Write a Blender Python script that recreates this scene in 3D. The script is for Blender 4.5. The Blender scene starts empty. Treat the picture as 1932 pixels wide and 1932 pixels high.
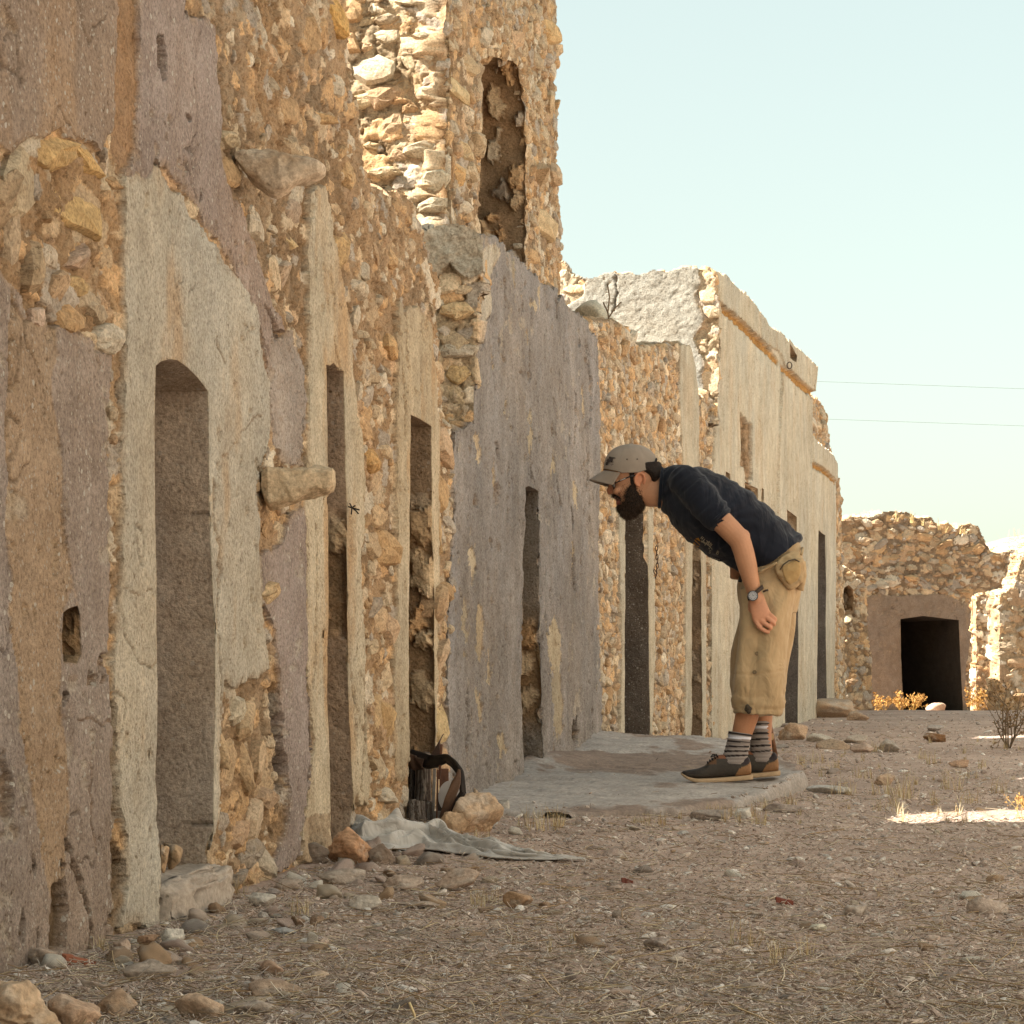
import bpy, bmesh, math, random
import numpy as np
from mathutils import Vector, Matrix
from mathutils.bvhtree import BVHTree

random.seed(7)
RNG = np.random.default_rng(11)
sc = bpy.context.scene
COL = sc.collection
# measurements taken on the photograph (1932 px wide copy) are turned into metres with these
F, U0, V0, H = 4500.0, 966.0, 1290.0, 0.53

def W(u, v, Y):
    return np.array([(u - U0) / F * Y, Y, H + (V0 - v) / F * Y])

def lin(r, g, b, k=1.0):
    o = []
    for c in (r, g, b):
        c /= 255.0
        o.append((c / 12.92 if c <= .04045 else ((c + .055) / 1.055) ** 2.4) * k)
    return np.array(o)

# ------------------------------------------------------------------ noise
def hsh(ix, iy, seed, iz=0):
    n = (ix.astype(np.int64) * 374761393 + iy.astype(np.int64) * 668265263 + np.asarray(iz).astype(np.int64) * 974634487 + seed * 1442695041) & 0xffffffff
    n = ((n ^ (n >> 13)) * 1274126177) & 0xffffffff
    n = n ^ (n >> 16)
    return (n & 0xffffff) / float(0x1000000)

def vnoise(x, y, seed):
    x0 = np.floor(x); y0 = np.floor(y)
    fx = x - x0; fy = y - y0
    fx = fx * fx * fx * (fx * (fx * 6 - 15) + 10); fy = fy * fy * fy * (fy * (fy * 6 - 15) + 10)
    a = hsh(x0, y0, seed); b = hsh(x0 + 1, y0, seed); c = hsh(x0, y0 + 1, seed); d = hsh(x0 + 1, y0 + 1, seed)
    return ((a + (b - a) * fx) * (1 - fy) + (c + (d - c) * fx) * fy) * 2 - 1

def fbm(x, y, seed, octv=4, gain=.5):
    t = np.zeros_like(x, dtype=float); a = 1.; s = 0.
    for k in range(octv):
        t += a * vnoise(x, y, seed + k * 17); s += a; a *= gain
        x = x * 2.03 + 5.1; y = y * 2.03 + 1.7
    return t / s

def vnoise3(p, seed):
    p0 = np.floor(p); f = p - p0; f = f * f * (3 - 2 * f)
    r = 0
    for dx in (0, 1):
        for dy in (0, 1):
            for dz in (0, 1):
                w = (f[:, 0] if dx else 1 - f[:, 0]) * (f[:, 1] if dy else 1 - f[:, 1]) * (f[:, 2] if dz else 1 - f[:, 2])
                r = r + w * hsh(p0[:, 0] + dx, p0[:, 1] + dy, seed, p0[:, 2] + dz)
    return r * 2 - 1

def fbm3(p, seed, octv=3, gain=.5):
    t = 0; a = 1.; s = 0.
    for k in range(octv):
        t = t + a * vnoise3(p, seed + k * 13); s += a; a *= gain; p = p * 2.07 + 3.3
    return t / s

def sstep(a, b, x):
    t = np.clip((x - a) / (b - a), 0, 1); return t * t * (3 - 2 * t)

def pip(u, v, poly):
    poly = np.asarray(poly, float)
    m = np.zeros(u.shape, bool)
    bb = (u >= poly[:, 0].min()) & (u <= poly[:, 0].max()) & (v >= poly[:, 1].min()) & (v <= poly[:, 1].max())
    if not bb.any(): return m
    uu = u[bb]; vv = v[bb]; r = np.zeros(uu.shape, bool)
    n = len(poly)
    for i in range(n):
        x1, y1 = poly[i]; x2, y2 = poly[(i + 1) % n]
        if y1 == y2: continue
        c = ((y1 > vv) != (y2 > vv)) & (uu < (x2 - x1) * (vv - y1) / (y2 - y1) + x1)
        r ^= c
    m[bb] = r
    return m

# ------------------------------------------------------------------ objects
def tag(o, label=None, cat=None, group=None, kind=None):
    if label: o['label'] = label
    if cat: o['category'] = cat
    if group: o['group'] = group
    if kind: o['kind'] = kind
    return o

def empty(name, loc, label=None, cat=None, group=None):
    o = bpy.data.objects.new(name, None); COL.objects.link(o)
    o.location = tuple(float(c) for c in loc); o.empty_display_size = .1
    return tag(o, label, cat, group)

def link(name, me, mat=None, parent=None):
    o = bpy.data.objects.new(name, me); COL.objects.link(o)
    if mat is not None and not me.materials: me.materials.append(mat)
    if parent is not None:
        o.parent = parent
        off = Vector((0, 0, 0)); q = parent
        while q is not None: off = off + q.location; q = q.parent
        o.location = -off
    return o

def mesh_np(name, V, faces, col=None, fleck=None, smooth=True):
    """V (n,3); faces: (m,k) int array or list of such arrays"""
    if isinstance(faces, np.ndarray): faces = [faces]
    faces = [f for f in faces if len(f)]
    me = bpy.data.meshes.new(name)
    V = np.ascontiguousarray(V, dtype=np.float32)
    me.vertices.add(len(V)); me.vertices.foreach_set('co', V.ravel())
    nl = sum(f.size for f in faces); nf = sum(len(f) for f in faces)
    me.loops.add(nl); me.polygons.add(nf)
    me.loops.foreach_set('vertex_index', np.concatenate([f.ravel() for f in faces]).astype(np.int32))
    tot = np.concatenate([np.full(len(f), f.shape[1]) for f in faces])
    st = np.concatenate([[0], np.cumsum(tot)[:-1]]).astype(np.int32)
    me.polygons.foreach_set('loop_start', st)
    me.update(calc_edges=True)
    me.polygons.foreach_set('use_smooth', np.full(nf, bool(smooth)))
    if col is not None:
        a = me.color_attributes.new('Col', 'FLOAT_COLOR', 'POINT')
        c4 = np.ones((len(V), 4), np.float32); c4[:, :3] = col
        a.data.foreach_set('color', c4.ravel())
    if fleck is not None:
        a = me.attributes.new('fleck', 'FLOAT', 'POINT')
        a.data.foreach_set('value', np.asarray(fleck, np.float32))
    me.validate()
    return me

def grid_faces(nx, ny):
    i = np.arange(nx * ny).reshape(nx, ny)
    return np.stack([i[:-1, :-1], i[1:, :-1], i[1:, 1:], i[:-1, 1:]], -1).reshape(-1, 4)

# ------------------------------------------------------------------ materials
def newmat(name):
    m = bpy.data.materials.new(name); m.use_nodes = True
    nt = m.node_tree; b = nt.nodes['Principled BSDF']
    return m, nt, b

def N(nt, t, **k):
    n = nt.nodes.new(t)
    for a, v in k.items():
        if a in ('inputs',):
            for i, x in v.items(): n.inputs[i].default_value = x
        else: setattr(n, a, v)
    return n

def mixc(nt, fac, a, b, mode='MIX'):
    n = nt.nodes.new('ShaderNodeMix'); n.data_type = 'RGBA'; n.blend_type = mode
    for sock, x in ((n.inputs[0], fac), (n.inputs[6], a), (n.inputs[7], b)):
        if hasattr(x, 'links'): nt.links.new(x, sock)
        elif sock == n.inputs[0]: sock.default_value = x
        else: sock.default_value = (*x[:3], 1)
    return n.outputs[2]

def ramp(nt, src, pts):
    r = nt.nodes.new('ShaderNodeValToRGB'); nt.links.new(src, r.inputs[0])
    el = r.color_ramp.elements
    el[0].position = pts[0][0]; el[0].color = (*pts[0][1], 1)
    el[1].position = pts[1][0]; el[1].color = (*pts[1][1], 1)
    for p, c in pts[2:]:
        e = el.new(p); e.color = (*c, 1)
    return r.outputs[0]

def masonry_mat(name, fine=105., bump=1., dist=.009):
    m, nt, b = newmat(name); L = nt.links.new
    tc = N(nt, 'ShaderNodeTexCoord'); at = N(nt, 'ShaderNodeAttribute', attribute_name='Col')
    fl = N(nt, 'ShaderNodeAttribute', attribute_name='fleck')
    n1 = N(nt, 'ShaderNodeTexNoise', inputs={'Scale': fine, 'Detail': 8., 'Roughness': .7})
    n2 = N(nt, 'ShaderNodeTexNoise', inputs={'Scale': 9., 'Detail': 6., 'Roughness': .65})
    v1 = N(nt, 'ShaderNodeTexVoronoi', inputs={'Scale': 95.})
    v2 = N(nt, 'ShaderNodeTexVoronoi', inputs={'Scale': 42.})
    for n in (n1, n2, v1, v2): L(tc.outputs['Object'], n.inputs['Vector'])
    f1 = ramp(nt, n1.outputs[0], [(.3, (.50, .47, .45)), (.5, (1., 1., 1.)), (.72, (1.40, 1.39, 1.37))])
    c = mixc(nt, 1., at.outputs['Color'], f1, 'MULTIPLY')
    f2 = ramp(nt, n2.outputs[0], [(.3, (.84, .80, .76)), (.7, (1.12, 1.13, 1.14))])
    c = mixc(nt, 1., c, f2, 'MULTIPLY')
    # pores: small dark pocks, the shade inside the pits painted as colour
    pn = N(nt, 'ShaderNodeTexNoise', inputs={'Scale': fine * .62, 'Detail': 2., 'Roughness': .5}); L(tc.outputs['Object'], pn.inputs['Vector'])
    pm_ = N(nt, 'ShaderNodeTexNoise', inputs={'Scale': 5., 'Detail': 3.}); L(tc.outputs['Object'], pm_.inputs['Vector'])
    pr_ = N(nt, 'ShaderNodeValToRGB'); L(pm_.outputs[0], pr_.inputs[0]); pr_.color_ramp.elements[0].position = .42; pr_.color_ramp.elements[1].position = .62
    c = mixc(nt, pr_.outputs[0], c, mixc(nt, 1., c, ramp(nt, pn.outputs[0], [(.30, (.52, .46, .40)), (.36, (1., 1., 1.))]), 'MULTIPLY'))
    # pale grit: few voronoi cells, small discs
    def grit(v, sz, keep):
        a = N(nt, 'ShaderNodeMath', operation='LESS_THAN', inputs={1: sz}); L(v.outputs['Distance'], a.inputs[0])
        s = N(nt, 'ShaderNodeSeparateColor'); L(v.outputs['Color'], s.inputs[0])
        g = N(nt, 'ShaderNodeMath', operation='GREATER_THAN', inputs={1: keep}); L(s.outputs[0], g.inputs[0])
        q = N(nt, 'ShaderNodeMath', operation='MULTIPLY'); L(a.outputs[0], q.inputs[0]); L(g.outputs[0], q.inputs[1])
        q2 = N(nt, 'ShaderNodeMath', operation='MULTIPLY'); L(q.outputs[0], q2.inputs[0]); L(fl.outputs['Fac'], q2.inputs[1])
        return q2.outputs[0], s
    g1, s1 = grit(v1, .30, .70); g2, s2 = grit(v2, .26, .88)
    c = mixc(nt, g1, c, (.42, .375, .315)); c = mixc(nt, g2, c, (.48, .44, .38))
    L(c, b.inputs['Base Color']); b.inputs['Roughness'].default_value = .93
    b.inputs['Specular IOR Level'].default_value = .15
    bm = N(nt, 'ShaderNodeBump', inputs={'Strength': bump, 'Distance': dist}); L(n1.outputs[0], bm.inputs['Height'])
    bm2 = N(nt, 'ShaderNodeBump', inputs={'Strength': .4, 'Distance': .012}); L(n2.outputs[0], bm2.inputs['Height'])
    L(bm.outputs[0], bm2.inputs['Normal']); L(bm2.outputs[0], b.inputs['Normal'])
    return m

def mat(name, c1, c2=None, scale=20., rough=.85, bump=.0, bscale=80., dist=.003, spec=.3, metal=0., detail=5., sheen=0., wr=None):
    m, nt, b = newmat(name); L = nt.links.new
    tc = N(nt, 'ShaderNodeTexCoord')
    n1 = N(nt, 'ShaderNodeTexNoise', inputs={'Scale': scale, 'Detail': detail, 'Roughness': .6}); L(tc.outputs['Object'], n1.inputs['Vector'])
    c2 = c2 if c2 is not None else [x * .75 for x in c1]
    L(ramp(nt, n1.outputs[0], [(.32, tuple(c2)), (.68, tuple(c1))]), b.inputs['Base Color'])
    b.inputs['Roughness'].default_value = rough; b.inputs['Specular IOR Level'].default_value = spec; b.inputs['Metallic'].default_value = metal
    if sheen: b.inputs['Sheen Weight'].default_value = sheen
    if bump:
        n2 = N(nt, 'ShaderNodeTexNoise', inputs={'Scale': bscale, 'Detail': 5., 'Roughness': .6}); L(tc.outputs['Object'], n2.inputs['Vector'])
        bp = N(nt, 'ShaderNodeBump', inputs={'Strength': bump, 'Distance': dist}); L(n2.outputs[0], bp.inputs['Height']); L(bp.outputs[0], b.inputs['Normal'])
        if wr:
            mp = N(nt, 'ShaderNodeMapping'); mp.inputs['Scale'].default_value = wr[2]; mp.inputs['Rotation'].default_value = wr[3]; L(tc.outputs['Object'], mp.inputs[0])
            n3 = N(nt, 'ShaderNodeTexNoise', inputs={'Scale': wr[0], 'Detail': 3., 'Roughness': .45, 'Distortion': .6}); L(mp.outputs[0], n3.inputs['Vector'])
            b3 = N(nt, 'ShaderNodeBump', inputs={'Strength': .8, 'Distance': wr[1]}); L(n3.outputs[0], b3.inputs['Height']); L(b3.outputs[0], bp.inputs['Normal'])
    return m

def attr_mat(name, rough=.9, fine=80., bump=.4, dist=.004, lo=.7, hi=1.25):
    m, nt, b = newmat(name); L = nt.links.new
    tc = N(nt, 'ShaderNodeTexCoord'); at = N(nt, 'ShaderNodeAttribute', attribute_name='Col')
    n1 = N(nt, 'ShaderNodeTexNoise', inputs={'Scale': fine, 'Detail': 7., 'Roughness': .65}); L(tc.outputs['Object'], n1.inputs['Vector'])
    f1 = ramp(nt, n1.outputs[0], [(.3, (lo,) * 3), (.7, (hi,) * 3)])
    L(mixc(nt, 1., at.outputs['Color'], f1, 'MULTIPLY'), b.inputs['Base Color'])
    b.inputs['Roughness'].default_value = rough; b.inputs['Specular IOR Level'].default_value = .15
    if bump:
        bp = N(nt, 'ShaderNodeBump', inputs={'Strength': bump, 'Distance': dist}); L(n1.outputs[0], bp.inputs['Height']); L(bp.outputs[0], b.inputs['Normal'])
    return m

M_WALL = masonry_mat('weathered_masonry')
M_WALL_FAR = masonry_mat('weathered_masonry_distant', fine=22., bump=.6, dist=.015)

# albedo palette
C_PALE = np.array((.51, .465, .38)); C_SPECK = np.array((.315, .258, .218)); C_BROWN = np.array((.35, .255, .172))
C_GREY = np.array((.285, .262, .245)); C_EARTH = np.array((.35, .245, .15)); C_DPALE = np.array((.52, .475, .375))
STONES = np.array([(.60, .48, .33), (.56, .42, .27), (.54, .36, .20), (.50, .40, .28), (.44, .38, .31), (.62, .54, .42), (.58, .39, .215), (.50, .35, .22)])

# ------------------------------------------------------------------ rubble relief
def rubble(x, y, seed, sx, sy, dens=.8, gap=.12, warp=.26):
    """field stones in mortar: relief 0..1, stone mask, random per stone (2), local tilt"""
    wx = x + warp * sx * (fbm(x / sx * 2.2, y / sy * 2.2, seed + 3, 4, .62) + .35 * vnoise(x / sx * 7, y / sy * 7, seed + 23))
    wy = y + warp * sy * (fbm(x / sx * 2.2, y / sy * 2.2, seed + 4, 4, .62) + .35 * vnoise(x / sx * 7, y / sy * 7, seed + 24))
    best = np.full(x.shape, 9.); second = np.full(x.shape, 9.)
    r1 = np.zeros(x.shape); r2 = np.zeros(x.shape); til = np.zeros(x.shape)
    gy = np.floor(wy / sy)
    for oy in (-1, 0, 1):
        cy = gy + oy
        shift = hsh(cy, cy * 0, seed + 9)
        gx = np.floor(wx / sx + shift)
        for ox in (-1, 0, 1):
            cx = gx + ox
            e = hsh(cx, cy, seed)
            px = (cx + .5 - shift + .55 * (hsh(cx, cy, seed + 1) - .5)) * sx
            py = (cy + .5 + .55 * (hsh(cx, cy, seed + 2) - .5)) * sy
            sz_ = .55 + .6 * hsh(cx, cy, seed + 15); a = sx * (.34 + .30 * hsh(cx, cy, seed + 5)) * sz_; b = sy * (.30 + .30 * hsh(cx, cy, seed + 6)) * sz_
            th = (hsh(cx, cy, seed + 7) - .5) * 1.1
            dx = wx - px; dy = wy - py
            X = (dx * np.cos(th) + dy * np.sin(th)) / a; Yv = (-dx * np.sin(th) + dy * np.cos(th)) / b
            k = (hsh(cx, cy, seed + 8) - .5) * 1.1
            # a stone is the cut of five slanted planes: angular outline
            d = np.zeros(X.shape)
            for q in range(5):
                an = q * 1.2566 + (hsh(cx, cy, seed + 50 + q) - .5) * .9
                d = np.maximum(d, (X * np.cos(an) + Yv * np.sin(an)) / (.72 + .34 * hsh(cx, cy, seed + 60 + q)))
            d = .8 * d + .2 * np.hypot(X, Yv)
            d = np.where(e < dens, d, 9.)
            n = d < best
            second = np.where(n, best, np.minimum(second, d))
            best = np.where(n, d, best); r1 = np.where(n, hsh(cx, cy, seed + 11), r1); r2 = np.where(n, hsh(cx, cy, seed + 12), r2)
            til = np.where(n, (hsh(cx, cy, seed + 13) - .5) * X + (hsh(cx, cy, seed + 14) - .5) * Yv, til)
    prof = np.clip((1 - best) / .26, 0, 1)
    prof = np.minimum(prof, np.clip((second - best) / (gap * 2), 0, 1))
    prof = prof ** .75
    rel = prof * (.40 + .60 * r2) * np.clip(1 + .9 * til, .15, 1.8)
    return rel, sstep(.05, .35, prof), r1, r2

def stone_cols(r1, r2, tone=None):
    i = np.minimum((r1 * len(STONES)).astype(int), len(STONES) - 1)
    return STONES[i] * (.82 + .36 * r2)[..., None]

# ------------------------------------------------------------------ stones as solids
def ico(sub):
    bm = bmesh.new(); bmesh.ops.create_icosphere(bm, subdivisions=sub, radius=1.0)
    v = np.array([x.co[:] for x in bm.verts]); f = np.array([[q.index for q in p.verts] for p in bm.faces]); bm.free()
    return v, f
ICO = {k: ico(k) for k in (1, 2, 3, 4, 5)}
def rock(seed, sub=4, planes=13, blunt=.10, rough=.075):
    r = np.random.default_rng(seed); v, f = ICO[sub]
    n = r.normal(size=(planes, 3)); n /= np.linalg.norm(n, axis=1)[:, None]; d = r.uniform(.45, .92, planes)
    c = np.maximum(v @ n.T, 1e-3) / d
    rad = 1 / np.maximum((c ** 26).sum(1) ** (1 / 26.), .85)
    p = v * rad[:, None]
    p = p * (1 + blunt * fbm3(v * 1.7 + seed, seed, 3))[:, None] + v * (rough * fbm3(v * 4 + seed, seed + 5, 5, .66))[:, None] - v * (.05 * sstep(.15, .35, np.abs(fbm3(v * 2.3 + seed, seed + 9, 3))))[:, None]
    p -= (p.max(0) + p.min(0)) / 2; p /= (p.max(0) - p.min(0)) / 2
    return p, f
# faces of field stones: flat-fronted blocks, local axes (along wall, outwards, up)
NQ = 11
def facestone(seed):
    """broken stone: irregular many-sided outline, chipped front, flat facets"""
    r = np.random.default_rng(seed)
    th = np.sort(np.arange(NQ) * 2 * math.pi / NQ + r.uniform(-.22, .22, NQ))
    k = r.integers(4, 7); pa = np.arange(k) * 2 * math.pi / k + r.uniform(-.3, .3, k) + r.uniform(0, 6.28); pd = r.uniform(.66, 1., k)
    rad = 1 / np.maximum(np.cos(th[:, None] - pa[None]) / pd[None], .05).max(1); rad = np.minimum(rad, 1.25) * r.uniform(.92, 1.06, NQ)
    cx, cz = r.uniform(-.25, .25, 2); tx, tz = r.uniform(-.35, .35, 2)
    def ring(k_, y, jy, jr):
        rr = rad * k_ * (1 + r.uniform(-jr, jr, NQ)); x = rr * np.cos(th); z = rr * np.sin(th); return np.stack([x, y + tx * x + tz * z + r.uniform(-jy, jy, NQ), z], 1)
    R0 = ring(.42, .96, .10, .22); R1 = ring(.80, .78, .14, .08); R2 = ring(1., .30, .16, .04); R3 = ring(.92, -1., .0, .0)
    R0[:, 0] += cx * .5; R0[:, 2] += cz * .5
    P = np.concatenate([R0, R1, R2, R3, [[cx, 1. + tx * cx + tz * cz + r.uniform(-.05, .1), cz]]])
    P -= (P.max(0) + P.min(0)) / 2; P /= (P.max(0) - P.min(0)) / 2
    return P, r.normal(size=len(P)) * .28, np.clip(r.normal(size=len(P)) * .5 + .2, 0, 1)
_i = np.arange(NQ); _j = (_i + 1) % NQ
FSF4 = np.concatenate([np.stack([_i + q * NQ, _i + (q + 1) * NQ, _j + (q + 1) * NQ, _j + q * NQ], 1) for q in range(3)])
FSF = np.concatenate([np.concatenate([FSF4[:, [0, 1, 2]], FSF4[:, [0, 2, 3]]]), np.stack([np.full(NQ, 4 * NQ), _i, _j], 1)])
FST = [facestone(3000 + k * 11) for k in range(60)]
FSP = np.stack([a for a, _, _ in FST]); FT1 = np.stack([a for _, a, _ in FST]); FT2 = np.stack([a for _, _, a in FST])

# ------------------------------------------------------------------ walls
class Wall:
    def __init__(s, P, d, s0, s1, z0, z1, ds, dz, seed, name, label, mat=None, cat='wall', loc=None):
        s.P = np.array(P, float); d = np.array(d, float); s.d = d / np.linalg.norm(d)
        s.n = np.array((s.d[1], -s.d[0]))                 # towards the street / the lens
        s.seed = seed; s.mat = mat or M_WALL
        s.Sa = np.arange(s0, s1 + ds * .5, ds); s.Za = np.arange(z0, z1 + dz * .5, dz)
        s.S, s.Z = np.meshgrid(s.Sa, s.Za, indexing='ij'); s.ds, s.dz = ds, dz
        s.X = s.P[0] + s.S * s.d[0]; s.Y = s.P[1] + s.S * s.d[1]
        s.u = U0 + F * s.X / s.Y; s.v = V0 - F * (s.Z - H) / s.Y
        s.pu = F * np.abs(s.d[0] * s.Y - s.X * s.d[1]) / s.Y ** 2; s.pv = F / s.Y   # photo px per metre
        s.h = np.zeros(s.S.shape); s.col = np.zeros(s.S.shape + (3,)); s.fleck = np.zeros(s.S.shape)
        s.reg = np.zeros(s.S.shape, int); s.keep = np.ones(s.S.shape, bool); s.holemask = np.zeros(s.S.shape, bool); s.closed = np.zeros(s.S.shape, bool)
        s.regs = {0: ('rubble_face', None)}; s.rough = .015; s.singles = []; s.brel = .22
        b = loc if loc is not None else (s.P[0] + s.d[0] * (s0 + s1) / 2, s.P[1] + s.d[1] * (s0 + s1) / 2, .1)
        s.root = empty(name, b, label, cat)
        s.setwarp(.022)
    def setwarp(s, a, sc_=11., k=1.):
        s.uw = s.u + s.pu * a * fbm(s.S * sc_, s.Z * sc_ * k, s.seed + 91, 4, .6)
        s.vw = s.v + s.pv * a * fbm(s.S * sc_, s.Z * sc_ * k, s.seed + 92, 4, .6)
    def px2s(s, u, v):
        k = (np.asarray(u, float) - U0) / F
        t = (k * s.P[1] - s.P[0]) / (s.d[0] - k * s.d[1])
        Y = s.P[1] + t * s.d[1]
        return t, H + (V0 - np.asarray(v, float)) / F * Y
    def base(s, sx=.17, sy=.11, dens=.75, amp=.026, mortar=C_EARTH, depth=.020, stone_gain=1., small=.55):
        S, Z = s.S, s.Z
        dn = dens if not callable(dens) else dens(s.u, s.v)
        rel, mk, r1, r2 = rubble(S, Z, s.seed, sx, sy, dn)
        rb, mb, q1, q2 = rubble(S, Z, s.seed + 40, sx * .42, sy * .45, small)
        use = (mk < .2)
        rel = np.where(use, rb * .55, rel); mk = np.where(use, mb, mk); r1 = np.where(use, q1, r1); r2 = np.where(use, q2, r2)
        rough = fbm(S * 26, Z * 26, s.seed + 5, 5, .62); big = fbm(S * 3., Z * 3., s.seed + 6, 3)
        pit = sstep(.12, .5, fbm(S * 34, Z * 22, s.seed + 15, 4, .6)); fine = fbm(S * 75, Z * 75, s.seed + 16, 3, .7)
        s.h = -depth + rel * amp * s.brel + (rough * s.rough) * (1 - .6 * mk) + big * .008 - pit * s.rough * 1.1 * (1 - mk) + fine * .0055 + .006 * mk * fbm(S * 30, Z * 30, s.seed + 17, 3, .6)
        mc = mortar * (1 + .30 * fbm(S * 14, Z * 14, s.seed + 8, 4) + .22 * big)[..., None]
        mc = mc * (1 + np.array((.10, 0, -.14)) * fbm(S * 2.2, Z * 2.2, s.seed + 21, 3)[..., None])
        stn = stone_cols(r1, r2) * stone_gain * (1 + .22 * fbm(S * 18, Z * 18, s.seed + 9, 4))[..., None]
        s.col = mc * (1 - mk)[..., None] + stn * mk[..., None]
        s.fleck = .10 * (1 - mk)
        return s
    def stones(s, lst, amp=.045, depth=.03):
        """single stones measured one by one: (u, v, half-width px, half-height px, colour, turn)"""
        for i, (u, v, hu, hv, c, th) in enumerate(lst):
            t, z = s.px2s(u, v); t0, _ = s.px2s(u - hu, v); t1, _ = s.px2s(u + hu, v); _, z1 = s.px2s(u, v - hv)
            a = abs(t1 - t0) / 2; b = abs(z1 - z)
            s.singles.append((t, z, a, b, c, th))
    def embed(s, sx, sz, dens, prot=.5, thick=.045, gain=1., seed=0, layers=((1., 1.), (.52, .9)), tone=(.30, .22, .13)):
        """lays field stones into every bare part of the wall (called after plaster, breaks and openings)"""
        r = np.random.default_rng(s.seed + 17 + seed); C = []
        ok = s.keep & (s.reg == 0) & ~s.holemask
        def free(t, z):
            i = np.round((t - s.Sa[0]) / s.ds).astype(int); j = np.round((z - s.Za[0]) / s.dz).astype(int)
            w = (i >= 0) & (j >= 0) & (i < len(s.Sa)) & (j < len(s.Za)); o = np.zeros(t.shape, bool); o[w] = ok[i[w], j[w]]; return o
        occ = []
        for (t, z, a, b, c, th) in s.singles: occ.append((t, z, max(a, b) * .8)); C.append((t, z, a * 1.05, b * 1.05, th, np.array(c), 1.1))
        for li, (k, dm) in enumerate(layers):
            X = np.arange(s.Sa[0], s.Sa[-1], sx * k); Zr = np.arange(s.Za[0], s.Za[-1], sz * k)
            for zi, z0 in enumerate(Zr):
                t = X + (zi % 2) * .5 * sx * k + r.uniform(-.3, .3, len(X)) * sx * k; z = z0 + r.uniform(-.3, .3, len(X)) * sz * k
                big = r.random(len(X)) ** 1.6
                a = sx * k * (.26 + .36 * big); b = sz * k * (.26 + .34 * r.random(len(X)) * (.5 + .5 * big))
                dd = dens
                if callable(dens):
                    Y = s.P[1] + t * s.d[1]; Xw = s.P[0] + t * s.d[0]; dd = dens(U0 + F * Xw / Y, V0 - F * (z - H) / Y)
                m = r.random(len(X)) < dd * dm
                m &= free(t, z) & free(t - a * .7, z) & free(t + a * .7, z) & free(t, z + b * .7) & free(t, z - b * .7)
                for q in np.nonzero(m)[0]:
                    if any((t[q] - o0) ** 2 + (z[q] - o1) ** 2 < (o2 + (.55 if li else .35) * min(a[q], b[q])) ** 2 for o0, o1, o2 in occ[-260 if li == 0 else 0:] if abs(z[q] - o1) < .2): continue
                    if li == 0: occ.append((t[q], z[q], .62 * min(a[q], b[q])))
                    C.append((t[q], z[q], a[q], b[q], r.normal() * .28, None, 1.))
        if not C: return s
        n = len(C); T = np.array([c[0] for c in C]); Z = np.array([c[1] for c in C]); Aa = np.array([c[2] for c in C]); Bb = np.array([c[3] for c in C]); TH = np.array([c[4] for c in C]); BIG = np.array([c[6] for c in C])
        k = r.integers(len(FSP), size=n); P = FSP[k].copy()
        fl = r.random(n) < .5; P[fl, :, 0] *= -1
        D = thick * (.5 + .7 * r.random(n)) * np.clip(Aa / (sx * .4), .5, 1.2) * BIG
        x = P[..., 0] * Aa[:, None]; z = P[..., 2] * Bb[:, None]; o = P[..., 1] * D[:, None]
        o = o + x * (r.normal(size=n) * .16)[:, None] + z * (r.normal(size=n) * .20)[:, None]
        c_, s_ = np.cos(TH)[:, None], np.sin(TH)[:, None]; x, z = x * c_ - z * s_, x * s_ + z * c_
        i = np.clip(np.round((T - s.Sa[0]) / s.ds).astype(int), 0, len(s.Sa) - 1); j = np.clip(np.round((Z - s.Za[0]) / s.dz).astype(int), 0, len(s.Za) - 1)
        h0 = s.h[i, j]
        o = o + (h0 - D * (1 - prot * (.7 + .6 * r.random(n))))[:, None]
        tt = T[:, None] + x; zz = Z[:, None] + z
        V = np.stack([s.P[0] + tt * s.d[0] + s.n[0] * o, s.P[1] + tt * s.d[1] + s.n[1] * o, zz], -1).reshape(-1, 3)
        base = STONES[r.integers(len(STONES), size=n)] * r.uniform(.80, 1.12, n)[:, None] * gain
        for q, c in enumerate(C):
            if c[5] is not None: base[q] = c[5] * gain
        col = base[:, None, :] * (1 + .34 * FT1[k][..., None])
        st = (.55 * FT2[k] * r.random(n)[:, None])[..., None]; col = col * (1 - st) + np.array(tone) * 1.15 * st
        f = FSF[None] + (np.arange(n) * len(FSP[0]))[:, None, None]
        if fl.any(): f[fl] = f[fl][:, :, ::-1]
        link('field_stones', mesh_np('field_stones', V, f.reshape(-1, 3), np.clip(col, .02, .9).reshape(-1, 3), np.zeros(len(V)), smooth=False), s.mat, s.root)['kind'] = 'stuff'
        return s
    def patch(s, poly, col, h=0., name='plaster_patch', label=None, fleck=0., rough=.003, var=.13, streak=0., pits=0., ochre=0., rough2=.0):
        m = pip(s.uw, s.vw, poly)
        if not m.any(): return m
        S, Z = s.S[m], s.Z[m]; k = len(s.regs) + 1; sd = s.seed + 500 + k * 23
        hh = h + rough * fbm(S * 22, Z * 22, sd, 5, .6) + .006 * fbm(S * 2.6, Z * 2.0, sd + 1, 3)
        if rough2: hh = hh + rough2 * fbm(S * 70, Z * 70, sd + 9, 3, .7)
        c = np.asarray(col) * (1 + var * fbm(S * 5, Z * 3.2, sd + 2, 5, .6) + .10 * fbm(S * 40, Z * 40, sd + 3, 3))[:, None]
        if streak:
            st = fbm(S * 10, Z * 2.2, sd + 4, 4, .6); c = c * (1 + streak * st)[:, None]
        if ochre:
            o = sstep(.10, .55, fbm(S * 4.2 + 7, Z * 1.7, sd + 5, 4, .6))[:, None] * ochre
            c = c * (1 - o) + np.array((.50, .32, .165)) * o
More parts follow.
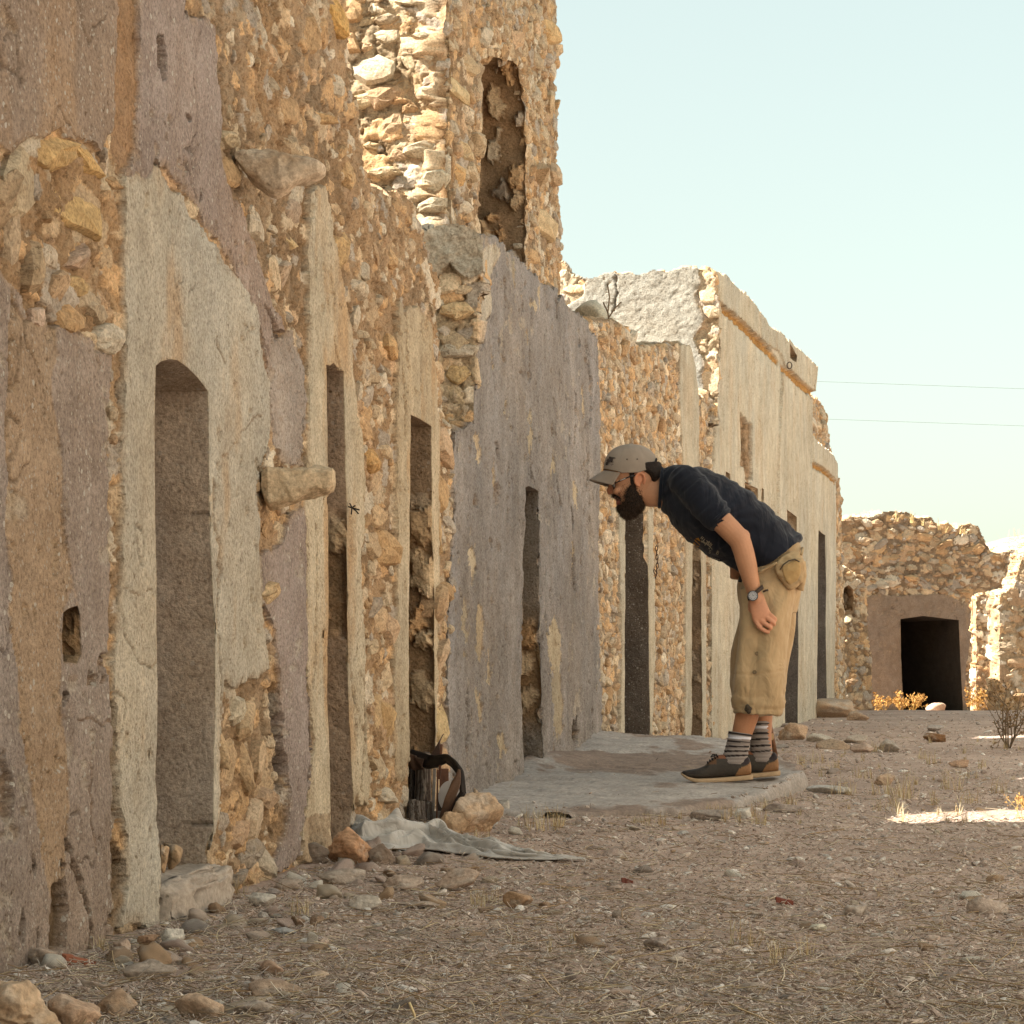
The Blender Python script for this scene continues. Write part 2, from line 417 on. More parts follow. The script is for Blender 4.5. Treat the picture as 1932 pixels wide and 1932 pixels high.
        if pits:
            p = fbm(S * 11, Z * 13, sd + 6, 4, .55); pm = sstep(.42, .52, p) * (vnoise(S * 3, Z * 3, sd + 7) > (.45 - pits))
            hh = hh - .020 * pm
            c = c * (1 - .5 * pm)[:, None] + np.array((.36, .25, .15)) * (.5 * pm)[:, None]
            q = sstep(.30, .44, fbm(S * 9, Z * 15 + 3, sd + 8, 5, .6)) * (vnoise(S * 2.1, Z * 1.9, sd + 10) > .0)
            c = c * (1 - .5 * q)[:, None] + np.array((.47, .415, .33)) * (.5 * q)[:, None]; hh = hh - .004 * q
        # wear towards the broken edge: thinner, earth showing through
        ri, rj = max(1, int(.030 / s.ds)), max(1, int(.030 / s.dz)); mf = m.astype(np.float32)
        for ax_, rr_ in ((0, ri), (1, rj)):
            cs = np.cumsum(np.pad(mf, [(rr_ + 1, rr_) if q == ax_ else (0, 0) for q in (0, 1)], mode='edge'), axis=ax_)
            mf = (np.take(cs, range(2 * rr_ + 1, cs.shape[ax_]), ax_) - np.take(cs, range(0, cs.shape[ax_] - 2 * rr_ - 1), ax_)) / (2 * rr_ + 1)
        wear = np.clip((.93 - mf[m]) * 2.2, 0, 1) * sstep(-.25, .35, fbm(S * 15, Z * 15, sd + 12, 4, .6))
        hh = hh - .007 * wear; c = c * (1 - .55 * wear)[:, None] + np.array((.36, .25, .15)) * (.55 * wear)[:, None]
        bl = fbm(S * 1.7 + 3, Z * 1.3, sd + 13, 4, .55); c = c * (1 + .20 * bl)[:, None] * (1 + np.array((.05, 0, -.07)) * fbm(S * 2.3, Z * 1.6, sd + 14, 3)[:, None])
        cr_ = np.abs(fbm(S * 3.1, Z * 2.6, sd + 15, 4, .55)); hair = (1 - sstep(.006, .018, cr_)) * (vnoise(S * 1.6, Z * 1.6, sd + 16) > .15)
        hh = hh - .006 * hair; c = c * (1 - .35 * hair)[:, None]
        ch = sstep(.44, .50, fbm(S * 24, Z * 24, sd + 17, 3, .5)) * (vnoise(S * 3, Z * 3, sd + 18) > .1); hh = hh - .007 * ch; c = c * (1 - .3 * ch)[:, None] + np.array((.40, .30, .19)) * (.3 * ch)[:, None]
        s.h[m] = hh; s.col[m] = c; s.fleck[m] = fleck
        s.regs[k] = (name, label); s.reg[m] = k
        return m
    def crack(s, pts, w=3., deep=.016, col=(.22, .13, .06)):
        pts = np.array(pts, float)
        bb = (s.u > pts[:, 0].min() - 20) & (s.u < pts[:, 0].max() + 20) & (s.v > pts[:, 1].min() - 20) & (s.v < pts[:, 1].max() + 20)
        if not bb.any(): return
        uu = s.uw[bb] + 2.5 * vnoise(s.S[bb] * 60, s.Z[bb] * 60, s.seed + 77); vv = s.vw[bb]; dd = np.full(uu.shape, 99.)
        for (a, b) in zip(pts[:-1], pts[1:]):
            e = b - a; t = np.clip(((uu - a[0]) * e[0] + (vv - a[1]) * e[1]) / (e @ e), 0, 1)
            dd = np.minimum(dd, np.hypot(uu - a[0] - t * e[0], vv - a[1] - t * e[1]))
        f = sstep(w, w * .3, dd) if False else 1 - sstep(w * .4, w, dd)
        s.h[bb] -= deep * f
        s.col[bb] = s.col[bb] * (1 - .55 * f)[:, None] + np.array(col) * (.55 * f)[:, None]
    def gouge(s, poly, deep=.03, col=(.30, .20, .11), rough=.012):
        m = pip(s.uw, s.vw, poly)
        if not m.any(): return
        S, Z = s.S[m], s.Z[m]
        s.h[m] = -deep + rough * fbm(S * 24, Z * 24, s.seed + 66, 5, .6); s.fleck[m] = 0
        s.col[m] = np.array(col) * (1 + .35 * fbm(S * 14, Z * 14, s.seed + 67, 4))[:, None]
    def outline(s, poly, a=.02, sc_=9.):
        uw = s.u + s.pu * a * fbm(s.S * sc_, s.Z * sc_, s.seed + 191, 4, .6)
        vw = s.v + s.pv * a * fbm(s.S * sc_, s.Z * sc_, s.seed + 192, 4, .6)
        s.keep &= pip(uw, vw, poly)
    def hole(s, poly):
        m = pip(s.u, s.v, poly); s.keep &= ~m; s.holemask |= m
    def door(s, poly, depth=.5, stony=None, col=C_SPECK, name='doorway', label=None, back=(.10, .075, .055), stone_amp=.05, fleck=.4, backwall=True, cracks=()):
        """cuts the opening and builds its jambs, soffit and rear wall; goes off the camera axis as real depth"""
        s.hole(poly)
        if depth < .46: s.closed |= pip(s.u, s.v, poly)
        t, z = s.px2s([p[0] for p in poly], [p[1] for p in poly])
        pts = np.stack([t, z], 1)
        if np.sum(pts[:, 0] * np.roll(pts[:, 1], -1) - np.roll(pts[:, 0], -1) * pts[:, 1]) < 0: pts = pts[::-1]
        out = []; nrm = []
        step = max(.010, s.ds * 1.1)
        for a, b in zip(pts, np.roll(pts, -1, 0)):
            e = b - a; l = np.linalg.norm(e); k = max(1, int(round(l / step)))
            for j in range(k):
                out.append(a + e * j / k); nrm.append((e[1] / l, -e[0] / l))
        out = np.array(out); nrm = np.array(nrm); per = np.concatenate([[0], np.cumsum(np.linalg.norm(np.diff(out, axis=0), axis=1))])
        for _ in range(2): nrm = nrm + np.roll(nrm, 1, 0) + np.roll(nrm, -1, 0)
        nrm /= np.linalg.norm(nrm, axis=1)[:, None]
        ii = np.clip(np.round((out[:, 0] - s.Sa[0]) / s.ds).astype(int), 0, len(s.Sa) - 1); jj = np.clip(np.round((out[:, 1] - s.Za[0]) / s.dz).astype(int), 0, len(s.Za) - 1)
        i2 = np.clip(np.round((out[:, 0] + nrm[:, 0] * 1.6 * s.ds - s.Sa[0]) / s.ds).astype(int), 0, len(s.Sa) - 1); j2 = np.clip(np.round((out[:, 1] + nrm[:, 1] * 1.6 * s.dz - s.Za[0]) / s.dz).astype(int), 0, len(s.Za) - 1)
        h0 = np.clip(s.h[i2, j2], -.03, .06); h0 = np.convolve(np.pad(h0, 2, mode='wrap'), np.ones(5) / 5, 'valid')
        dep = np.concatenate([[-1, 0, .004], np.arange(.012, min(depth, .22), .010), np.arange(.22, depth + .02, .04)]) if depth > .22 else np.concatenate([[-1, 0, .004], np.arange(.012, depth + .005, .010)])
        nd = len(dep); nn = len(out)
        Pm, T = np.meshgrid(per, dep, indexing='ij'); fl_ = T < -.5; T = np.where(fl_, .0025, T); Zm = np.repeat(out[:, 1][:, None], nd, 1)
        Sm = np.repeat(out[:, 0][:, None], nd, 1)
        Ym = s.P[1] + Sm * s.d[1]; Vp = V0 - F * (Zm - H) / Ym
        st = np.zeros(Pm.shape) if stony is None else np.clip(stony(Vp + 25 * fbm(Pm * 6, T * 6, s.seed + 700, 3)), 0, 1)
        rel, mk, r1, r2 = rubble(Zm + .37 * Sm, T + .1, s.seed + 701, .13, .10, .9)
        off = .004 * fbm(Pm * 22, T * 22, s.seed + 702, 4) * (1 - st) + st * (.024 - stone_amp * rel + .008 * fbm(Pm * 30, T * 30, s.seed + 703, 4)) + .006 * fbm(Pm * 4, T * 3, s.seed + 704, 2)
        off *= sstep(-.004, .02, T); off = np.where(fl_, .03 + s.ds, off)
        cp = np.asarray(col) * (1 + .16 * fbm(Pm * 6, T * 6, s.seed + 705, 5))[..., None]
        cm = C_EARTH * .8 * (1 + .3 * fbm(Pm * 15, T * 15, s.seed + 706, 4))[..., None]
        cs = cm * (1 - mk)[..., None] + stone_cols(r1, r2) * .85 * mk[..., None]
        cc = cp * (1 - st)[..., None] + cs * st[..., None]
        cc = np.where(fl_[..., None] | (T < .001)[..., None], s.col[i2, j2][:, None, :], cc)
        for vc in cracks:
            zc = V0 - vc + 9 * fbm(T * 9, Pm * 0 + vc, s.seed + 730, 3); kk = np.exp(-((V0 - Vp - zc) / 2.2) ** 2); off = off + .006 * kk; cc = cc * (1 - .5 * kk)[..., None]
        bl = fbm(Zm * 3, T * 6, s.seed + 731, 4); cc = cc * (1 + .22 * bl)[..., None] * (1 + np.array((.06, .0, -.08)) * sstep(-.2, .5, fbm(Zm * 1.6, T * 3, s.seed + 732, 3))[..., None])
        ps = Sm + nrm[:, 0][:, None] * off; pz = Zm + nrm[:, 1][:, None] * off
        dd = h0[:, None] - T
        V = np.stack([s.P[0] + ps * s.d[0] + s.n[0] * dd, s.P[1] + ps * s.d[1] + s.n[1] * dd, pz], -1).reshape(-1, 3)
        idx = np.arange(nn * nd).reshape(nn, nd); nx_ = np.roll(idx, -1, 0)
        fc = np.stack([idx[:, :-1], idx[:, 1:], nx_[:, 1:], nx_[:, :-1]], -1).reshape(-1, 4)
        o = link(name, mesh_np(name, V, fc, cc.reshape(-1, 3), (fleck * (1 - st)).ravel(), smooth=False), s.mat, s.root)
        if label: o['label'] = label
        if backwall:
            a0, a1 = pts[:, 0].min() - .06, pts[:, 0].max() + .06; b0, b1 = pts[:, 1].min() - .06, pts[:, 1].max() + .06
            A, B = np.meshgrid(np.linspace(a0, a1, 40), np.linspace(b0, b1, 90), indexing='ij')
            rel, mk, r1, r2 = rubble(A, B, s.seed + 720, .16, .11, .8)
            q = -depth + rel * .03
            V = np.stack([s.P[0] + A * s.d[0] + s.n[0] * q, s.P[1] + A * s.d[1] + s.n[1] * q, B], -1).reshape(-1, 3)
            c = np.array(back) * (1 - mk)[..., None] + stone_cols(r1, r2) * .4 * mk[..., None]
            link('blocked_back', mesh_np('blocked_back', V, grid_faces(40, 90), c.reshape(-1, 3), np.zeros(A.size)), s.mat, o)
        return o
    def build(s, thick=.45, ksteps=14, rimtone=1.05):
        S = s.S
        px = s.X + s.n[0] * s.h; py = s.Y + s.n[1] * s.h
        V = np.stack([px, py, s.Z], -1).reshape(-1, 3)
        col = np.clip(s.col, .01, .95).reshape(-1, 3); fl = s.fleck.ravel()
        nx, ny = S.shape
        kf = s.keep[:-1, :-1] & s.keep[1:, :-1] & s.keep[1:, 1:] & s.keep[:-1, 1:]
        rf = np.minimum(np.minimum(s.reg[:-1, :-1], s.reg[1:, :-1]), np.minimum(s.reg[1:, 1:], s.reg[:-1, 1:]))
        fi = grid_faces(nx, ny).reshape(nx - 1, ny - 1, 4)
        for k, (nm, lb) in s.regs.items():
            m = kf & (rf == k)
            if m.sum() < 6: continue
            f = fi[m]; us, inv = np.unique(f.ravel(), return_inverse=True)
            o = link(nm, mesh_np(nm, V[us], inv.reshape(-1, 4), col[us], fl[us]), s.mat, s.root)
            if lb: o['label'] = lb
        if not thick: return s
        sk = max(1, int(round(.035 / s.ds))); sz_ = max(1, int(round(.035 / s.dz)))
        kb = (s.keep | s.closed)[::sk, ::sz_]; kfb = kb[:-1, :-1] & kb[1:, :-1] & kb[1:, 1:] & kb[:-1, 1:]
        Sb = s.S[::sk, ::sz_]; Zb = s.Z[::sk, ::sz_]; hb = -thick + .02 * fbm(Sb * 5, Zb * 5, s.seed + 60, 3)
        Vb = np.stack([s.P[0] + Sb * s.d[0] + s.n[0] * hb, s.P[1] + Sb * s.d[1] + s.n[1] * hb, Zb], -1).reshape(-1, 3)
        fb = grid_faces(*Sb.shape).reshape(Sb.shape[0] - 1, Sb.shape[1] - 1, 4)[kfb]
        if len(fb):
            us, inv = np.unique(fb.ravel(), return_inverse=True)
            cb = np.tile(C_EARTH, (len(us), 1)) * (1 + .25 * fbm(Vb[us, 1] * 6, Vb[us, 2] * 6, s.seed + 61, 3))[:, None]
            link('back_face', mesh_np('back_face', Vb[us], inv.reshape(-1, 4)[:, ::-1], cb, np.zeros(len(us))), s.mat, s.root)
        # broken edge: runs back through the wall's thickness
        idx = np.arange(nx * ny).reshape(nx, ny); pad = np.zeros((nx + 1, ny + 1), bool); pad[1:-1, 1:-1] = kf
        hm = s.holemask.copy()
        for _ in range(2):
            g = hm.copy(); g[1:] |= hm[:-1]; g[:-1] |= hm[1:]; g[:, 1:] |= hm[:, :-1]; g[:, :-1] |= hm[:, 1:]; hm = g
        E = []; D = []
        def add(a, b, dx, dz):
            ok = ~(hm.ravel()[a] | hm.ravel()[b]); E.append(np.stack([a[ok], b[ok]], 1)); D.append(np.tile((dx, dz), (ok.sum(), 1)))
        m = kf & ~pad[:-2, 1:-1]; i, j = np.nonzero(m); add(idx[i, j], idx[i, j + 1], -1, 0)
        m = kf & ~pad[2:, 1:-1]; i, j = np.nonzero(m); add(idx[i + 1, j + 1], idx[i + 1, j], 1, 0)
        m = kf & ~pad[1:-1, 2:]; i, j = np.nonzero(m); add(idx[i, j + 1], idx[i + 1, j + 1], 0, 1)
        E = np.concatenate(E); D = np.concatenate(D).astype(float)
        if len(E) == 0: return s
        us, inv = np.unique(E.ravel(), return_inverse=True); inv = inv.reshape(-1, 2)
        acc = np.zeros((len(us), 2)); np.add.at(acc, inv[:, 0], D); np.add.at(acc, inv[:, 1], D)
        acc /= np.maximum(np.linalg.norm(acc, axis=1), 1e-6)[:, None]
        K = ksteps; T = thick * np.linspace(0, 1, K + 1)
        sv = S.ravel()[us]; zv = s.Z.ravel()[us]; hv = s.h.ravel()[us]
        A = (sv + zv)[:, None] + 0 * T[None]; TT = np.repeat(T[None], len(us), 0)
        rel, mk, r1, r2 = rubble(A, TT, s.seed + 801, .16, .13, .85)
        lift = (-.012 + .045 * rel + .014 * fbm(A * 14, TT * 14, s.seed + 802, 4)) * sstep(0, .03, TT)
        cc = (C_EARTH * 1.15 * (1 + .3 * fbm(A * 12, TT * 12, s.seed + 803, 4))[..., None]) * (1 - mk)[..., None] + stone_cols(r1, r2) * mk[..., None]
        cc = np.clip(cc * rimtone, .01, .9); cc[:, 0] = col[us]
        ps = sv[:, None] + acc[:, 0][:, None] * lift; pz = zv[:, None] + acc[:, 1][:, None] * lift
        dd = hv[:, None] - TT
        VV = np.stack([s.P[0] + ps * s.d[0] + s.n[0] * dd, s.P[1] + ps * s.d[1] + s.n[1] * dd, pz], -1)
        ii = np.arange(len(us) * (K + 1)).reshape(len(us), K + 1)
        a, b = inv[:, 0], inv[:, 1]
        fc = np.stack([ii[a, :-1], ii[b, :-1], ii[b, 1:], ii[a, 1:]], -1).reshape(-1, 4)
        link('broken_edge', mesh_np('broken_edge', VV.reshape(-1, 3), fc, cc.reshape(-1, 3), np.zeros(VV.shape[:2]).ravel()), s.mat, s.root)
        return s
# ================================================================== THE WALLS
LA = math.hypot(.17, 1.)
PA = (-1.678, 0.)

# ---- nearest wall: plaster sheets over earth-bonded rubble, two... three small doorways
dens_near = lambda u, v: np.where((u > 400) & (v < 640), .26, np.where(u < 240, .60, .55))
A = Wall(PA, (.17, 1), 4.22 * LA, 8.72 * LA, -.10, 3.15, .0062, .0040, 101, 'ruined_wall',
         'nearest ruined wall at left with arched pale plastered doorway and two stones jutting out')
A.rough = .017
A.base(.16, .095, dens_near, amp=.022, depth=.014, small=.40)
A.stones([(55, 345, 48, 68, (.50, .40, .27), .5), (152, 393, 50, 46, (.60, .42, .20), .05), (107, 288, 42, 34, (.56, .38, .18), .2), (176, 300, 26, 28, (.60, .40, .18), -.2),
          (12, 390, 22, 70, (.42, .31, .20), 0), (30, 450, 10, 62, (.56, .44, .31), .1), (52, 500, 10, 50, (.50, .36, .23), .2), (106, 485, 20, 26, (.58, .49, .38), .1), (153, 487, 21, 24, (.52, .38, .28), .3),
          (155, 542, 18, 20, (.58, .42, .22), 0), (122, 548, 16, 36, (.54, .39, .25), .1), (78, 603, 15, 24, (.60, .46, .36), .1), (137, 600, 20, 28, (.55, .36, .19), .2), (205, 640, 20, 30, (.60, .53, .42), .3), (212, 310, 8, 26, (.60, .50, .38), 0)], amp=.050, depth=.026)
A.stones([(441, 264, 13, 18, (.58, .47, .32), 0), (425, 1140 + 250, 5, 60, (.56, .40, .24), 0), (436, 1460, 12, 70, (.58, .42, .26), 0), (482, 1352, 26, 36, (.58, .43, .27), .3), (452, 1345, 12, 30, (.62, .55, .42), 0), (500, 1450, 22, 62, (.58, .43, .28), .2), (474, 1440, 12, 60, (.56, .40, .24), 0),
          (462, 1572, 16, 30, (.54, .38, .25), .1), (486, 1560, 16, 52, (.60, .47, .33), 0), (508, 1508, 18, 24, (.50, .36, .24), 0), (506, 1122, 13, 25, (.62, .47, .29), .1)], amp=.046, depth=.030)
A.stones([(640, 24, 10, 45, (.62, .38, .14), 0), (642, 265, 10, 22, (.56, .38, .20), 0), (612, 225, 12, 14, (.56, .38, .20), 0), (585, 60, 12, 40, (.50, .34, .19), 0), (651, 480, 10, 44, (.60, .42, .22), 0), (665, 330, 9, 30, (.54, .37, .20), 0), (560, 455, 9, 16, (.60, .45, .25), 0), (560, 400, 12, 24, (.46, .36, .27), 0), (546, 520, 14, 26, (.52, .40, .29), 0),
          (706, 810, 10, 22, (.58, .38, .19), 0), (716, 965, 13, 30, (.56, .40, .24), 0), (704, 868, 8, 26, (.62, .38, .16), 0), (742, 655, 14, 24, (.58, .37, .18), 0), (728, 1030, 17, 36, (.54, .36, .19), 0), (714, 905, 9, 32, (.58, .44, .29), 0), (722, 1170, 16, 30, (.58, .42, .26), 0), (735, 850, 10, 16, (.60, .46, .30), 0), (720, 1345, 16, 42, (.58, .42, .24), 0), (735, 1370, 12, 46, (.56, .38, .19), 0), (745, 1190, 8, 32, (.57, .41, .27), 0), (733, 1285, 12, 24, (.58, .45, .30), 0),
          (838, 840, 9, 40, (.57, .41, .27), 0), (834, 925, 10, 40, (.58, .39, .21), 0), (832, 1005, 7, 45, (.62, .45, .26), 0), (838, 700, 9, 24, (.57, .41, .26), 0), (826, 1140, 8, 36, (.56, .39, .24), 0), (833, 1250, 10, 44, (.57, .42, .28), 0), (836, 1360, 12, 40, (.62, .48, .27), 0), (843, 1440, 10, 30, (.56, .39, .24), 0)], amp=.034, depth=.022)
A.setwarp(.022)
# upper left: brown-grey render with white grit
A.patch([(-60, -60), (224, -60), (226, 120), (214, 250), (207, 256), (197, 280), (166, 280), (152, 256), (125, 266), (107, 249), (62, 256), (28, 287), (8, 273), (-60, 235)], C_SPECK * (1.02, .97, .9), fleck=1., label='brown-grey plaster sheet with white grit at the top left', ochre=.35, var=.16)
A.patch([(226, -60), (266, -60), (262, 300), (250, 330), (232, 335), (216, 262)], C_EARTH * (.86, .80, .78), h=-.006, name='earth_strip', rough=.010, var=.3)
A.patch([(262, -60), (345, -60), (352, 20), (392, 40), (412, 62), (416, 160), (422, 311), (446, 374), (474, 432), (486, 481), (510, 560), (535, 628), (524, 622), (516, 640), (508, 720), (497, 640), (470, 560), (420, 470), (380, 400), (330, 340), (296, 300), (275, 340), (238, 345), (240, 325), (258, 300)], C_SPECK * (1.0, .98, 1.0), h=.004, fleck=1., label='dark grey plaster band with white grit')
# lower left
A.patch([(-60, 505), (0, 505), (21, 530), (45, 564), (52, 602), (83, 619), (138, 616), (170, 633), (187, 657), (208, 668), (206, 800), (209, 1100), (211, 1263), (214, 1500), (208, 1700), (210, 1830), (-60, 1880)], C_SPECK, fleck=1., label='dark grey plaster sheet with a square socket', pits=.25)
m = A.patch([(20, 545), (48, 600), (108, 616), (98, 731), (114, 842), (117, 963), (138, 1101), (112, 1160), (114, 1298), (131, 1505), (121, 1660), (90, 1700), (60, 1500), (30, 1300), (12, 1000), (16, 700)], C_BROWN, h=.001, name='plaster_patch', label='tan brown stain of plaster', fleck=.8, pits=.25)
A.gouge([(100, 1660), (122, 1650), (128, 1700), (120, 1790), (95, 1800), (88, 1730)], .028, C_EARTH * .55)
for pl in ([(38, 1700), (46, 1735), (42, 1775), (34, 1760)], [(66, 1740), (72, 1760), (68, 1790)], [(62, 1610), (68, 1640), (64, 1660)], [(118, 1300), (131, 1318), (120, 1328)], [(116, 1650), (124, 1632), (118, 1620)]): A.gouge(pl, .035, C_EARTH * .45)
A.crack([(126, 1590), (140, 1650), (160, 1690), (168, 1750), (162, 1800)], 4, .03)
A.crack([(150, 1363), (180, 1366), (211, 1362)], 2.5, .008); A.crack([(176, 1400), (172, 1500), (178, 1600)], 2, .006)
# the pale door surround
PALE = [(235, 339), (266, 332), (294, 308), (308, 332), (322, 360), (346, 374), (356, 415), (384, 422), (394, 450), (405, 460), (422, 508), (446, 519), (467, 553), (481, 581), (490, 623), (495, 668), (505, 721), (508, 811), (495, 866), (484, 918), (488, 980), (491, 1032), (495, 1136), (505, 1205), (507, 1266), (490, 1285), (470, 1278), (450, 1294), (425, 1280), (424, 1300), (422, 1400), (418, 1500), (414, 1562), (404, 1580), (395, 1620), (300, 1660), (301, 1740), (232, 1752), (240, 1640), (243, 1590), (218, 1480), (222, 1400), (216, 1263), (232, 1030), (230, 900), (233, 760), (236, 600)]
A.patch(PALE, C_PALE, h=.003, label='pale smooth plaster around the arched doorway', fleck=.22, ochre=.55, streak=.10, rough=.002)
A.crack([(401, 900), (402, 980), (413, 1025), (417, 1062), (408, 1140), (407, 1185), (416, 1240), (420, 1330), (418, 1400), (423, 1500)], 2.6, .010)
A.crack([(408, 625), (412, 660), (420, 680)], 2., .008); A.crack([(418, 870), (440, 830), (470, 800), (490, 780)], 1.8, .004)
A.crack([(300, 1138), (270, 1120), (235, 1105)], 2, .005); A.crack([(410, 1160), (412, 1040)], 1.6, .006); A.crack([(301, 1740), (300, 1650), (302, 1500)], 3, .012)
for pl in ([(218, 1590), (232, 1588), (240, 1640), (228, 1700), (222, 1690)], [(214, 1690), (226, 1720), (222, 1760), (214, 1750)]): A.gouge(pl, .04, C_EARTH * .5)
# grey remnants to the right of it
A.patch([(508, 600), (530, 640), (556, 620), (580, 700), (583, 790), (570, 830), (576, 880), (540, 880), (520, 840), (512, 790), (507, 720)], np.array((.36, .31, .27)), h=-.004, rough=.012, var=.3, label='weathered grey plaster remnant', fleck=.5)
A.patch([(552, 965), (577, 952), (575, 1100), (579, 1263), (588, 1400), (577, 1600), (521, 1650), (512, 1640), (540, 1560), (545, 1500), (533, 1420), (528, 1300), (522, 1200), (493, 1125), (491, 1040), (530, 1030)], C_SPECK * (1.0, .99, 1.02), h=.004, fleck=1., label='grey plaster strip under the jutting stone', pits=.2)
A.crack([(520, 1290), (527, 1370), (532, 1430), (536, 1500), (528, 1540), (524, 1580)], 5, .05, (.06, .045, .035))
A.crack([(577, 1263), (583, 1420), (572, 1560), (566, 1600)], 3.5, .03, (.10, .07, .05))
# strip and surround of the second doorway
A.patch([(588, 365), (601, 352), (614, 352), (628, 430), (645, 520), (663, 617), (673, 760), (690, 850), (688, 1000), (684, 1100), (690, 1250), (693, 1350), (702, 1480), (697, 1515), (689, 1508), (682, 1525), (676, 1500), (668, 1530), (626, 1620), (590, 1612), (572, 1600), (566, 1580), (580, 1500), (592, 1400), (579, 1263), (576, 1100), (577, 950), (583, 800), (586, 617), (585, 480)], C_PALE * (1.0, .94, .84), h=.003, label='pale ochre plaster around the second doorway', fleck=.2, ochre=.75, streak=.16, rough=.003)
A.gouge([(572, 1540), (600, 1530), (622, 1540), (622, 1640), (566, 1620)], -.004, (.40, .31, .21), .014)
for c in ([(631, 640), (634, 665), (640, 690)], [(688, 1290), (690, 1400), (684, 1500)], [(660, 1240), (668, 1330), (672, 1400)], [(594, 990), (596, 1150), (590, 1300)]): A.crack(c, 2.2, .010)
# third doorway
A.patch([(753, 560), (764, 590), (790, 575), (812, 617), (822, 700), (829, 800), (828, 1000), (827, 1150), (826, 1240), (824, 1415), (817, 1425), (770, 1440), (760, 1470), (748, 1480), (745, 1300), (752, 1100), (748, 900), (750, 760)], C_PALE * (.98, .89, .76), h=.003, label='ochre plaster around the third doorway', fleck=.2, ochre=.9, streak=.15, rough=.003)
A.crack([(752, 600), (760, 680), (764, 760), (762, 830)], 2.2, .010); A.crack([(766, 590), (770, 690)], 2, .008)
# the long holes high up
for pl in ([(292, 75), (300, 68), (306, 90), (310, 120), (306, 150), (300, 150), (298, 130), (290, 128), (292, 105)], [(348, 204), (356, 215), (360, 228), (353, 228)], [(376, 348), (379, 370), (376, 385)], [(345, -10), (352, 5), (350, 30), (342, 20)]): A.gouge(pl, .05, C_EARTH * .6)
A.crack([(412, 62), (418, 160), (430, 240), (450, 330), (472, 400)], 5, .03, (.20, .12, .06))
A.crack([(500, 580), (520, 620), (524, 640)], 3, .03)
A.crack([(214, 640), (212, 760), (206, 900), (214, 1050), (208, 1250), (218, 1400), (222, 1560), (222, 1700)], 5, .02, (.16, .09, .045))
# silhouette: stepped break down towards the next house
A.outline([(-200, -3000), (640, -3000), (645, -500), (655, -40), (660, 60), (668, 165), (682, 195), (688, 277), (694, 325), (708, 345), (732, 367), (760, 355), (775, 366), (789, 398), (806, 429), (820, 484), (834, 540), (829, 620), (834, 700), (842, 790), (856, 800), (860, 960), (856, 1240), (862, 1540), (866, 1760), (-200, 2600)], .030)
A.hole([(118, 1156), (130, 1148), (146, 1143), (150, 1160), (152, 1180), (155, 1235), (146, 1252), (118, 1250), (115, 1200)])
D1 = [(290, 690), (300, 682), (315, 677), (332, 679), (350, 692), (370, 712), (389, 738), (391, 900), (395, 1040), (402, 1160), (404, 1185), (404, 1270), (405, 1300), (404, 1420), (402, 1540), (400, 1600), (402, 1690), (303, 1740), (302, 1640), (301, 1560), (292, 1470), (296, 1400), (294, 1260), (291, 1000)]
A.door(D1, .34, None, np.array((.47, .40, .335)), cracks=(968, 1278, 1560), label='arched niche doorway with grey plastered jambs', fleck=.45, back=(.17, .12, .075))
D2 = [(615, 688), (622, 690), (630, 684), (638, 698), (648, 700), (650, 860), (652, 963), (654, 1150), (658, 1350), (668, 1530), (664, 1620), (624, 1620), (622, 1510), (616, 1300), (618, 1000), (617, 780)]
A.door(D2, .40, lambda v: sstep(960, 1010, v) - .9 * sstep(1180, 1230, v), np.array((.40, .31, .235)), label='narrow doorway with rubble showing in its jamb', fleck=.3)
D3 = [(773, 782), (790, 790), (812, 804), (813, 900), (812, 1000), (817, 1100), (818, 1300), (822, 1430), (826, 1600), (776, 1600), (772, 1420), (770, 1263), (772, 900)]
A.door(D3, .42, lambda v: sstep(900, 1010, v), np.array((.32, .235, .16)), label='narrow doorway broken open to rubble', fleck=.3, stone_amp=.045)
A.door([(118, 1156), (130, 1148), (146, 1143), (150, 1160), (152, 1180), (155, 1235), (146, 1252), (118, 1250), (115, 1200)], .15, lambda v: v * 0 + .35, C_EARTH * .6, name='socket', label='square socket in the dark plaster', fleck=0, back=(.06, .045, .03))
A.embed(.15, .095, dens_near, prot=.55, thick=.040, gain=.98)
A.build(.50)

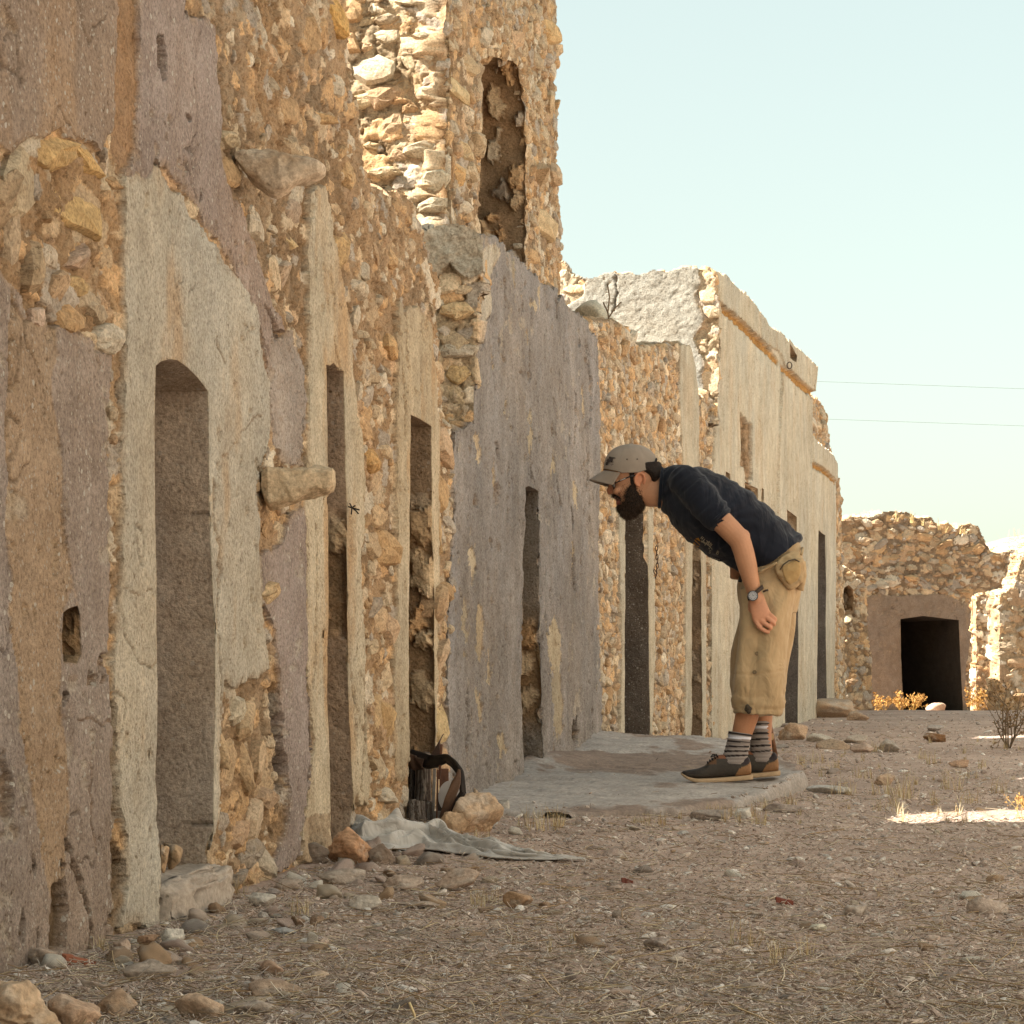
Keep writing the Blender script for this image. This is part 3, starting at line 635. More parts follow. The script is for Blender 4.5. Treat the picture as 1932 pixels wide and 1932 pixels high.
# ---- grey-purple plastered block
B = Wall(PA, (.17, 1), 8.52 * LA, 12.75 * LA, -.05, 2.45, .0085, .0060, 202, 'plastered_wall',
         'grey purple plastered wall with streaks and narrow doorway behind the platform')
B.base(.20, .13, .7, amp=.02, depth=.012)
B.patch([(800, 300), (1200, 300), (1200, 1600), (800, 1700)], C_GREY, fleck=.30, pits=.55, streak=.12, rough=.008, rough2=.003, var=.30, label='dark grey purple plaster coat with vertical slits and flakes')
B.patch([(905, 470), (935, 455), (945, 480), (925, 520), (930, 580), (905, 640), (895, 700), (890, 640)], C_PALE * .9, h=.001, rough=.006, ochre=.5)
B.setwarp(.075, 16.)
for k, (u, v, du, dv) in enumerate([(970, 520, 3, 22), (985, 555, 2, 12), (1017, 555, 4, 18), (1008, 580, 6, 14), (995, 640, 3, 20), (930, 680, 3, 20), (955, 760, 3, 30), (900, 850, 5, 36), (932, 900, 3, 40), (1042, 880, 4, 24), (1000, 820, 5, 40), (890, 1060, 6, 46), (878, 1180, 5, 60), (905, 1200, 9, 60), (922, 1260, 5, 40), (1046, 1220, 14, 60), (1052, 1330, 12, 70), (905, 1330, 6, 30), (948, 1400, 8, 26), (1085, 930, 5, 30), (1080, 1060, 3, 40), (1100, 760, 3, 30)]):
    B.patch([(u - du, v - dv * .6), (u, v - dv), (u + du * .8, v - dv * .3), (u + du, v + dv * .5), (u + du * .2, v + dv), (u - du * .7, v + dv * .6)], np.array((.46, .39, .28)) * (.85 + .1 * (k % 4)), h=-.003, rough=.004, name='bare_flake', ochre=.3)
B.setwarp(.03)
for c in ([(1106, 640), (1112, 700), (1117, 760), (1113, 800)], [(1110, 890), (1112, 960)], [(1050, 900), (1056, 960)], [(936, 835), (938, 870)], [(1086, 740), (1088, 780)], [(1080, 1040), (1083, 1110)], [(1048, 560), (1052, 600)], [(1000, 880), (1006, 910)], [(880, 1300), (882, 1390)]):
    B.crack(c, 2.6, .022, (.12, .085, .06))
for pl in ([(1078, 1380), (1090, 1345), (1094, 1385), (1086, 1420)], [(1076, 950), (1081, 985), (1078, 1010)], [(935, 840), (939, 862), (935, 870)], [(1072, 800), (1076, 830), (1073, 850)], [(1092, 620), (1097, 650), (1093, 660)], [(1050, 530), (1055, 560), (1051, 575)]): B.gouge(pl, .045, (.12, .085, .055))
B.outline([(905, 455), (912, 444), (936, 450), (964, 474), (985, 492), (1005, 512), (1044, 543), (1060, 560), (1075, 581), (1109, 603), (1112, 622), (1128, 640), (1134, 800), (1128, 1100), (1140, 1500), (1128, 1700), (820, 1700), (845, 1500), (842, 1240), (850, 1084), (858, 963), (853, 859), (857, 806), (880, 800), (893, 792), (896, 720), (899, 668), (902, 571), (911, 519)], .030)
D4 = [(990, 920), (997, 917), (1008, 922), (1018, 926), (1017, 1100), (1018, 1200), (1022, 1300), (1025, 1470), (1026, 1560), (988, 1600), (989, 1480), (984, 1300), (986, 1100), (989, 1000)]
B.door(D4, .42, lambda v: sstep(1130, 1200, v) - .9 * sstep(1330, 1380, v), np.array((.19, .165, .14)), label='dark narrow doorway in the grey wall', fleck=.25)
B.embed(.15, .10, .7, prot=.5, thick=.035)
B.build(.5)

# the block's rubble end, turned to the lens and in the sun
BE = Wall((-.60, 8.985), (1, 0), 0, .56, .3, 2.40, .005, .005, 210, 'rubble_wall_end', 'sunlit rubble end of the grey plastered wall, stacked stones with lime mortar')
BE.base(.22, .12, .85, amp=.045, mortar=np.array((.40, .31, .20)), depth=.02, stone_gain=1.05)
BE.stones([(862, 585, 32, 18, (.58, .43, .25), .1), (867, 700, 26, 24, (.58, .42, .22), .0), (866, 660, 36, 14, (.46, .41, .33), 0), (858, 640, 26, 22, (.46, .36, .24), 0), (858, 750, 22, 28, (.56, .45, .30), 0)], amp=.06, depth=.02)
BE.patch([(790, 410), (925, 415), (925, 505), (880, 530), (850, 500), (815, 540), (790, 520)], np.array((.47, .42, .335)), h=.012, rough=.020, rough2=.006, name='lime_shoulder', label='lumpy lime plaster shoulder on top of the wall end', ochre=.3)
BE.outline([(796, 452), (806, 436), (822, 426), (850, 420), (878, 423), (902, 434), (912, 450), (912, 519), (902, 571), (898, 668), (895, 720), (893, 800), (870, 840), (840, 880), (780, 900)], .016)
BE.embed(.17, .11, .8, prot=.6, thick=.05, gain=1.)
BE.build(.40)

# ---- tower
T1 = Wall((-1.6, 10.), (1, 0), 0, 1.345, .9, 4.30, .0070, .0062, 303, 'stone_tower', 'tall ruined rubble tower with a tall window slot, one side in full sun', loc=(-.26, 10, 1.2))
T1.rough = .022; T1.brel = .2; T1.base(.26, .155, .42, amp=.050, mortar=np.array((.34, .255, .16)), depth=.03, stone_gain=1.05, small=.30)
T1.stones([(702, 130, 42, 27, (.64, .56, .42), .1), (802, 100, 24, 11, (.62, .55, .42), 0), (800, 50 + 14, 30, 8, (.60, .52, .38), 0), (728, 65, 26, 14, (.60, .50, .36), .1), (690, 35, 30, 10, (.60, .47, .30), .4), (800, 226, 26, 20, (.64, .56, .42), .1), (738, 230, 22, 20, (.58, .42, .27), .2), (806, 280, 46, 18, (.64, .55, .40), .1), (822, 342, 26, 20, (.64, .57, .43), .1), (688, 188, 26, 14, (.60, .48, .30), .2), (768, 105, 14, 26, (.58, .48, .32), .5), (740, 190, 10, 9, (.50, .40, .28), 0), (752, 265, 18, 11, (.62, .53, .38), 0), (720, 325, 34, 12, (.62, .50, .33), .1), (815, 385, 28, 14, (.62, .54, .40), 0), (816, 415, 18, 10, (.60, .50, .36), 0), (780, 0, 44, 8, (.62, .52, .37), 0), (700, 272, 16, 8, (.60, .46, .28), 0)], amp=.075, depth=.03)
T1.outline([(560, -900), (852, -900), (848, 0), (853, 120), (846, 240), (852, 330), (848, 500), (560, 560)], .012)
T1.embed(.21, .13, .52, prot=.6, thick=.062, gain=.82)
T1.build(.0)
T2 = Wall((-.258, 10.), (.17, 1), 0, 3.2 * LA, 1.25, 4.30, .0080, .0065, 304, 'stone_tower', None)
bpy.data.objects.remove(T2.root); T2.root = T1.root
T2.regs[0] = ('front_face', None)
T2.rough = .02; T2.base(.17, .105, .62, amp=.034, mortar=C_EARTH * (1.05, 1.02, .98), depth=.02, stone_gain=1.05)
T2.stones([(872, 170, 17, 20, (.62, .48, .28), .0), (872, 330, 8, 22, (.60, .40, .20), 0), (890, 120, 12, 22, (.56, .42, .26), 0), (884, 285, 10, 18, (.60, .46, .28), 0), (1030, 420, 13, 26, (.60, .46, .28), 0), (1046, 200, 9, 26, (.58, .44, .28), 0), (1040, 60, 9, 20, (.60, .42, .22), 0), (1024, 340, 12, 24, (.58, .45, .30), 0), (1050, 330, 8, 20, (.56, .42, .28), 0)], amp=.045, depth=.02)
T2.outline([(840, -900), (1052, -900), (1055, 40), (1058, 100), (1053, 160), (1060, 220), (1056, 300), (1062, 400), (1066, 500), (1068, 700), (840, 700)], .030)
T2.door([(917, 112), (930, 106), (978, 116), (988, 130), (992, 170), (997, 260), (998, 520), (997, 600), (915, 560), (912, 440), (911, 330), (916, 200)], .40, lambda v: v * 0 + .9, np.array((.22, .15, .09)), name='window_slot', label='tall window slot with rubble reveal', fleck=.1, stone_amp=.07)
T2.embed(.17, .105, .72, prot=.55, thick=.048, gain=1.02)
T2.build(.5)

# ---- rubble wall behind the man
LC = math.hypot(.245, 1.); PC = (-2.628, 0.)
Cw = Wall(PC, (.245, 1), 12.35 * LC, 16.42 * LC, 0.0, 2.75, .0095, .0075, 404, 'rubble_wall', 'orange rubble wall with dark doorway behind the bending man')
Cw.rough = .014; Cw.base(.14, .10, .85, amp=.034, mortar=np.array((.33, .255, .175)), depth=.018, stone_gain=1.08)
for (pl, nm) in (([(1284, 640), (1296, 646), (1304, 652), (1313, 687), (1318, 744), (1320, 881), (1318, 940), (1306, 1000), (1290, 960), (1288, 860), (1282, 740)], 'tall pale tongue of plaster left on the rubble'), ([(1166, 960), (1180, 960), (1179, 1385), (1168, 1385), (1173, 1200)], 'pale plaster edge left of the dark doorway'),
                 ([(1293, 1000), (1305, 1000), (1303, 1395), (1291, 1395)], 'thin pale plaster strip'), ([(1321, 1000), (1332, 1000), (1331, 1395), (1323, 1395), (1321, 1200)], 'thin pale plaster strip right of the gap'), ([(1222, 960), (1232, 960), (1236, 1200), (1230, 1390), (1220, 1390)], None), ([(1352, 960), (1376, 960), (1372, 1240), (1366, 1260), (1360, 1240), (1352, 1100)], None)):
    Cw.patch(pl, C_DPALE * .96, h=.006, label=nm, streak=.12, ochre=.2, fleck=.1)
Cw.crack([(1340, 560), (1346, 700), (1340, 900), (1338, 1100), (1345, 1300)], 5, .04, (.25, .14, .06))
Cw.outline([(1109, 607), (1125, 606), (1155, 606), (1180, 613), (1198, 626), (1203, 645), (1212, 650), (1240, 654), (1262, 662), (1283, 650), (1300, 650), (1312, 690), (1318, 738), (1330, 745), (1348, 735), (1352, 900), (1380, 1100), (1380, 1500), (1100, 1500), (1128, 1100), (1134, 800), (1118, 690)], .028)
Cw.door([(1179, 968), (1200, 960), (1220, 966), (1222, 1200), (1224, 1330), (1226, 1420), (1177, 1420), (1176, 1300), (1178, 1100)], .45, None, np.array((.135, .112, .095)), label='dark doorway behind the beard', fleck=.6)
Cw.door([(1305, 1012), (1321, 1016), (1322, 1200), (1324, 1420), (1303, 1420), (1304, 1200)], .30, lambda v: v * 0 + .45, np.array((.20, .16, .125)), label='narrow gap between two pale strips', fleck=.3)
Cw.embed(.135, .095, .85, prot=.6, thick=.042, gain=1.05, tone=(.30, .24, .18))
Cw.build(.5)

# ---- pale plastered house with string course
D = Wall(PC, (.245, 1), 16.30 * LC, 22.42 * LC, .05, 3.65, .0125, .0095, 505, 'plastered_house', 'pale plastered house front with broken string course, its grey rendered side in the sun', loc=(1.4, 16.3, .1))
D.base(.22, .14, .8, amp=.03, mortar=C_EARTH, depth=.02)
D.setwarp(.020)
D.patch([(1330, 480), (1560, 640), (1560, 1500), (1330, 1500)], C_DPALE, fleck=.15, streak=.16, rough=.004, var=.10, ochre=.22, label='pale streaked plaster front')
D.patch([(1346, 500), (1376, 520), (1450, 610), (1486, 640), (1545, 684), (1542, 738), (1536, 742), (1484, 694), (1478, 690), (1472, 668), (1450, 654), (1420, 628), (1390, 598), (1354, 570)], C_DPALE * .96, h=.022, name='parapet_band', fleck=.1, streak=.14, ochre=.2, rough=.006)
for pl in ([(1354, 570), (1390, 598), (1420, 628), (1450, 655), (1470, 680), (1469, 692), (1440, 665), (1410, 635), (1380, 606), (1354, 582)], [(1473, 688), (1490, 700), (1515, 722), (1537, 740), (1536, 752), (1510, 736), (1490, 716), (1474, 702)]):
    D.gouge(pl, .03, np.array((.42, .24, .085)), .02)
D.patch([(1474, 704), (1530, 756), (1526, 1080), (1523, 1500), (1461, 1500), (1464, 1100), (1466, 900)], C_DPALE * 1.0, h=.022, fleck=.15, streak=.18, ochre=.15, label='slightly raised pale plaster bay')
D.gouge([(1396, 779), (1404, 785), (1412, 800), (1420, 799), (1422, 904), (1416, 912), (1409, 907), (1404, 880), (1396, 878), (1398, 840)], .04, C_EARTH, .03)
D.crack([(1413, 800), (1411, 840), (1414, 880), (1410, 905)], 4, .05, (.08, .05, .03))
D.crack([(1350, 575), (1354, 660), (1347, 780), (1343, 880), (1338, 1000)], 6, .05, (.22, .12, .05))
D.outline([(1345, 512), (1364, 517), (1387, 543), (1399, 549), (1412, 562), (1425, 581), (1441, 600), (1447, 616), (1460, 623), (1471, 626), (1483, 642), (1508, 661), (1539, 690), (1536, 738), (1531, 783), (1527, 1080), (1524, 1500), (1330, 1500), (1345, 880), (1350, 782), (1359, 655), (1354, 575)], .022)
for pl, nm in (([(1369, 889), (1378, 894), (1378, 921), (1369, 917)], 'socket'), ([(1405, 910), (1430, 922), (1430, 946), (1406, 934)], 'niche'), ([(1437, 920), (1442, 924), (1441, 958), (1436, 954)], 'socket'), ([(1480, 961), (1499, 976), (1499, 1010), (1481, 1000)], 'niche'), ([(1485, 648), (1499, 672), (1497, 684), (1486, 676)], 'socket')):
    D.door(pl, .10, lambda v: v * 0 + .3, np.array((.42, .32, .21)), name=nm, fleck=0, back=(.34, .23, .12))
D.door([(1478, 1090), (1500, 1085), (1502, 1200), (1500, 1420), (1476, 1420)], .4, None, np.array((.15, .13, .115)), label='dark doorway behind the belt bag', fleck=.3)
D.embed(.2, .13, .7, prot=.5, thick=.05)
D.build(.5)
DS = Wall((.20, 16.30), (1, 0), 0, 1.215, 1.6, 3.70, .0085, .0085, 520, 'plastered_house', None)
bpy.data.objects.remove(DS.root); DS.root = D.root; DS.regs[0] = ('side_rubble', None)
DS.base(.24, .17, .85, amp=.05, mortar=np.array((.42, .33, .22)), depth=.035, stone_gain=1.1)
DS.patch([(1083, 500), (1160, 480), (1318, 480), (1322, 540), (1312, 560), (1330, 600), (1308, 640), (1330, 680), (1322, 760), (1060, 800), (1060, 580), (1100, 560), (1104, 535)], np.array((.295, .285, .25)), fleck=.3, rough=.007, rough2=.0045, var=.12, name='rendered_side', label='rough grey render in the sun on the side of the pale house')
DS.crack([(1160, 516), (1166, 550), (1158, 585)], 3, .02, (.2, .16, .12))
DS.outline([(1050, 490), (1068, 494), (1083, 516), (1100, 520), (1153, 516), (1185, 513), (1214, 511), (1260, 509), (1304, 504), (1350, 510), (1360, 600), (1356, 800), (1050, 800)], .025)
DS.embed(.22, .16, .85, prot=.55, thick=.06, gain=1.05)
DS.build(.4)

# ---- lower house end beyond, and the broken rubble wall rising behind it
E = Wall((-2.66, 0), (.245, 1), 21.5 * LC, 25.9 * LC, .05, 2.95, .016, .012, 606, 'low_plastered_house', 'low pale house end with dark slit doorway, next to the far rubble yard')
E.base(.24, .16, .82, amp=.05, mortar=C_EARTH, depth=.02)
E.patch([(1520, 780), (1578, 860), (1578, 1100), (1570, 1500), (1510, 1500)], C_DPALE, streak=.16, ochre=.2, fleck=.1, label='pale plaster of the low house')
E.patch([(1530, 800), (1578, 850), (1578, 908), (1556, 886), (1532, 872)], C_DPALE * .97, h=.02, name='parapet_band', streak=.1)
E.gouge([(1532, 872), (1556, 886), (1577, 908), (1577, 916), (1556, 896), (1532, 882)], .03, np.array((.42, .24, .085)), .02)
E.outline([(1520, 812), (1540, 832), (1560, 850), (1572, 862), (1580, 878), (1586, 905), (1590, 960), (1592, 1050), (1596, 1200), (1600, 1345), (1600, 1450), (1510, 1500)], .03)
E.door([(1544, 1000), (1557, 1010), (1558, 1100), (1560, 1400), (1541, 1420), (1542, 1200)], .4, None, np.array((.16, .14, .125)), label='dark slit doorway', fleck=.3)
E.embed(.22, .15, .85, prot=.55, thick=.06)
E.build(.5)
G = Wall((-3.02, 0), (.245, 1), 23.0 * LC, 28.4 * LC, .3, 3.95, .018, .014, 616, 'rubble_gable', 'broken orange rubble wall rising behind the low pale house')
G.base(.26, .17, .85, amp=.06, mortar=C_EARTH * 1.1, depth=.03, stone_gain=1.05)
G.outline([(1500, 730), (1534, 744), (1548, 752), (1559, 766), (1565, 800), (1572, 846), (1580, 880), (1588, 926), (1591, 975), (1592, 1100), (1596, 1450), (1500, 1450)], .04)
G.embed(.24, .16, .85, prot=.55, thick=.07)
G.build(.5)

# ---- far yard wall with the black doorway
dF = np.array((.86, .51)); dF /= np.linalg.norm(dF)
Fw = Wall((4.45, 33.85), dF, -.6, 4.6, .05, 3.1, .0140, .0120, 707, 'yard_wall', 'far rubble yard wall in shade with a wide black doorway')
Fw.base(.27, .16, .72, amp=.06, mortar=np.array((.235, .165, .105)), depth=.02, stone_gain=.82)
Fw.setwarp(.03, 6.)
Fw.patch([(1636, 1128), (1660, 1118), (1700, 1126), (1740, 1120), (1790, 1124), (1826, 1140), (1836, 1180), (1822, 1260), (1830, 1400), (1630, 1400)], np.array((.215, .165, .125)), rough=.008, fleck=.15, label='dark grey plaster surround of the black doorway', ochre=.25)
Fw.outline([(1560, 985), (1592, 978), (1640, 974), (1666, 966), (1684, 968), (1711, 967), (1735, 974), (1759, 978), (1772, 988), (1788, 986), (1804, 996), (1816, 988), (1848, 990), (1860, 1010), (1864, 1024), (1872, 1040), (1890, 1044), (1914, 1040), (1930, 1026), (1960, 1010), (1960, 1450), (1560, 1450)], .06, 4.)
Fw.door([(1699, 1168), (1742, 1162), (1809, 1170), (1812, 1250), (1817, 1335), (1817, 1420), (1704, 1420), (1703, 1302), (1700, 1240)], 4.2, None, np.array((.035, .028, .022)), label='wide black doorway into an unlit room', fleck=0, back=(.02, .016, .012))  # interior coloured near black: the dark of the room is painted in
Fw.embed(.30, .165, .72, prot=.5, thick=.08, gain=.72, tone=(.20, .14, .09))
Fw.build(.6)
# short pier with a small arched niche, left of the yard
J = Wall((4.02, 28.9), (.78, .62), 0, .52, .1, 2.10, .009, .009, 717, 'niche_pier', 'short rubble pier with small arched niche at the left of the yard')
J.base(.22, .15, .85, amp=.055, mortar=C_EARTH * .8, depth=.03, stone_gain=.9)
J.outline([(1585, 1076), (1600, 1071), (1620, 1082), (1632, 1086), (1634, 1120), (1640, 1180), (1648, 1240), (1652, 1300), (1654, 1450), (1580, 1450)], .03)
J.door([(1592, 1120), (1596, 1108), (1604, 1104), (1612, 1112), (1614, 1130), (1612, 1152), (1592, 1156)], .22, lambda v: v * 0 + .5, np.array((.20, .13, .075)), name='niche', label='small arched niche', fleck=0, back=(.10, .07, .045))
J.embed(.2, .14, .85, prot=.5, thick=.06, gain=.9)
J.build(.5)
# wall at right of the yard: shaded flank and sunlit end
K1 = Wall((6.50, 33.3), dF, 0, .62, .05, 2.2, .011, .011, 727, 'side_wall', 'rubble wall at the right edge of the yard, sunlit along its end')
K1.base(.26, .16, .85, amp=.06, mortar=C_EARTH * .8, depth=.03)
K1.outline([(1838, 1126), (1852, 1122), (1870, 1120), (1878, 1114), (1896, 1112), (1920, 1480), (1838, 1480)], .03)
K1.embed(.22, .15, .85, prot=.5, thick=.07, gain=.9)
K1.build(.12)
K2 = Wall((5.93, 28.92), (1, .56), 0, 3.4, .05, 3.0, .012, .012, 728, 'side_wall', None)
bpy.data.objects.remove(K2.root); K2.root = K1.root; K2.regs[0] = ('end_face', None)
K2.base(.30, .18, .85, amp=.07, mortar=np.array((.30, .23, .15)), depth=.035, stone_gain=.8)
K2.outline([(1884, 1124), (1896, 1118), (1912, 1108), (1920, 1090), (1927, 1071), (1935, 1040), (1960, 1010), (2300, 960), (2300, 1500), (1884, 1480)], .04)
K2.embed(.30, .18, .85, prot=.5, thick=.07, gain=.80)
K2.build(.22)
# unseen wall behind the tower front, added to keep sun off the ground
T3 = Wall((-.60, 12.3), (.17, 1), 0, 2.7, .3, 5.3, .05, .05, 305, 'stone_tower', None)  # added unseen sun blocker, parented under the tower
bpy.data.objects.remove(T3.root); T3.root = T1.root; T3.regs[0] = ('tower_sun_blocker', None)
T3.base(.26, .16, .8, amp=.05); T3.build(.4)
# the nearest wall goes on past the left edge of the photograph, towards the lens and behind it
A2 = Wall(PA, (.17, 1), -7. * LA, 4.23 * LA, -.10, 3.6, .04, .04, 131, 'ruined_wall', None)
bpy.data.objects.remove(A2.root); A2.root = A.root; A2.regs[0] = ('plaster_front', None)
A2.base(.2, .12, .6, amp=.03); A2.col[:] = C_SPECK
A2.build(.5)
# tall unseen wall behind it, added to cast its shadow across the street
R = Wall((-3.2, 6.30), (.17, 1), 0, 2.1, .0, 6.7, .05, .05, 808, 'rear_sun_blocker', 'tall unseen wall behind the street front, added to shade the street')
R.base(.3, .18, .8, amp=.05)
R.build(.5)

# unseen wall across the street, added to bounce sunlight onto the fronts
O = Wall((8.6, 22.5), (-.25, -1), 0, 27., .0, 4.2, .06, .06, 909, 'sun_bounce_wall', 'unseen sunlit lime plastered wall across the street, added for its bounce light')
O.base(.3, .18, .8, amp=.05, mortar=np.array((.50, .37, .22)))
O.patch([(-99999, -99999), (99999, -99999), (99999, 99999), (-99999, 99999)], (.58, .45, .30), rough=.01) if False else None
O.col[:] = np.array((.62, .585, .53)) * (1 + .15 * fbm(O.S, O.Z, 5, 3))[..., None]
O.build(.5)
# ================================================================== GROUND
GY = [-2000, 0, 5, 7, 8.5, 10, 13, 16, 20, 23, 26, 28, 30, 35, 45, 80, 300, 3000]
GZ = [-.53, -.53, -.53, -.505, -.475, -.465, -.425, -.395, -.355, -.325, -.300, -.31, -.35, -.40, -.36, -.3, -.2, -.2]
def gh(x, y, rough=True):
    x = np.asarray(x, float); y = np.asarray(y, float)
    z = H + np.interp(y, GY, GZ)
    wl = -1.678 + .17 * y
    z = z + .035 * np.exp(-np.clip(x - wl, 0, 9) / .16) * sstep(5.8, 7.2, y) * (1 - sstep(8.3, 8.8, y))
    if rough:
        near = 1 - sstep(14, 40, y)
        z = z + (.012 * fbm(x * 1.7, y * 1.3, 31, 3) + .009 * fbm(x * 7, y * 7, 33, 4, .6) * (1 - sstep(20, 60, np.abs(y - 8)))) * (.4 + .6 * near)
    return z
def on_ground(u, v):
    """the point of the ground seen at photo position (u, v)"""
    lo, hi = 3.0, 26.0
    for _ in range(50):
        m = .5 * (lo + hi); x = (u - U0) / F * m
        if V0 - F * (float(gh(x, m, False)) - H) / m > v: lo = m
        else: hi = m
    y = .5 * (lo + hi); x = (u - U0) / F * y
    return np.array([x, y, float(gh(x, y))])

def axis(fine0, fine1, step, far, grow=1.16):
    a = list(np.arange(fine0, fine1, step)); s = step
    hi = [fine1]
    while hi[-1] < far: s *= grow; hi.append(hi[-1] + s)
    s = step; lo = [fine0]
    while lo[-1] > -far: s *= grow; lo.append(lo[-1] - s)
    return np.array(lo[:0:-1] + a + hi)
gx = axis(-1.4, 2.6, .016, 2500.); gy = axis(3.2, 11.5, .016, 2500., 1.05)
gX, gY = np.meshgrid(gx, gy, indexing='ij')
gZ = gh(gX, gY)
def ground_mat():
    m, nt, b = newmat('dry_earth'); L = nt.links.new
    tc = N(nt, 'ShaderNodeTexCoord')
    n1 = N(nt, 'ShaderNodeTexNoise', inputs={'Scale': 6., 'Detail': 9., 'Roughness': .7}); n2 = N(nt, 'ShaderNodeTexNoise', inputs={'Scale': 120., 'Detail': 5., 'Roughness': .7}); n3 = N(nt, 'ShaderNodeTexNoise', inputs={'Scale': .9, 'Detail': 4.})
    for n in (n1, n2, n3): L(tc.outputs['Object'], n.inputs['Vector'])
    c = ramp(nt, n1.outputs[0], [(.3, (.32, .24, .20)), (.55, (.45, .355, .30)), (.75, (.55, .455, .39))])
    c = mixc(nt, 1., c, ramp(nt, n2.outputs[0], [(.3, (.6, .58, .56)), (.7, (1.35, 1.33, 1.3))]), 'MULTIPLY')
    c = mixc(nt, 1., c, ramp(nt, n3.outputs[0], [(.35, (.86, .84, .82)), (.65, (1.12, 1.10, 1.08))]), 'MULTIPLY')
    L(c, b.inputs['Base Color']); b.inputs['Roughness'].default_value = .96; b.inputs['Specular IOR Level'].default_value = .1
    bp = N(nt, 'ShaderNodeBump', inputs={'Strength': .7, 'Distance': .008}); L(n2.outputs[0], bp.inputs['Height']); L(bp.outputs[0], b.inputs['Normal'])
    return m
M_GROUND = ground_mat()
gme = mesh_np('ground', np.stack([gX, gY, gZ], -1).reshape(-1, 3), grid_faces(len(gx), len(gy)))
tag(link('ground', gme, M_GROUND), kind='structure')

# rising ground behind the yard's right corner
hx, hy = np.meshgrid(np.linspace(6.2, 22, 90), np.linspace(36.5, 60, 90), indexing='ij')
hz = gh(hx, hy) + 3.0 * sstep(6.4, 9.0, hx) * sstep(36.5, 40, hy) * (1 + .10 * fbm(hx * .8, hy * .8, 55, 4)) - .3 * (1 - sstep(36.5, 37.5, hy)) - .3 * (1 - sstep(6.2, 6.8, hx))
tag(link('hill', mesh_np('hill', np.stack([hx, hy, hz], -1).reshape(-1, 3), grid_faces(90, 90)), M_GROUND), kind='structure')

# ================================================================== PLATFORM
def platform():
    P = [(-.32, 9.30, -.405), (-.40, 8.46, -.440), (.155, 8.40, -.452), (.58, 8.58, -.448), (.86, 9.05, -.438), (1.06, 9.62, -.422), (1.27, 10.35, -.388), (1.36, 11.0, -.372), (1.30, 12.0, -.335), (1.12, 13.2, -.295), (.92, 14.6, -.315), (.40, 12.7, -.245), (.08, 11.0, -.30), (-.16, 9.5, -.395)]
    ctrl = np.array(P + [(.6, 10, -.405), (.9, 10., -.41), (.35, 10.4, -.385), (.9, 11.5, -.345), (.7, 12.5, -.285), (.9, 9.9, -.413), (.75, 9.9, -.411)])
    def top(x, y):
        d = (x[..., None] - ctrl[:, 0]) ** 2 * 3 + (y[..., None] - ctrl[:, 1]) ** 2
        w = 1 / (d + .05) ** 1.6
        return H + (w * ctrl[:, 2]).sum(-1) / w.sum(-1)
    xs = np.arange(-.5, 1.55, .010); ys = np.arange(8.4, 14.8, .016)
    X, Y = np.meshgrid(xs, ys, indexing='ij')
    Z = top(X, Y)
    lay = fbm(X * 2.2, Y * 5.5, 61, 5, .6)
    Z = Z + .010 * fbm(X * 3, Y * 6, 60, 4) + .006 * fbm(X * 22, Y * 30, 62, 4, .6) - .006 * sstep(.05, .12, lay)
    ox = .045 * fbm(X * 5, Y * 5, 63, 4, .6); oy = .045 * fbm(X * 5, Y * 5, 64, 4, .6)
    poly = [(p[0], p[1]) for p in P]
    inside = pip(X + ox, Y + oy, poly)
    dist = np.full(X.shape, 9.)
    pp = np.array(poly)
    for a, b in zip(pp, np.roll(pp, -1, 0)):
        e = b - a; t = np.clip(((X + ox - a[0]) * e[0] + (Y + oy - a[1]) * e[1]) / (e @ e), 0, 1)
        dist = np.minimum(dist, np.hypot(X + ox - a[0] - t * e[0], Y + oy - a[1] - t * e[1]))
    g = gh(X, Y)
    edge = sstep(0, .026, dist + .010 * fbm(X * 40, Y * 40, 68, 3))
    Z2 = np.where(inside, g + (Z - g) * np.maximum(edge, .0) ** .5, g - .05)
    keep = inside | (dist < .03)
    soil = sstep(-.02, .22, fbm(X * 2.6, Y * 1.8, 66, 5, .65) + .50 * (1 - sstep(.2, 1.1, np.abs(Y - 11.0))) - .14)
    con = np.array((.38, .34, .305)) * (1 + .26 * fbm(X * 9, Y * 14, 65, 5, .6))[..., None]
    col = con * (1 - soil)[..., None] + np.array((.26, .195, .155)) * (1 + .3 * fbm(X * 20, Y * 30, 67, 4))[..., None] * soil[..., None]
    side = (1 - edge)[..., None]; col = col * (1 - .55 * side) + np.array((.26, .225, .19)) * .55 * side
    f = grid_faces(*X.shape); kf = keep.ravel()[f].all(1); f = f[kf]
    us, inv = np.unique(f.ravel(), return_inverse=True)
    V = np.stack([X, Y, Z2], -1).reshape(-1, 3)[us]
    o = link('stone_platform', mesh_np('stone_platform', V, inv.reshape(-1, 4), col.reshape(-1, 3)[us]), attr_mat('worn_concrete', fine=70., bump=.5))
    tag(o, 'low worn concrete platform with broken edge, the man stands on it', 'platform')
    return top
PTOP = platform()
def ptop(x, y): return float(PTOP(np.array([float(x)]), np.array([float(y)]))[0])

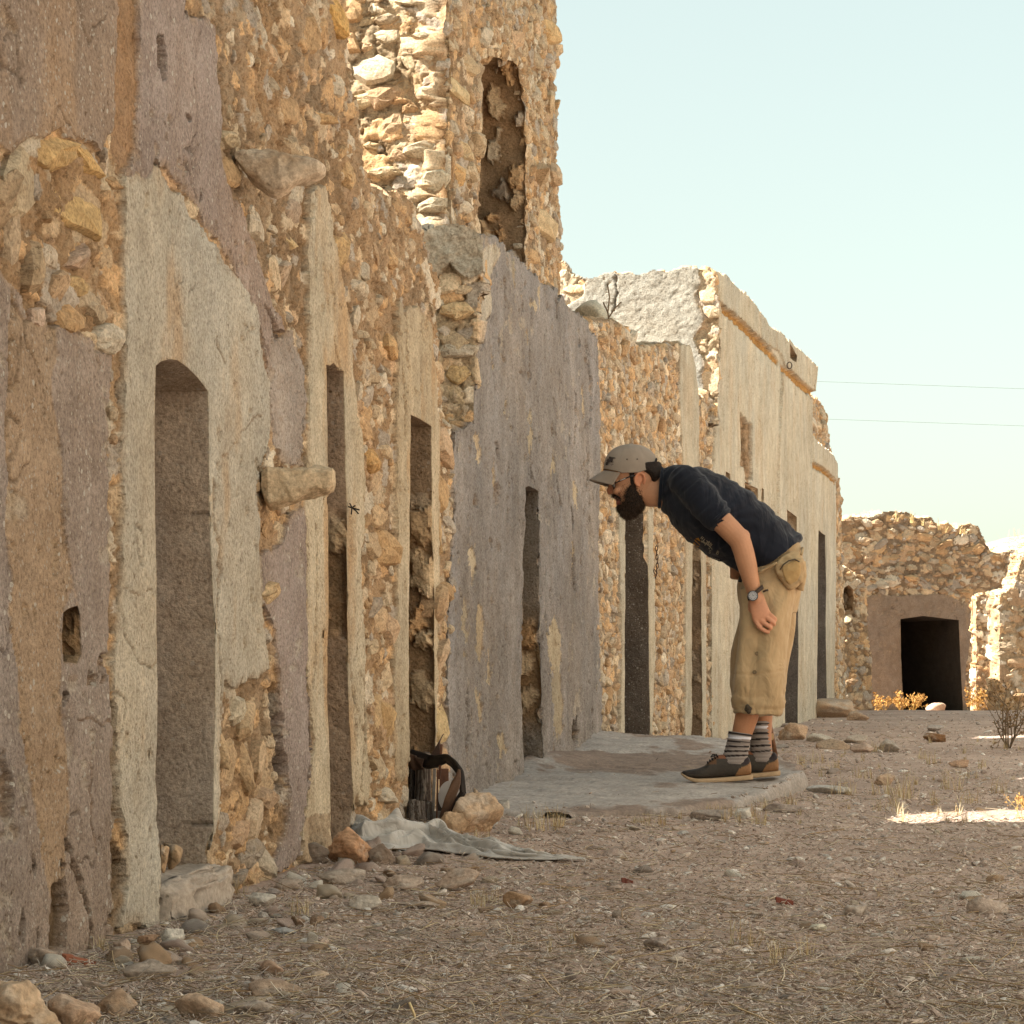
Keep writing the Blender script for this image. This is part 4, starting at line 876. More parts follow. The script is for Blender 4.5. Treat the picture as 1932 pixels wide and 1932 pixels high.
# ================================================================== STONES
M_ROCK = attr_mat('limestone', fine=90., bump=.8, dist=.006, lo=.62, hi=1.28)
def rock_cols(p, base, seed):
    a = fbm3(p * 2.2 + seed, seed + 31, 4); b = sstep(.1, .5, fbm3(p * 1.6 - seed, seed + 37, 3))
    c = np.array(base) * (1 + .28 * a)[:, None]
    return np.clip(c * (1 - .45 * b)[:, None] + np.array((.47, .43, .37)) * (.45 * b)[:, None], .02, .9)
PALER = (.44, .36, .27); ORNG = (.46, .28, .155); BRWN = (.24, .16, .105); GREY = (.27, .235, .205); WHIT = (.55, .51, .44); TAN = (.40, .28, .18)
def stone(name, box, base, label, cat='stone', seed=0, depth=None, group=None, z=None, sub=4, Y=None, **kw):
    """one stone whose silhouette fills the photo box (u0,v0,u1,v1)"""
    u0, v0, u1, v1 = box
    if Y is None: g = on_ground((u0 + u1) / 2, v1 - .12 * (v1 - v0))
    else: g = W((u0 + u1) / 2, v1, Y)
    s = g[1] / F; w = (u1 - u0) * s; h = (v1 - v0) * s * 1.06
    dp = depth if depth else .5 * (w + h) * .9
    p, f = rock(seed * 7 + 3, sub, **kw)
    V = p * np.array([w / 2, dp / 2, h / 2])
    o = link(name, mesh_np(name, V, f, rock_cols(p, base, seed)), M_ROCK)
    zc = H + (V0 - (v0 + v1) / 2) * s
    o.location = (g[0], g[1] + dp * .25, zc - .01 * h)
    return tag(o, label, cat, group)

stone('boulder', (-70, 1852, 118, 1975), (.50, .36, .235), 'large orange boulder cut off by the bottom left corner', 'boulder', 1, sub=5, depth=.16, blunt=.18)
stone('boulder', (84, 1878, 186, 1960), (.46, .32, .22), 'pale rounded boulder right beside the large orange one', 'boulder', 2, depth=.10)
stone('stone', (178, 1868, 259, 1925), (.40, .275, .18), 'squarish tan stone in the bottom left foreground', seed=3)
stone('stone', (328, 1874, 421, 1934), (.46, .335, .235), 'pointed pale tan stone at the bottom edge', seed=4, planes=7)
stone('stone', (44, 1789, 112, 1826), (.37, .29, .225), 'smooth grey stone at the foot of the dark plaster wall', seed=5, planes=20)
stone('stone', (-14, 1762, 8, 1806), (.50, .32, .18), 'orange stone cut by the left edge at the wall foot', seed=6)
stone('stone', (211, 1773, 246, 1804), (.44, .33, .25), 'small round pale stone near the door plinth', seed=7, planes=18)
stone('stone', (257, 1764, 301, 1787), (.38, .24, .15), 'brown stone in front of the door plinth', seed=8)
stone('stone', (302, 1752, 346, 1790), WHIT, 'whitish broken stone in front of the door plinth', seed=9)
stone('stone', (338, 1772, 376, 1795), (.46, .41, .35), 'grey white stone beside the broken whitish one', seed=10)
stone('stone', (467, 1685, 520, 1712), (.46, .42, .36), 'pale flat stone slab right of the arched doorway', seed=11, planes=8)
stone('stone', (546, 1729, 575, 1750), BRWN, 'dark brown lump of earth on the gravel', seed=12)
stone('stone', (583, 1726, 612, 1750), (.30, .21, .145), 'brown stone right of the dark lump of earth', seed=13)
stone('stone', (510, 1750, 560, 1762), (.30, .30, .29), 'thin flat slate grey stone', seed=14, planes=6)
stone('stone', (484, 1811, 535, 1841), (.36, .25, .175), 'brown pointed stone with a white side', seed=15, planes=7)
stone('stone', (586, 1832, 621, 1853), (.46, .36, .27), 'small pale pink stone in the foreground', seed=16)
stone('stone', (465, 1849, 570, 1890), (.42, .31, .225), 'long low tan stone sunk in the gravel', seed=17)
stone('stone', (440, 1888, 520, 1922), (.40, .33, .27), 'flaky grey brown stone at the bottom edge', seed=18, planes=8)
stone('stone', (232, 1812, 334, 1852), (.38, .315, .255), 'long pale stone half sunk below the door plinth', seed=19)
stone('stone', (150, 1848, 206, 1872), (.36, .29, .23), 'pinkish flat stone behind the squarish tan one', seed=20)
stone('boulder', (846, 1498, 951, 1584), (.48, .335, .215), 'big tan boulder beside the black strap', 'boulder', 21, sub=5, depth=.22, blunt=.2, rough=.07)
stone('stone', (872, 1488, 906, 1530), (.44, .32, .21), 'upright stone on the back of the big tan boulder', 'stone', 22, depth=.07)
stone('stone', (828, 1532, 888, 1580), (.46, .32, .20), 'rounded tan stone leaning on the left of the big boulder', 'stone', 62, depth=.10, planes=18)
stone('stone', (938, 1508, 962, 1542), (.40, .36, .31), 'grey pointed stone right of the big tan boulder', seed=23, planes=7)
stone('boulder', (612, 1563, 708, 1640), (.46, .27, .155), 'reddish orange rock with a white patch beside the cloth', 'boulder', 24, sub=5, depth=.14, planes=9)
stone('stone', (552, 1590, 622, 1630), (.215, .17, .135), 'dark grey jagged stone at the wall foot', seed=25)
stone('stone', (690, 1592, 748, 1636), (.22, .165, .125), 'dark brown wedge of stone in front of the cloth', seed=26, planes=7)
stone('stone', (728, 1540, 764, 1572), (.46, .31, .21), 'small orange stone behind the cloth', seed=27)
stone('stone', (784, 1552, 848, 1582), (.44, .36, .29), 'pale stone lying between cloth and strap', seed=28)
stone('stone', (948, 1682, 1006, 1716), (.34, .22, .13), 'brown stone with white edge in the middle of the gravel', seed=29, planes=7)
stone('stone', (720, 1652, 800, 1682), (.42, .33, .26), 'flat broken slab below the cloth', seed=30, planes=8)
stone('stone', (820, 1640, 905, 1682), (.43, .32, .24), 'flat pinkish slab in front of the cloth', seed=31, planes=8)
stone('stone', (596, 1640, 690, 1672), (.35, .285, .23), 'wide flat grey slab below the reddish rock', seed=32, planes=8)
stone('stone', (655, 1690, 720, 1716), (.46, .40, .33), 'pale broken slab on the gravel', seed=33, planes=8)
stone('stone', (745, 1702, 830, 1712), (.36, .29, .23), 'low sunken pinkish stone', seed=34)
stone('stone', (1215, 1770, 1268, 1800), (.285, .225, .185), 'grey lump of old mortar on the gravel', seed=35, rough=.12)
stone('stone', (1256, 1802, 1298, 1822), (.46, .39, .32), 'pale stone in front of the grey mortar lump', seed=36)
stone('stone', (1138, 1866, 1192, 1890), (.40, .31, .25), 'low tan stone near the bottom edge', seed=37)
stone('stone', (1526, 1743, 1561, 1757), (.62, .58, .46), 'small bright white flat stone on the gravel', seed=38, planes=20)
stone('stone', (1590, 1708, 1640, 1736), (.40, .34, .285), 'pinkish grey stone half sunk at right', seed=39)
stone('stone', (1826, 1692, 1908, 1734), (.40, .32, .26), 'broad grey pointed stone at the right', seed=40, planes=8)
stone('stone', (1525, 1340, 1622, 1362), (.46, .32, .215), 'x', seed=41) if False else None
stone('boulder', (1528, 1318, 1618, 1360), (.47, .335, .225), 'big flat rock at the foot of the pale house', 'boulder', 41, planes=7, depth=.5)
stone('stone', (1598, 1342, 1640, 1362), (.45, .32, .22), 'small stone beside the big flat rock', seed=42)
stone('stone', (1470, 1364, 1528, 1402), (.47, .33, .22), 'rounded tan rock behind the walking stick', seed=43)
stone('stone', (1522, 1384, 1576, 1402), (.48, .42, .34), 'flat grey stone behind the platform', seed=44, planes=7)
stone('stone', (1540, 1394, 1610, 1418), (.38, .285, .20), 'long brown flat rock behind the platform', seed=45, planes=8)
stone('stone', (1590, 1386, 1640, 1404), (.42, .35, .28), 'small flat stone right of the long brown rock', seed=46)
stone('stone', (1604, 1402, 1652, 1424), (.42, .31, .235), 'pinkish stone right of the long brown rock', seed=47)
stone('stone', (1655, 1394, 1698, 1422), (.38, .33, .275), 'grey broken stone in the middle of the yard', seed=48)
stone('stone', (1740, 1383, 1786, 1404), (.20, .11, .055), 'dark brown chunk of rotten wood in the yard', 'wood', 49)
stone('stone', (1748, 1368, 1785, 1382), (.38, .33, .29), 'flat grey stone in the yard', seed=50)
stone('stone', (1650, 1460, 1690, 1486), (.45, .32, .22), 'small tan stone with white top in dry grass', seed=51)
stone('stone', (1522, 1482, 1608, 1498), (.52, .50, .46), 'long pale flat stone right of the platform', seed=52, planes=7)
stone('stone', (1790, 1433, 1830, 1448), (.40, .26, .17), 'brown flat stone near the dry shrub', seed=53)
stone('stone', (1748, 1326, 1786, 1350), (.44, .31, .22), 'stone on the threshold of the black doorway', seed=54, Y=30.5)
stone('stone', (1385, 1524, 1420, 1546), (.50, .46, .40), 'white stone under the platform edge', seed=55)
stone('stone', (1300, 1528, 1378, 1552), (.29, .24, .20), 'low grey stone under the platform edge', seed=56)
stone('stone', (1440, 1516, 1520, 1536), (.27, .22, .185), 'flat brown stone at the platform corner', seed=57)
stone('hewn_block', (1080, 563, 1168, 640), (.60, .55, .43), 'pale hewn block lying on top of the rubble wall', 'stone block', 58, Y=13.3, depth=.34, planes=6, blunt=.03, rough=.02)
stone('stone', (296, 1594, 318, 1646), (.44, .30, .18), 'rounded stone at the left of the doorway sill', seed=59, Y=5.42, depth=.05, planes=18)
stone('stone', (306, 1592, 341, 1642), (.40, .28, .17), 'round brown stone on the doorway sill', seed=60, Y=5.50, depth=.06, planes=18)
# the plinth block under the arched doorway
def plinth():
    p, f = ICO[5]
    q = np.sign(p) * np.abs(p) ** .38; q /= np.abs(q).max()
    Y0, Y1 = 5.28, 5.74
    d3 = np.array([.17, 1, 0]) / LA; n3 = np.array([1, -.17, 0]) / LA
    s = q[:, 0]; t = q[:, 1]; z = q[:, 2]
    zt = H + (V0 - 1642) / F * 5.5
    bmp = .018 * fbm3(q * 2.6, 5, 5, .62) - .02 * sstep(.25, .5, fbm3(q * 2.3 + 4, 9, 3))
    V = np.array([PA[0] + .17 * (Y0 + Y1) / 2, (Y0 + Y1) / 2, 0]) + np.outer(s * .235 + bmp, d3) + np.outer(t * .105 - .055 + bmp, n3)
    V[:, 2] = zt / 2 - .02 + z * (zt / 2 + .02) + bmp
    col = np.array((.39, .33, .27)) * (1 + .32 * fbm3(q * 3, 12, 5, .6))[:, None]; crk = 1 - sstep(.0, .035, np.abs(fbm3(q * 1.6 + 2, 14, 3))); V = V - np.outer(.010 * crk, n3); col = col * (1 - .45 * crk)[:, None]
    o = link('door_plinth', mesh_np('door_plinth', V, f, col), attr_mat('plinth_plaster', fine=60., bump=.6, dist=.006))
    tag(o, 'cracked pale plastered step under the arched doorway', 'step')
plinth()
# red shards
def shard(box, label, c, seed, curve=0.):
    u0, v0, u1, v1 = box; g = on_ground((u0 + u1) / 2, v1 - 3); s = g[1] / F
    A_, B_ = np.meshgrid(np.linspace(-1, 1, 18), np.linspace(-1, 1, 12), indexing='ij')
    ed = .8 + .6 * fbm(A_ * 1.6 + seed, B_ * 1.6, seed, 3)
    w = (u1 - u0) * s / 2; h = (v1 - v0) * s
    x = A_ * w * ed; y = B_ * w * .6 * ed; z = h * (.55 - curve * B_ ** 2 + .35 * A_ * -1 * .8) * .9
    V = np.stack([x, y, z], -1).reshape(-1, 3); V2 = V - np.array([0, 0, .012]); n = len(V); f = grid_faces(18, 12)
    i = np.arange(n).reshape(18, 12); loop = np.concatenate([i[:, 0], i[-1, 1:], i[-2::-1, -1], i[0, -2:0:-1]]); l2 = np.roll(loop, -1)
    sd = np.stack([loop, l2, l2 + n, loop + n], 1)
    o = link('tile_shard', mesh_np('tile_shard', np.concatenate([V, V2]), [f, f[:, ::-1] + n, sd], smooth=False), mat('terracotta_%d' % seed, c, [k * .7 for k in c], 30, bump=.4))
    o.location = (g[0], g[1], g[2] + .004)
    tag(o, label, 'tile shard')
shard((112, 1790, 178, 1817), 'curved red roof tile shard at the wall foot, lower left', (.36, .13, .07), 71, .5)
shard((1462, 1694, 1497, 1708), 'flat red brick shard in the middle of the gravel', (.24, .075, .05), 72)
shard((1173, 1656, 1195, 1666), 'small dark red tile shard left of the flat red brick shard', (.20, .07, .05), 73)

# loose stones everywhere else: one family of shapes, every stone its own object
KINDS = [PALER, TAN, GREY, WHIT, (.40, .31, .26), (.34, .24, .16), (.46, .37, .30), (.30, .24, .20)]
PROTO = []
for k in range(16):
    p, f = rock(900 + k * 5, 3, planes=8 + k % 6)
    PROTO.append(mesh_np('loose_stone', p, f, np.clip(1.2 * rock_cols(p, KINDS[k % 8], 40 + k), 0, .9))); PROTO[-1].materials.append(M_ROCK)
def free_spot(x, y, m=.0):
    if x < -1.678 + .17 * y + .06 + m: return False
    if pip(np.array([x]), np.array([y]), [(-.2, 8.4), (.60, 8.42), (.92, 8.9), (1.12, 9.5), (1.42, 10.3), (1.46, 11.2), (1.2, 13.4), (.9, 14.8), (.0, 11)])[0]: return False
    return True
r = np.random.default_rng(5); cnt = 0
root_first = None
while cnt < 200:
    v = 1375 + 560 * r.random() ** .8; u = r.uniform(60, 1930)
    g = on_ground(u, v)
    if not free_spot(g[0], g[1]) or g[1] > 24: continue
    size = (.008 + .020 * r.random() ** 2.2) * (1 + .05 * max(g[1] - 6, 0))
    wall_d = g[0] + 1.678 - .17 * g[1]
    if wall_d > .9 and r.random() < .55: continue
    k = int(r.integers(16))
    o = bpy.data.objects.new('loose_stone', PROTO[k]); COL.objects.link(o)
    o.location = (g[0], g[1], g[2] + size * .08); o.rotation_euler = (r.normal() * .3, r.normal() * .3, r.uniform(0, 6.28)); o.scale = (size * r.uniform(.9, 1.5), size * r.uniform(.8, 1.3), size * r.uniform(.4, .8))
    tag(o, 'small loose stone scattered on the gravel', 'stone', 'small loose stones scattered on the ground'); cnt += 1

cnt = 0
while cnt < 90:
    Y = r.uniform(4.4, 9.3) if cnt < 70 else r.uniform(12.6, 20); wx = -1.678 + .17 * Y if Y < 12 else -2.628 + .245 * Y
    x = wx + .05 + abs(r.normal()) * .16
    if not free_spot(x, Y) and Y < 12: continue
    size = .012 + .028 * r.random() ** 2; k = int(r.integers(16))
    o = bpy.data.objects.new('loose_stone', PROTO[k]); COL.objects.link(o)
    o.location = (x, Y, float(gh(x, Y)) + size * .2); o.rotation_euler = (r.normal() * .4, r.normal() * .4, r.uniform(0, 6.28)); o.scale = (size * r.uniform(.9, 1.5), size * r.uniform(.8, 1.3), size * r.uniform(.5, .9))
    tag(o, 'small loose stone lying in the rubble along the wall foot', 'stone', 'small stones fallen along the foot of the walls'); cnt += 1

# gravel, straw and chips: nobody could count them
def scatter_px(n, seed, v0=1345, v1=1960, pw=1.0):
    r = np.random.default_rng(seed)
    v = v0 + (v1 - v0) * r.random(n) ** pw; u = r.uniform(-120, 2050, n)
    d = np.clip((v - V0), 20, 999)
    Y = .5 * F / d
    for _ in range(12):
        Y = -(np.interp(Y, GY, GZ)) * F / d
    x = (u - U0) / F * Y
    ok = (x > -1.678 + .17 * Y + .02) & (Y < 33)
    ok &= ~pip(x, Y, [(-.2, 8.55), (.55, 8.58), (.84, 9.05), (1.04, 9.62), (1.25, 10.35), (1.34, 11.0), (1.15, 13.2), (.95, 14.6), (.0, 11)]) | (r.random(n) < .02)
    x, Y = x[ok], Y[ok]
    z = gh(x, Y)
    pl = pip(x, Y, [(-.085, 8.62), (.155, 8.50), (.58, 8.62), (.86, 9.05), (1.06, 9.62), (1.27, 10.35), (1.36, 11.0), (1.30, 12.0), (1.12, 13.2), (.96, 14.6), (.45, 12.6), (.20, 11.2)])
    if pl.any(): z[pl] = PTOP(x[pl], Y[pl]) + .006
    return x, Y, z, r
def gravel(name, n, seed, smin, smax, pal, flat=(.35, .8), label=None, sub=1):
    x, y, z, r = scatter_px(n, seed, pw=.85); n = len(x)
    bv, bf = ICO[sub]
    s = (smin + (smax - smin) * r.random(n) ** 3) * (1 + .07 * np.clip(y - 5, 0, 25))
    sc3 = np.stack([s * r.uniform(.7, 1.6, n), s * r.uniform(.7, 1.3, n), s * r.uniform(*flat, n)], -1)
    jit = 1 + .35 * (r.random((n, len(bv), 1)) - .5)
    V = bv[None] * jit * sc3[:, None, :]
    a = r.uniform(0, 6.28, n); ca, sa = np.cos(a)[:, None], np.sin(a)[:, None]
    tl = r.normal(size=n)[:, None] * .35
    X = V[..., 0] * ca - V[..., 1] * sa; Yv = V[..., 0] * sa + V[..., 1] * ca; Z = V[..., 2] + X * tl
    V = np.stack([X + x[:, None], Yv + y[:, None], Z + (z + s * .12)[:, None]], -1).reshape(-1, 3)
    f = (bf[None] + (np.arange(n) * len(bv))[:, None, None]).reshape(-1, 3)
    pal = np.array(pal); c = pal[r.integers(len(pal), size=n)] * r.uniform(.7, 1.3, n)[:, None]
    o = link(name, mesh_np(name, V, f, np.repeat(c, len(bv), 0), smooth=False), M_ROCK)
    return tag(o, label or 'gravel and stone chips covering the ground', 'gravel', kind='stuff')
gravel('gravel', 60000, 21, .0016, .0075, [(.50, .41, .345), (.45, .36, .30), (.36, .275, .225), (.55, .47, .41), (.48, .40, .35), (.42, .32, .26), (.62, .56, .50), (.30, .225, .18)])
gravel('coarse_gravel', 4200, 22, .004, .014, [(.52, .44, .37), (.46, .36, .29), (.42, .36, .32), (.60, .56, .51), (.36, .28, .23), (.56, .50, .44)], label='coarser gravel lumps between the chips', sub=2)
def straw(name, n, seed, lmin, lmax, wd, pal, lift, label, pw=.7, v0=1345):
    x, y, z, r = scatter_px(n, seed, pw=pw, v0=v0); n = len(x)
    L_ = (lmin + (lmax - lmin) * r.random(n) ** 2.5) * (1 + .04 * np.clip(y - 5, 0, 20)); a = r.uniform(0, math.pi, n)
    w = wd * r.uniform(.6, 1.4, n) * (1 + .08 * np.clip(y - 5, 0, 20)); k = 5
    t = np.linspace(-.5, .5, k)[None]
    bend = r.normal(size=n)[:, None] * .25; tilt = r.normal(size=n)[:, None] * lift
    dx, dy = np.cos(a)[:, None], np.sin(a)[:, None]
    off = bend * (t ** 2 - .08) * L_[:, None]
    cx = x[:, None] + t * L_[:, None] * dx - off * dy; cy = y[:, None] + t * L_[:, None] * dy + off * dx
    cz = z[:, None] + .004 + np.abs(r.normal(size=n))[:, None] * .004 + tilt * t * L_[:, None] + np.maximum(0, -tilt * -.5 * L_[:, None]) * .6
    rr = w[:, None]
    p = []
    for q in range(3):
        th = q * 2.094 + .5
        p.append(np.stack([cx - dy * rr * math.cos(th), cy + dx * rr * math.cos(th), cz + rr * math.sin(th)], -1))
    V = np.stack(p, 2)      # n,k,3,3
    idx = np.arange(n * k * 3).reshape(n, k, 3)
    f = np.stack([idx[:, :-1], np.roll(idx, -1, 2)[:, :-1], np.roll(idx, -1, 2)[:, 1:], idx[:, 1:]], -1).reshape(-1, 4)
    pal = np.array(pal); c = pal[r.integers(len(pal), size=n)] * r.uniform(.7, 1.25, n)[:, None]
    o = link(name, mesh_np(name, V.reshape(-1, 3), f, np.repeat(c, k * 3, 0)), M_STRAW)
    return tag(o, label, 'straw', kind='stuff')
M_STRAW = attr_mat('dry_straw', rough=.7, fine=30., bump=0)
straw('straw', 4600, 23, .02, .14, .0010, [(.50, .41, .27), (.42, .31, .18), (.60, .52, .38), (.36, .25, .14), (.48, .42, .33)], .14, 'dry straw stalks littering the ground', pw=.55)
straw('chaff', 42000, 24, .006, .03, .0009, [(.50, .42, .34), (.42, .33, .25), (.58, .51, .43), (.28, .205, .15), (.52, .46, .41)], .35, 'dry chaff and leaf bits littering the ground', pw=.85)

# ================================================================== TUBES AND PLANTS
def tube_np(pts, rad, nseg=6):
    pts = np.asarray(pts, float); rad = np.broadcast_to(np.asarray(rad, float), (len(pts),))
    T = np.gradient(pts, axis=0); T /= np.maximum(np.linalg.norm(T, axis=1), 1e-9)[:, None]
    ref = np.array([0, 0, 1.]) if abs(T[0, 2]) < .9 else np.array([1., 0, 0])
    V = []
    n = np.cross(T[0], ref); n /= np.linalg.norm(n)
    for p, t, r_ in zip(pts, T, rad):
        n = n - t * (n @ t); n /= np.linalg.norm(n); b = np.cross(t, n)
        for k in range(nseg):
            a = 2 * math.pi * k / nseg; V.append(p + r_ * (n * math.cos(a) + b * math.sin(a)))
    m = len(pts); i = np.arange(m * nseg).reshape(m, nseg); j = np.roll(i, -1, 1)
    f = np.stack([i[:-1], j[:-1], j[1:], i[1:]], -1).reshape(-1, 4)
    cap = [np.array([i[0, ::-1]]), np.array([i[-1]])]
    return np.array(V), f, cap
class MB:
    def __init__(s): s.V = []; s.F = {}; s.n = 0
    def add(s, V, *fs):
        V = np.asarray(V, float)
        for f in fs:
            for g in (f if isinstance(f, list) else [f]):
                g = np.asarray(g); s.F.setdefault(g.shape[1], []).append(g + s.n)
        s.V.append(V); s.n += len(V); return s
    def tube(s, pts, rad, nseg=6, caps=True):
        V, f, c = tube_np(pts, rad, nseg); s.add(V, f, *(c if caps else [])); return s
    def obj(s, name, m, parent=None, smooth=True):
        return link(name, mesh_np(name, np.concatenate(s.V), [np.concatenate(g) for g in s.F.values()], smooth=smooth), m, parent)
def leaf(mb, p, d, size, r):
    d = d / np.linalg.norm(d); s = np.cross(d, r.normal(size=3)); s /= np.linalg.norm(s); nn = np.cross(d, s) * .25
    mb.add([p, p + d * size * .5 + s * size * .28 + nn * size, p + d * size, p + d * size * .5 - s * size * .28 + nn * size], np.array([[0, 1, 2, 3]]))
def shrub(name, label, loc, h, spread, nst, seed, cbranch, cleaf, nleaf, lsize, cat='shrub', sub=3, group=None):
    r = np.random.default_rng(seed); root = empty(name, loc, label, cat, group); L = np.array(loc, float)
    b = MB(); lf = MB(); tips = []
    def grow(p, d, l, rad, lev):
        pts = [p]; k = 5
        for q in range(k):
            d = d + r.normal(size=3) * .16 + np.array([0, 0, .05]); d /= np.linalg.norm(d); pts.append(pts[-1] + d * l / k)
        b.tube(pts, np.linspace(rad, rad * .55, k + 1), 4)
        if lev == 0: tips.append((pts[-1], d)); tips.append((pts[-2], d)); tips.append((pts[-3], d)); return
        for q in range(3 if lev > 1 else 3):
            j = r.integers(2, k + 1); nd = d + r.normal(size=3) * .55; grow(pts[j], nd / np.linalg.norm(nd), l * r.uniform(.45, .7), rad * .6, lev - 1)
    for q in range(nst):
        a = r.uniform(0, 6.28); d = np.array([math.cos(a) * spread, math.sin(a) * spread, 1.]) ; d /= np.linalg.norm(d)
        grow(L + np.array([math.cos(a), math.sin(a), 0]) * .01, d, h * r.uniform(.4, .62), h * .011, sub - 1)
    for q in range(nleaf):
        p, d = tips[r.integers(len(tips))]; leaf(lf, p + r.normal(size=3) * h * .03, d + r.normal(size=3) * .8, lsize * r.uniform(.6, 1.3), r)
    b.obj('branches', cbranch, root)
    if nleaf: lf.obj('foliage', cleaf, root)
    return root
M_TWIG = mat('grey_twig', (.23, .17, .11), (.15, .105, .065), 40); M_LEAFB = mat('brown_leaf', (.26, .155, .06), (.17, .10, .04), 60); M_LEAFO = mat('ochre_leaf', (.44, .25, .075), (.30, .15, .04), 60)
g = on_ground(1902, 1412); shrub('dry_shrub', 'bare twiggy shrub with few brown leaves at the right edge', g, .50, .42, 9, 3, M_TWIG, M_LEAFB, 420, .020)
g = on_ground(1930, 1542); shrub('dry_shrub', 'small golden dry bush in the sun patch at the right edge', g, .135, .75, 9, 4, mat('gold_stem', (.62, .42, .16)), M_LEAFO, 300, .011)
for (u, v, hgt, sd, lb) in ((1722, 1343, .36, 5, 'orange dry bush at the left jamb of the black doorway'), (1846, 1343, .40, 6, 'orange dry bush right of the black doorway'), (1668, 1342, .30, 7, 'orange dry bush before the grey plaster surround'), (1868, 1342, .40, 8, 'orange dry bush against the sunlit side wall'), (1626, 1341, .26, 9, 'small orange dry bush at the foot of the niche pier'), (1700, 1342, .30, 12, 'low orange bush between the doorway and the plaster surround')):
    g = on_ground(u, v); g[1] = 31.5; g[0] = (u - U0) / F * g[1]; g[2] = float(gh(g[0], g[1]))
    shrub('dry_bush', lb, g, hgt * .85, .7, 9, sd, mat('ochre_stem_%d' % sd, (.50, .30, .08)), M_LEAFO, 260, .036, group='orange dry bushes along the far wall')
def tufts(name, spots, label, hgt, nb, seed, pal, wd=.0011):
    r = np.random.default_rng(seed); V = []; Cc = []
    for (x, y, z, k) in spots:
        for q in range(nb):
            a = r.uniform(0, 6.28); ln = hgt * k * r.uniform(.45, 1.15); le = r.uniform(.05, .7); bx = x + r.normal() * .014 * k; by = y + r.normal() * .014 * k
            w = wd * (1 + .06 * max(y - 5, 0)); px_, py_ = -math.sin(a) * w, math.cos(a) * w
            for t in (0, .5, 1):
                ww = 1 - .8 * t; sx_ = bx + math.cos(a) * ln * le * t ** 1.6; sy_ = by + math.sin(a) * ln * le * t ** 1.6; sz = z + ln * t * (1 - .25 * le * t)
                V += [(sx_ - px_ * ww, sy_ - py_ * ww, sz), (sx_ + px_ * ww, sy_ + py_ * ww, sz)]
            Cc += [np.array(pal[r.integers(len(pal))]) * r.uniform(.75, 1.2)] * 6
    n = len(V) // 6; i = np.arange(n * 6).reshape(n, 6)
    f = np.concatenate([i[:, [0, 1, 3, 2]], i[:, [2, 3, 5, 4]]])
    return tag(link(name, mesh_np(name, np.array(V), f, np.array(Cc)), M_STRAW), label, 'grass', kind='stuff')
r = np.random.default_rng(77); sp = []
for (u, v, k) in [(1640, 1500, 1.2), (1700, 1508, 1.5), (1720, 1512, 1.5), (1600, 1496, 1.2), (1790, 1492, 1.3), (1480, 1530, .7), (1500, 1525, .8), (1400, 1555, .5), (1240, 1560, .6), (1000, 1560, 1.), (1030, 1566, 1.1), (1060, 1560, .8), (920, 1590, .6), (1330, 1535, .5), (1095, 1420, .9), (1520, 1450, 1.1), (1545, 1440, .9), (1575, 1450, .8), (905, 1700, .5), (905, 1705, .5), (1750, 1440, .9), (1650, 1420, 1.2), (1480, 1880 - 60, .6), (1460, 1790, .8), (1500, 1800, .7), (1050, 1800, .4), (590, 1720, .6), (440, 1668, .7), (432, 1690, .6), (190, 1790, .4), (1620, 1470, .9), (1690, 1530, .8), (1840, 1520, .8), (1880, 1500, 1.)]:
    g = on_ground(u, v)
    for q in range(2): sp.append((g[0] + r.normal() * .03, g[1] + r.normal() * .05, g[2], k))
for q in range(120):
    g = on_ground(r.uniform(950, 1930), r.uniform(1400, 1560))
    if free_spot(g[0], g[1]): sp.append((g[0], g[1], g[2], r.uniform(.25, .7)))
tufts('dry_grass', sp, 'dry grass tufts along the platform and in the yard', .085, 14, 8, [(.50, .40, .24), (.42, .30, .15), (.56, .47, .30)])
sp = []
for q in range(16):
    u = r.uniform(1600, 1860); Y = 34.4; x = (u - U0) / F * Y
    zt = H + (V0 - np.interp(u, [1592, 1666, 1711, 1759, 1788, 1848, 1864], [980, 968, 969, 980, 990, 994, 1040])) / F * Y
    sp.append((x, Y, zt - .12, r.uniform(.4, 1.0)))
for q in range(260):
    x = r.uniform(6.8, 9.5); y = r.uniform(37.5, 41); i_ = float(gh(x, y)) + 3.0 * float(sstep(6.4, 9.0, x)) * float(sstep(36.5, 40, y))
    sp.append((x, y, i_ - .05, r.uniform(.6, 1.8)))
tufts('hill_grass', sp, 'thin dry grass on the far wall top and the hill', .22, 8, 9, [(.55, .42, .20), (.48, .36, .17)], .0016)
# sprigs that stand alone
for (p0, bend, lb, rad) in (((1081, 470 + 145), 0, None, .0),): pass
def sprig(pts, rad, name, label, m, cat):
    mb = MB()
    for p in pts: mb.tube(p, rad, 4)
    o = mb.obj(name, m); return tag(o, label, cat)
Yb = 13.1
sprig([[W(1150, 615, Yb), W(1147, 590, Yb), W(1150, 560, Yb), W(1146, 535, Yb)], [W(1148, 600, Yb), W(1160, 582, Yb), W(1172, 570, Yb)], [W(1147, 590, Yb), W(1138, 570, Yb)]], .004, 'dead_sprig', 'thin dead sprig on top of the rubble wall', M_TWIG, 'plant')
g0 = on_ground(786, 1932); sprig([[g0 + (0, 0, -.01), g0 + (-.004, 0, .012), g0 + (-.0115, .0, .030)]], .0022, 'straw_stalk', 'bright straw stalk end at the bottom edge', mat('bright_straw', (.75, .58, .32)), 'straw')

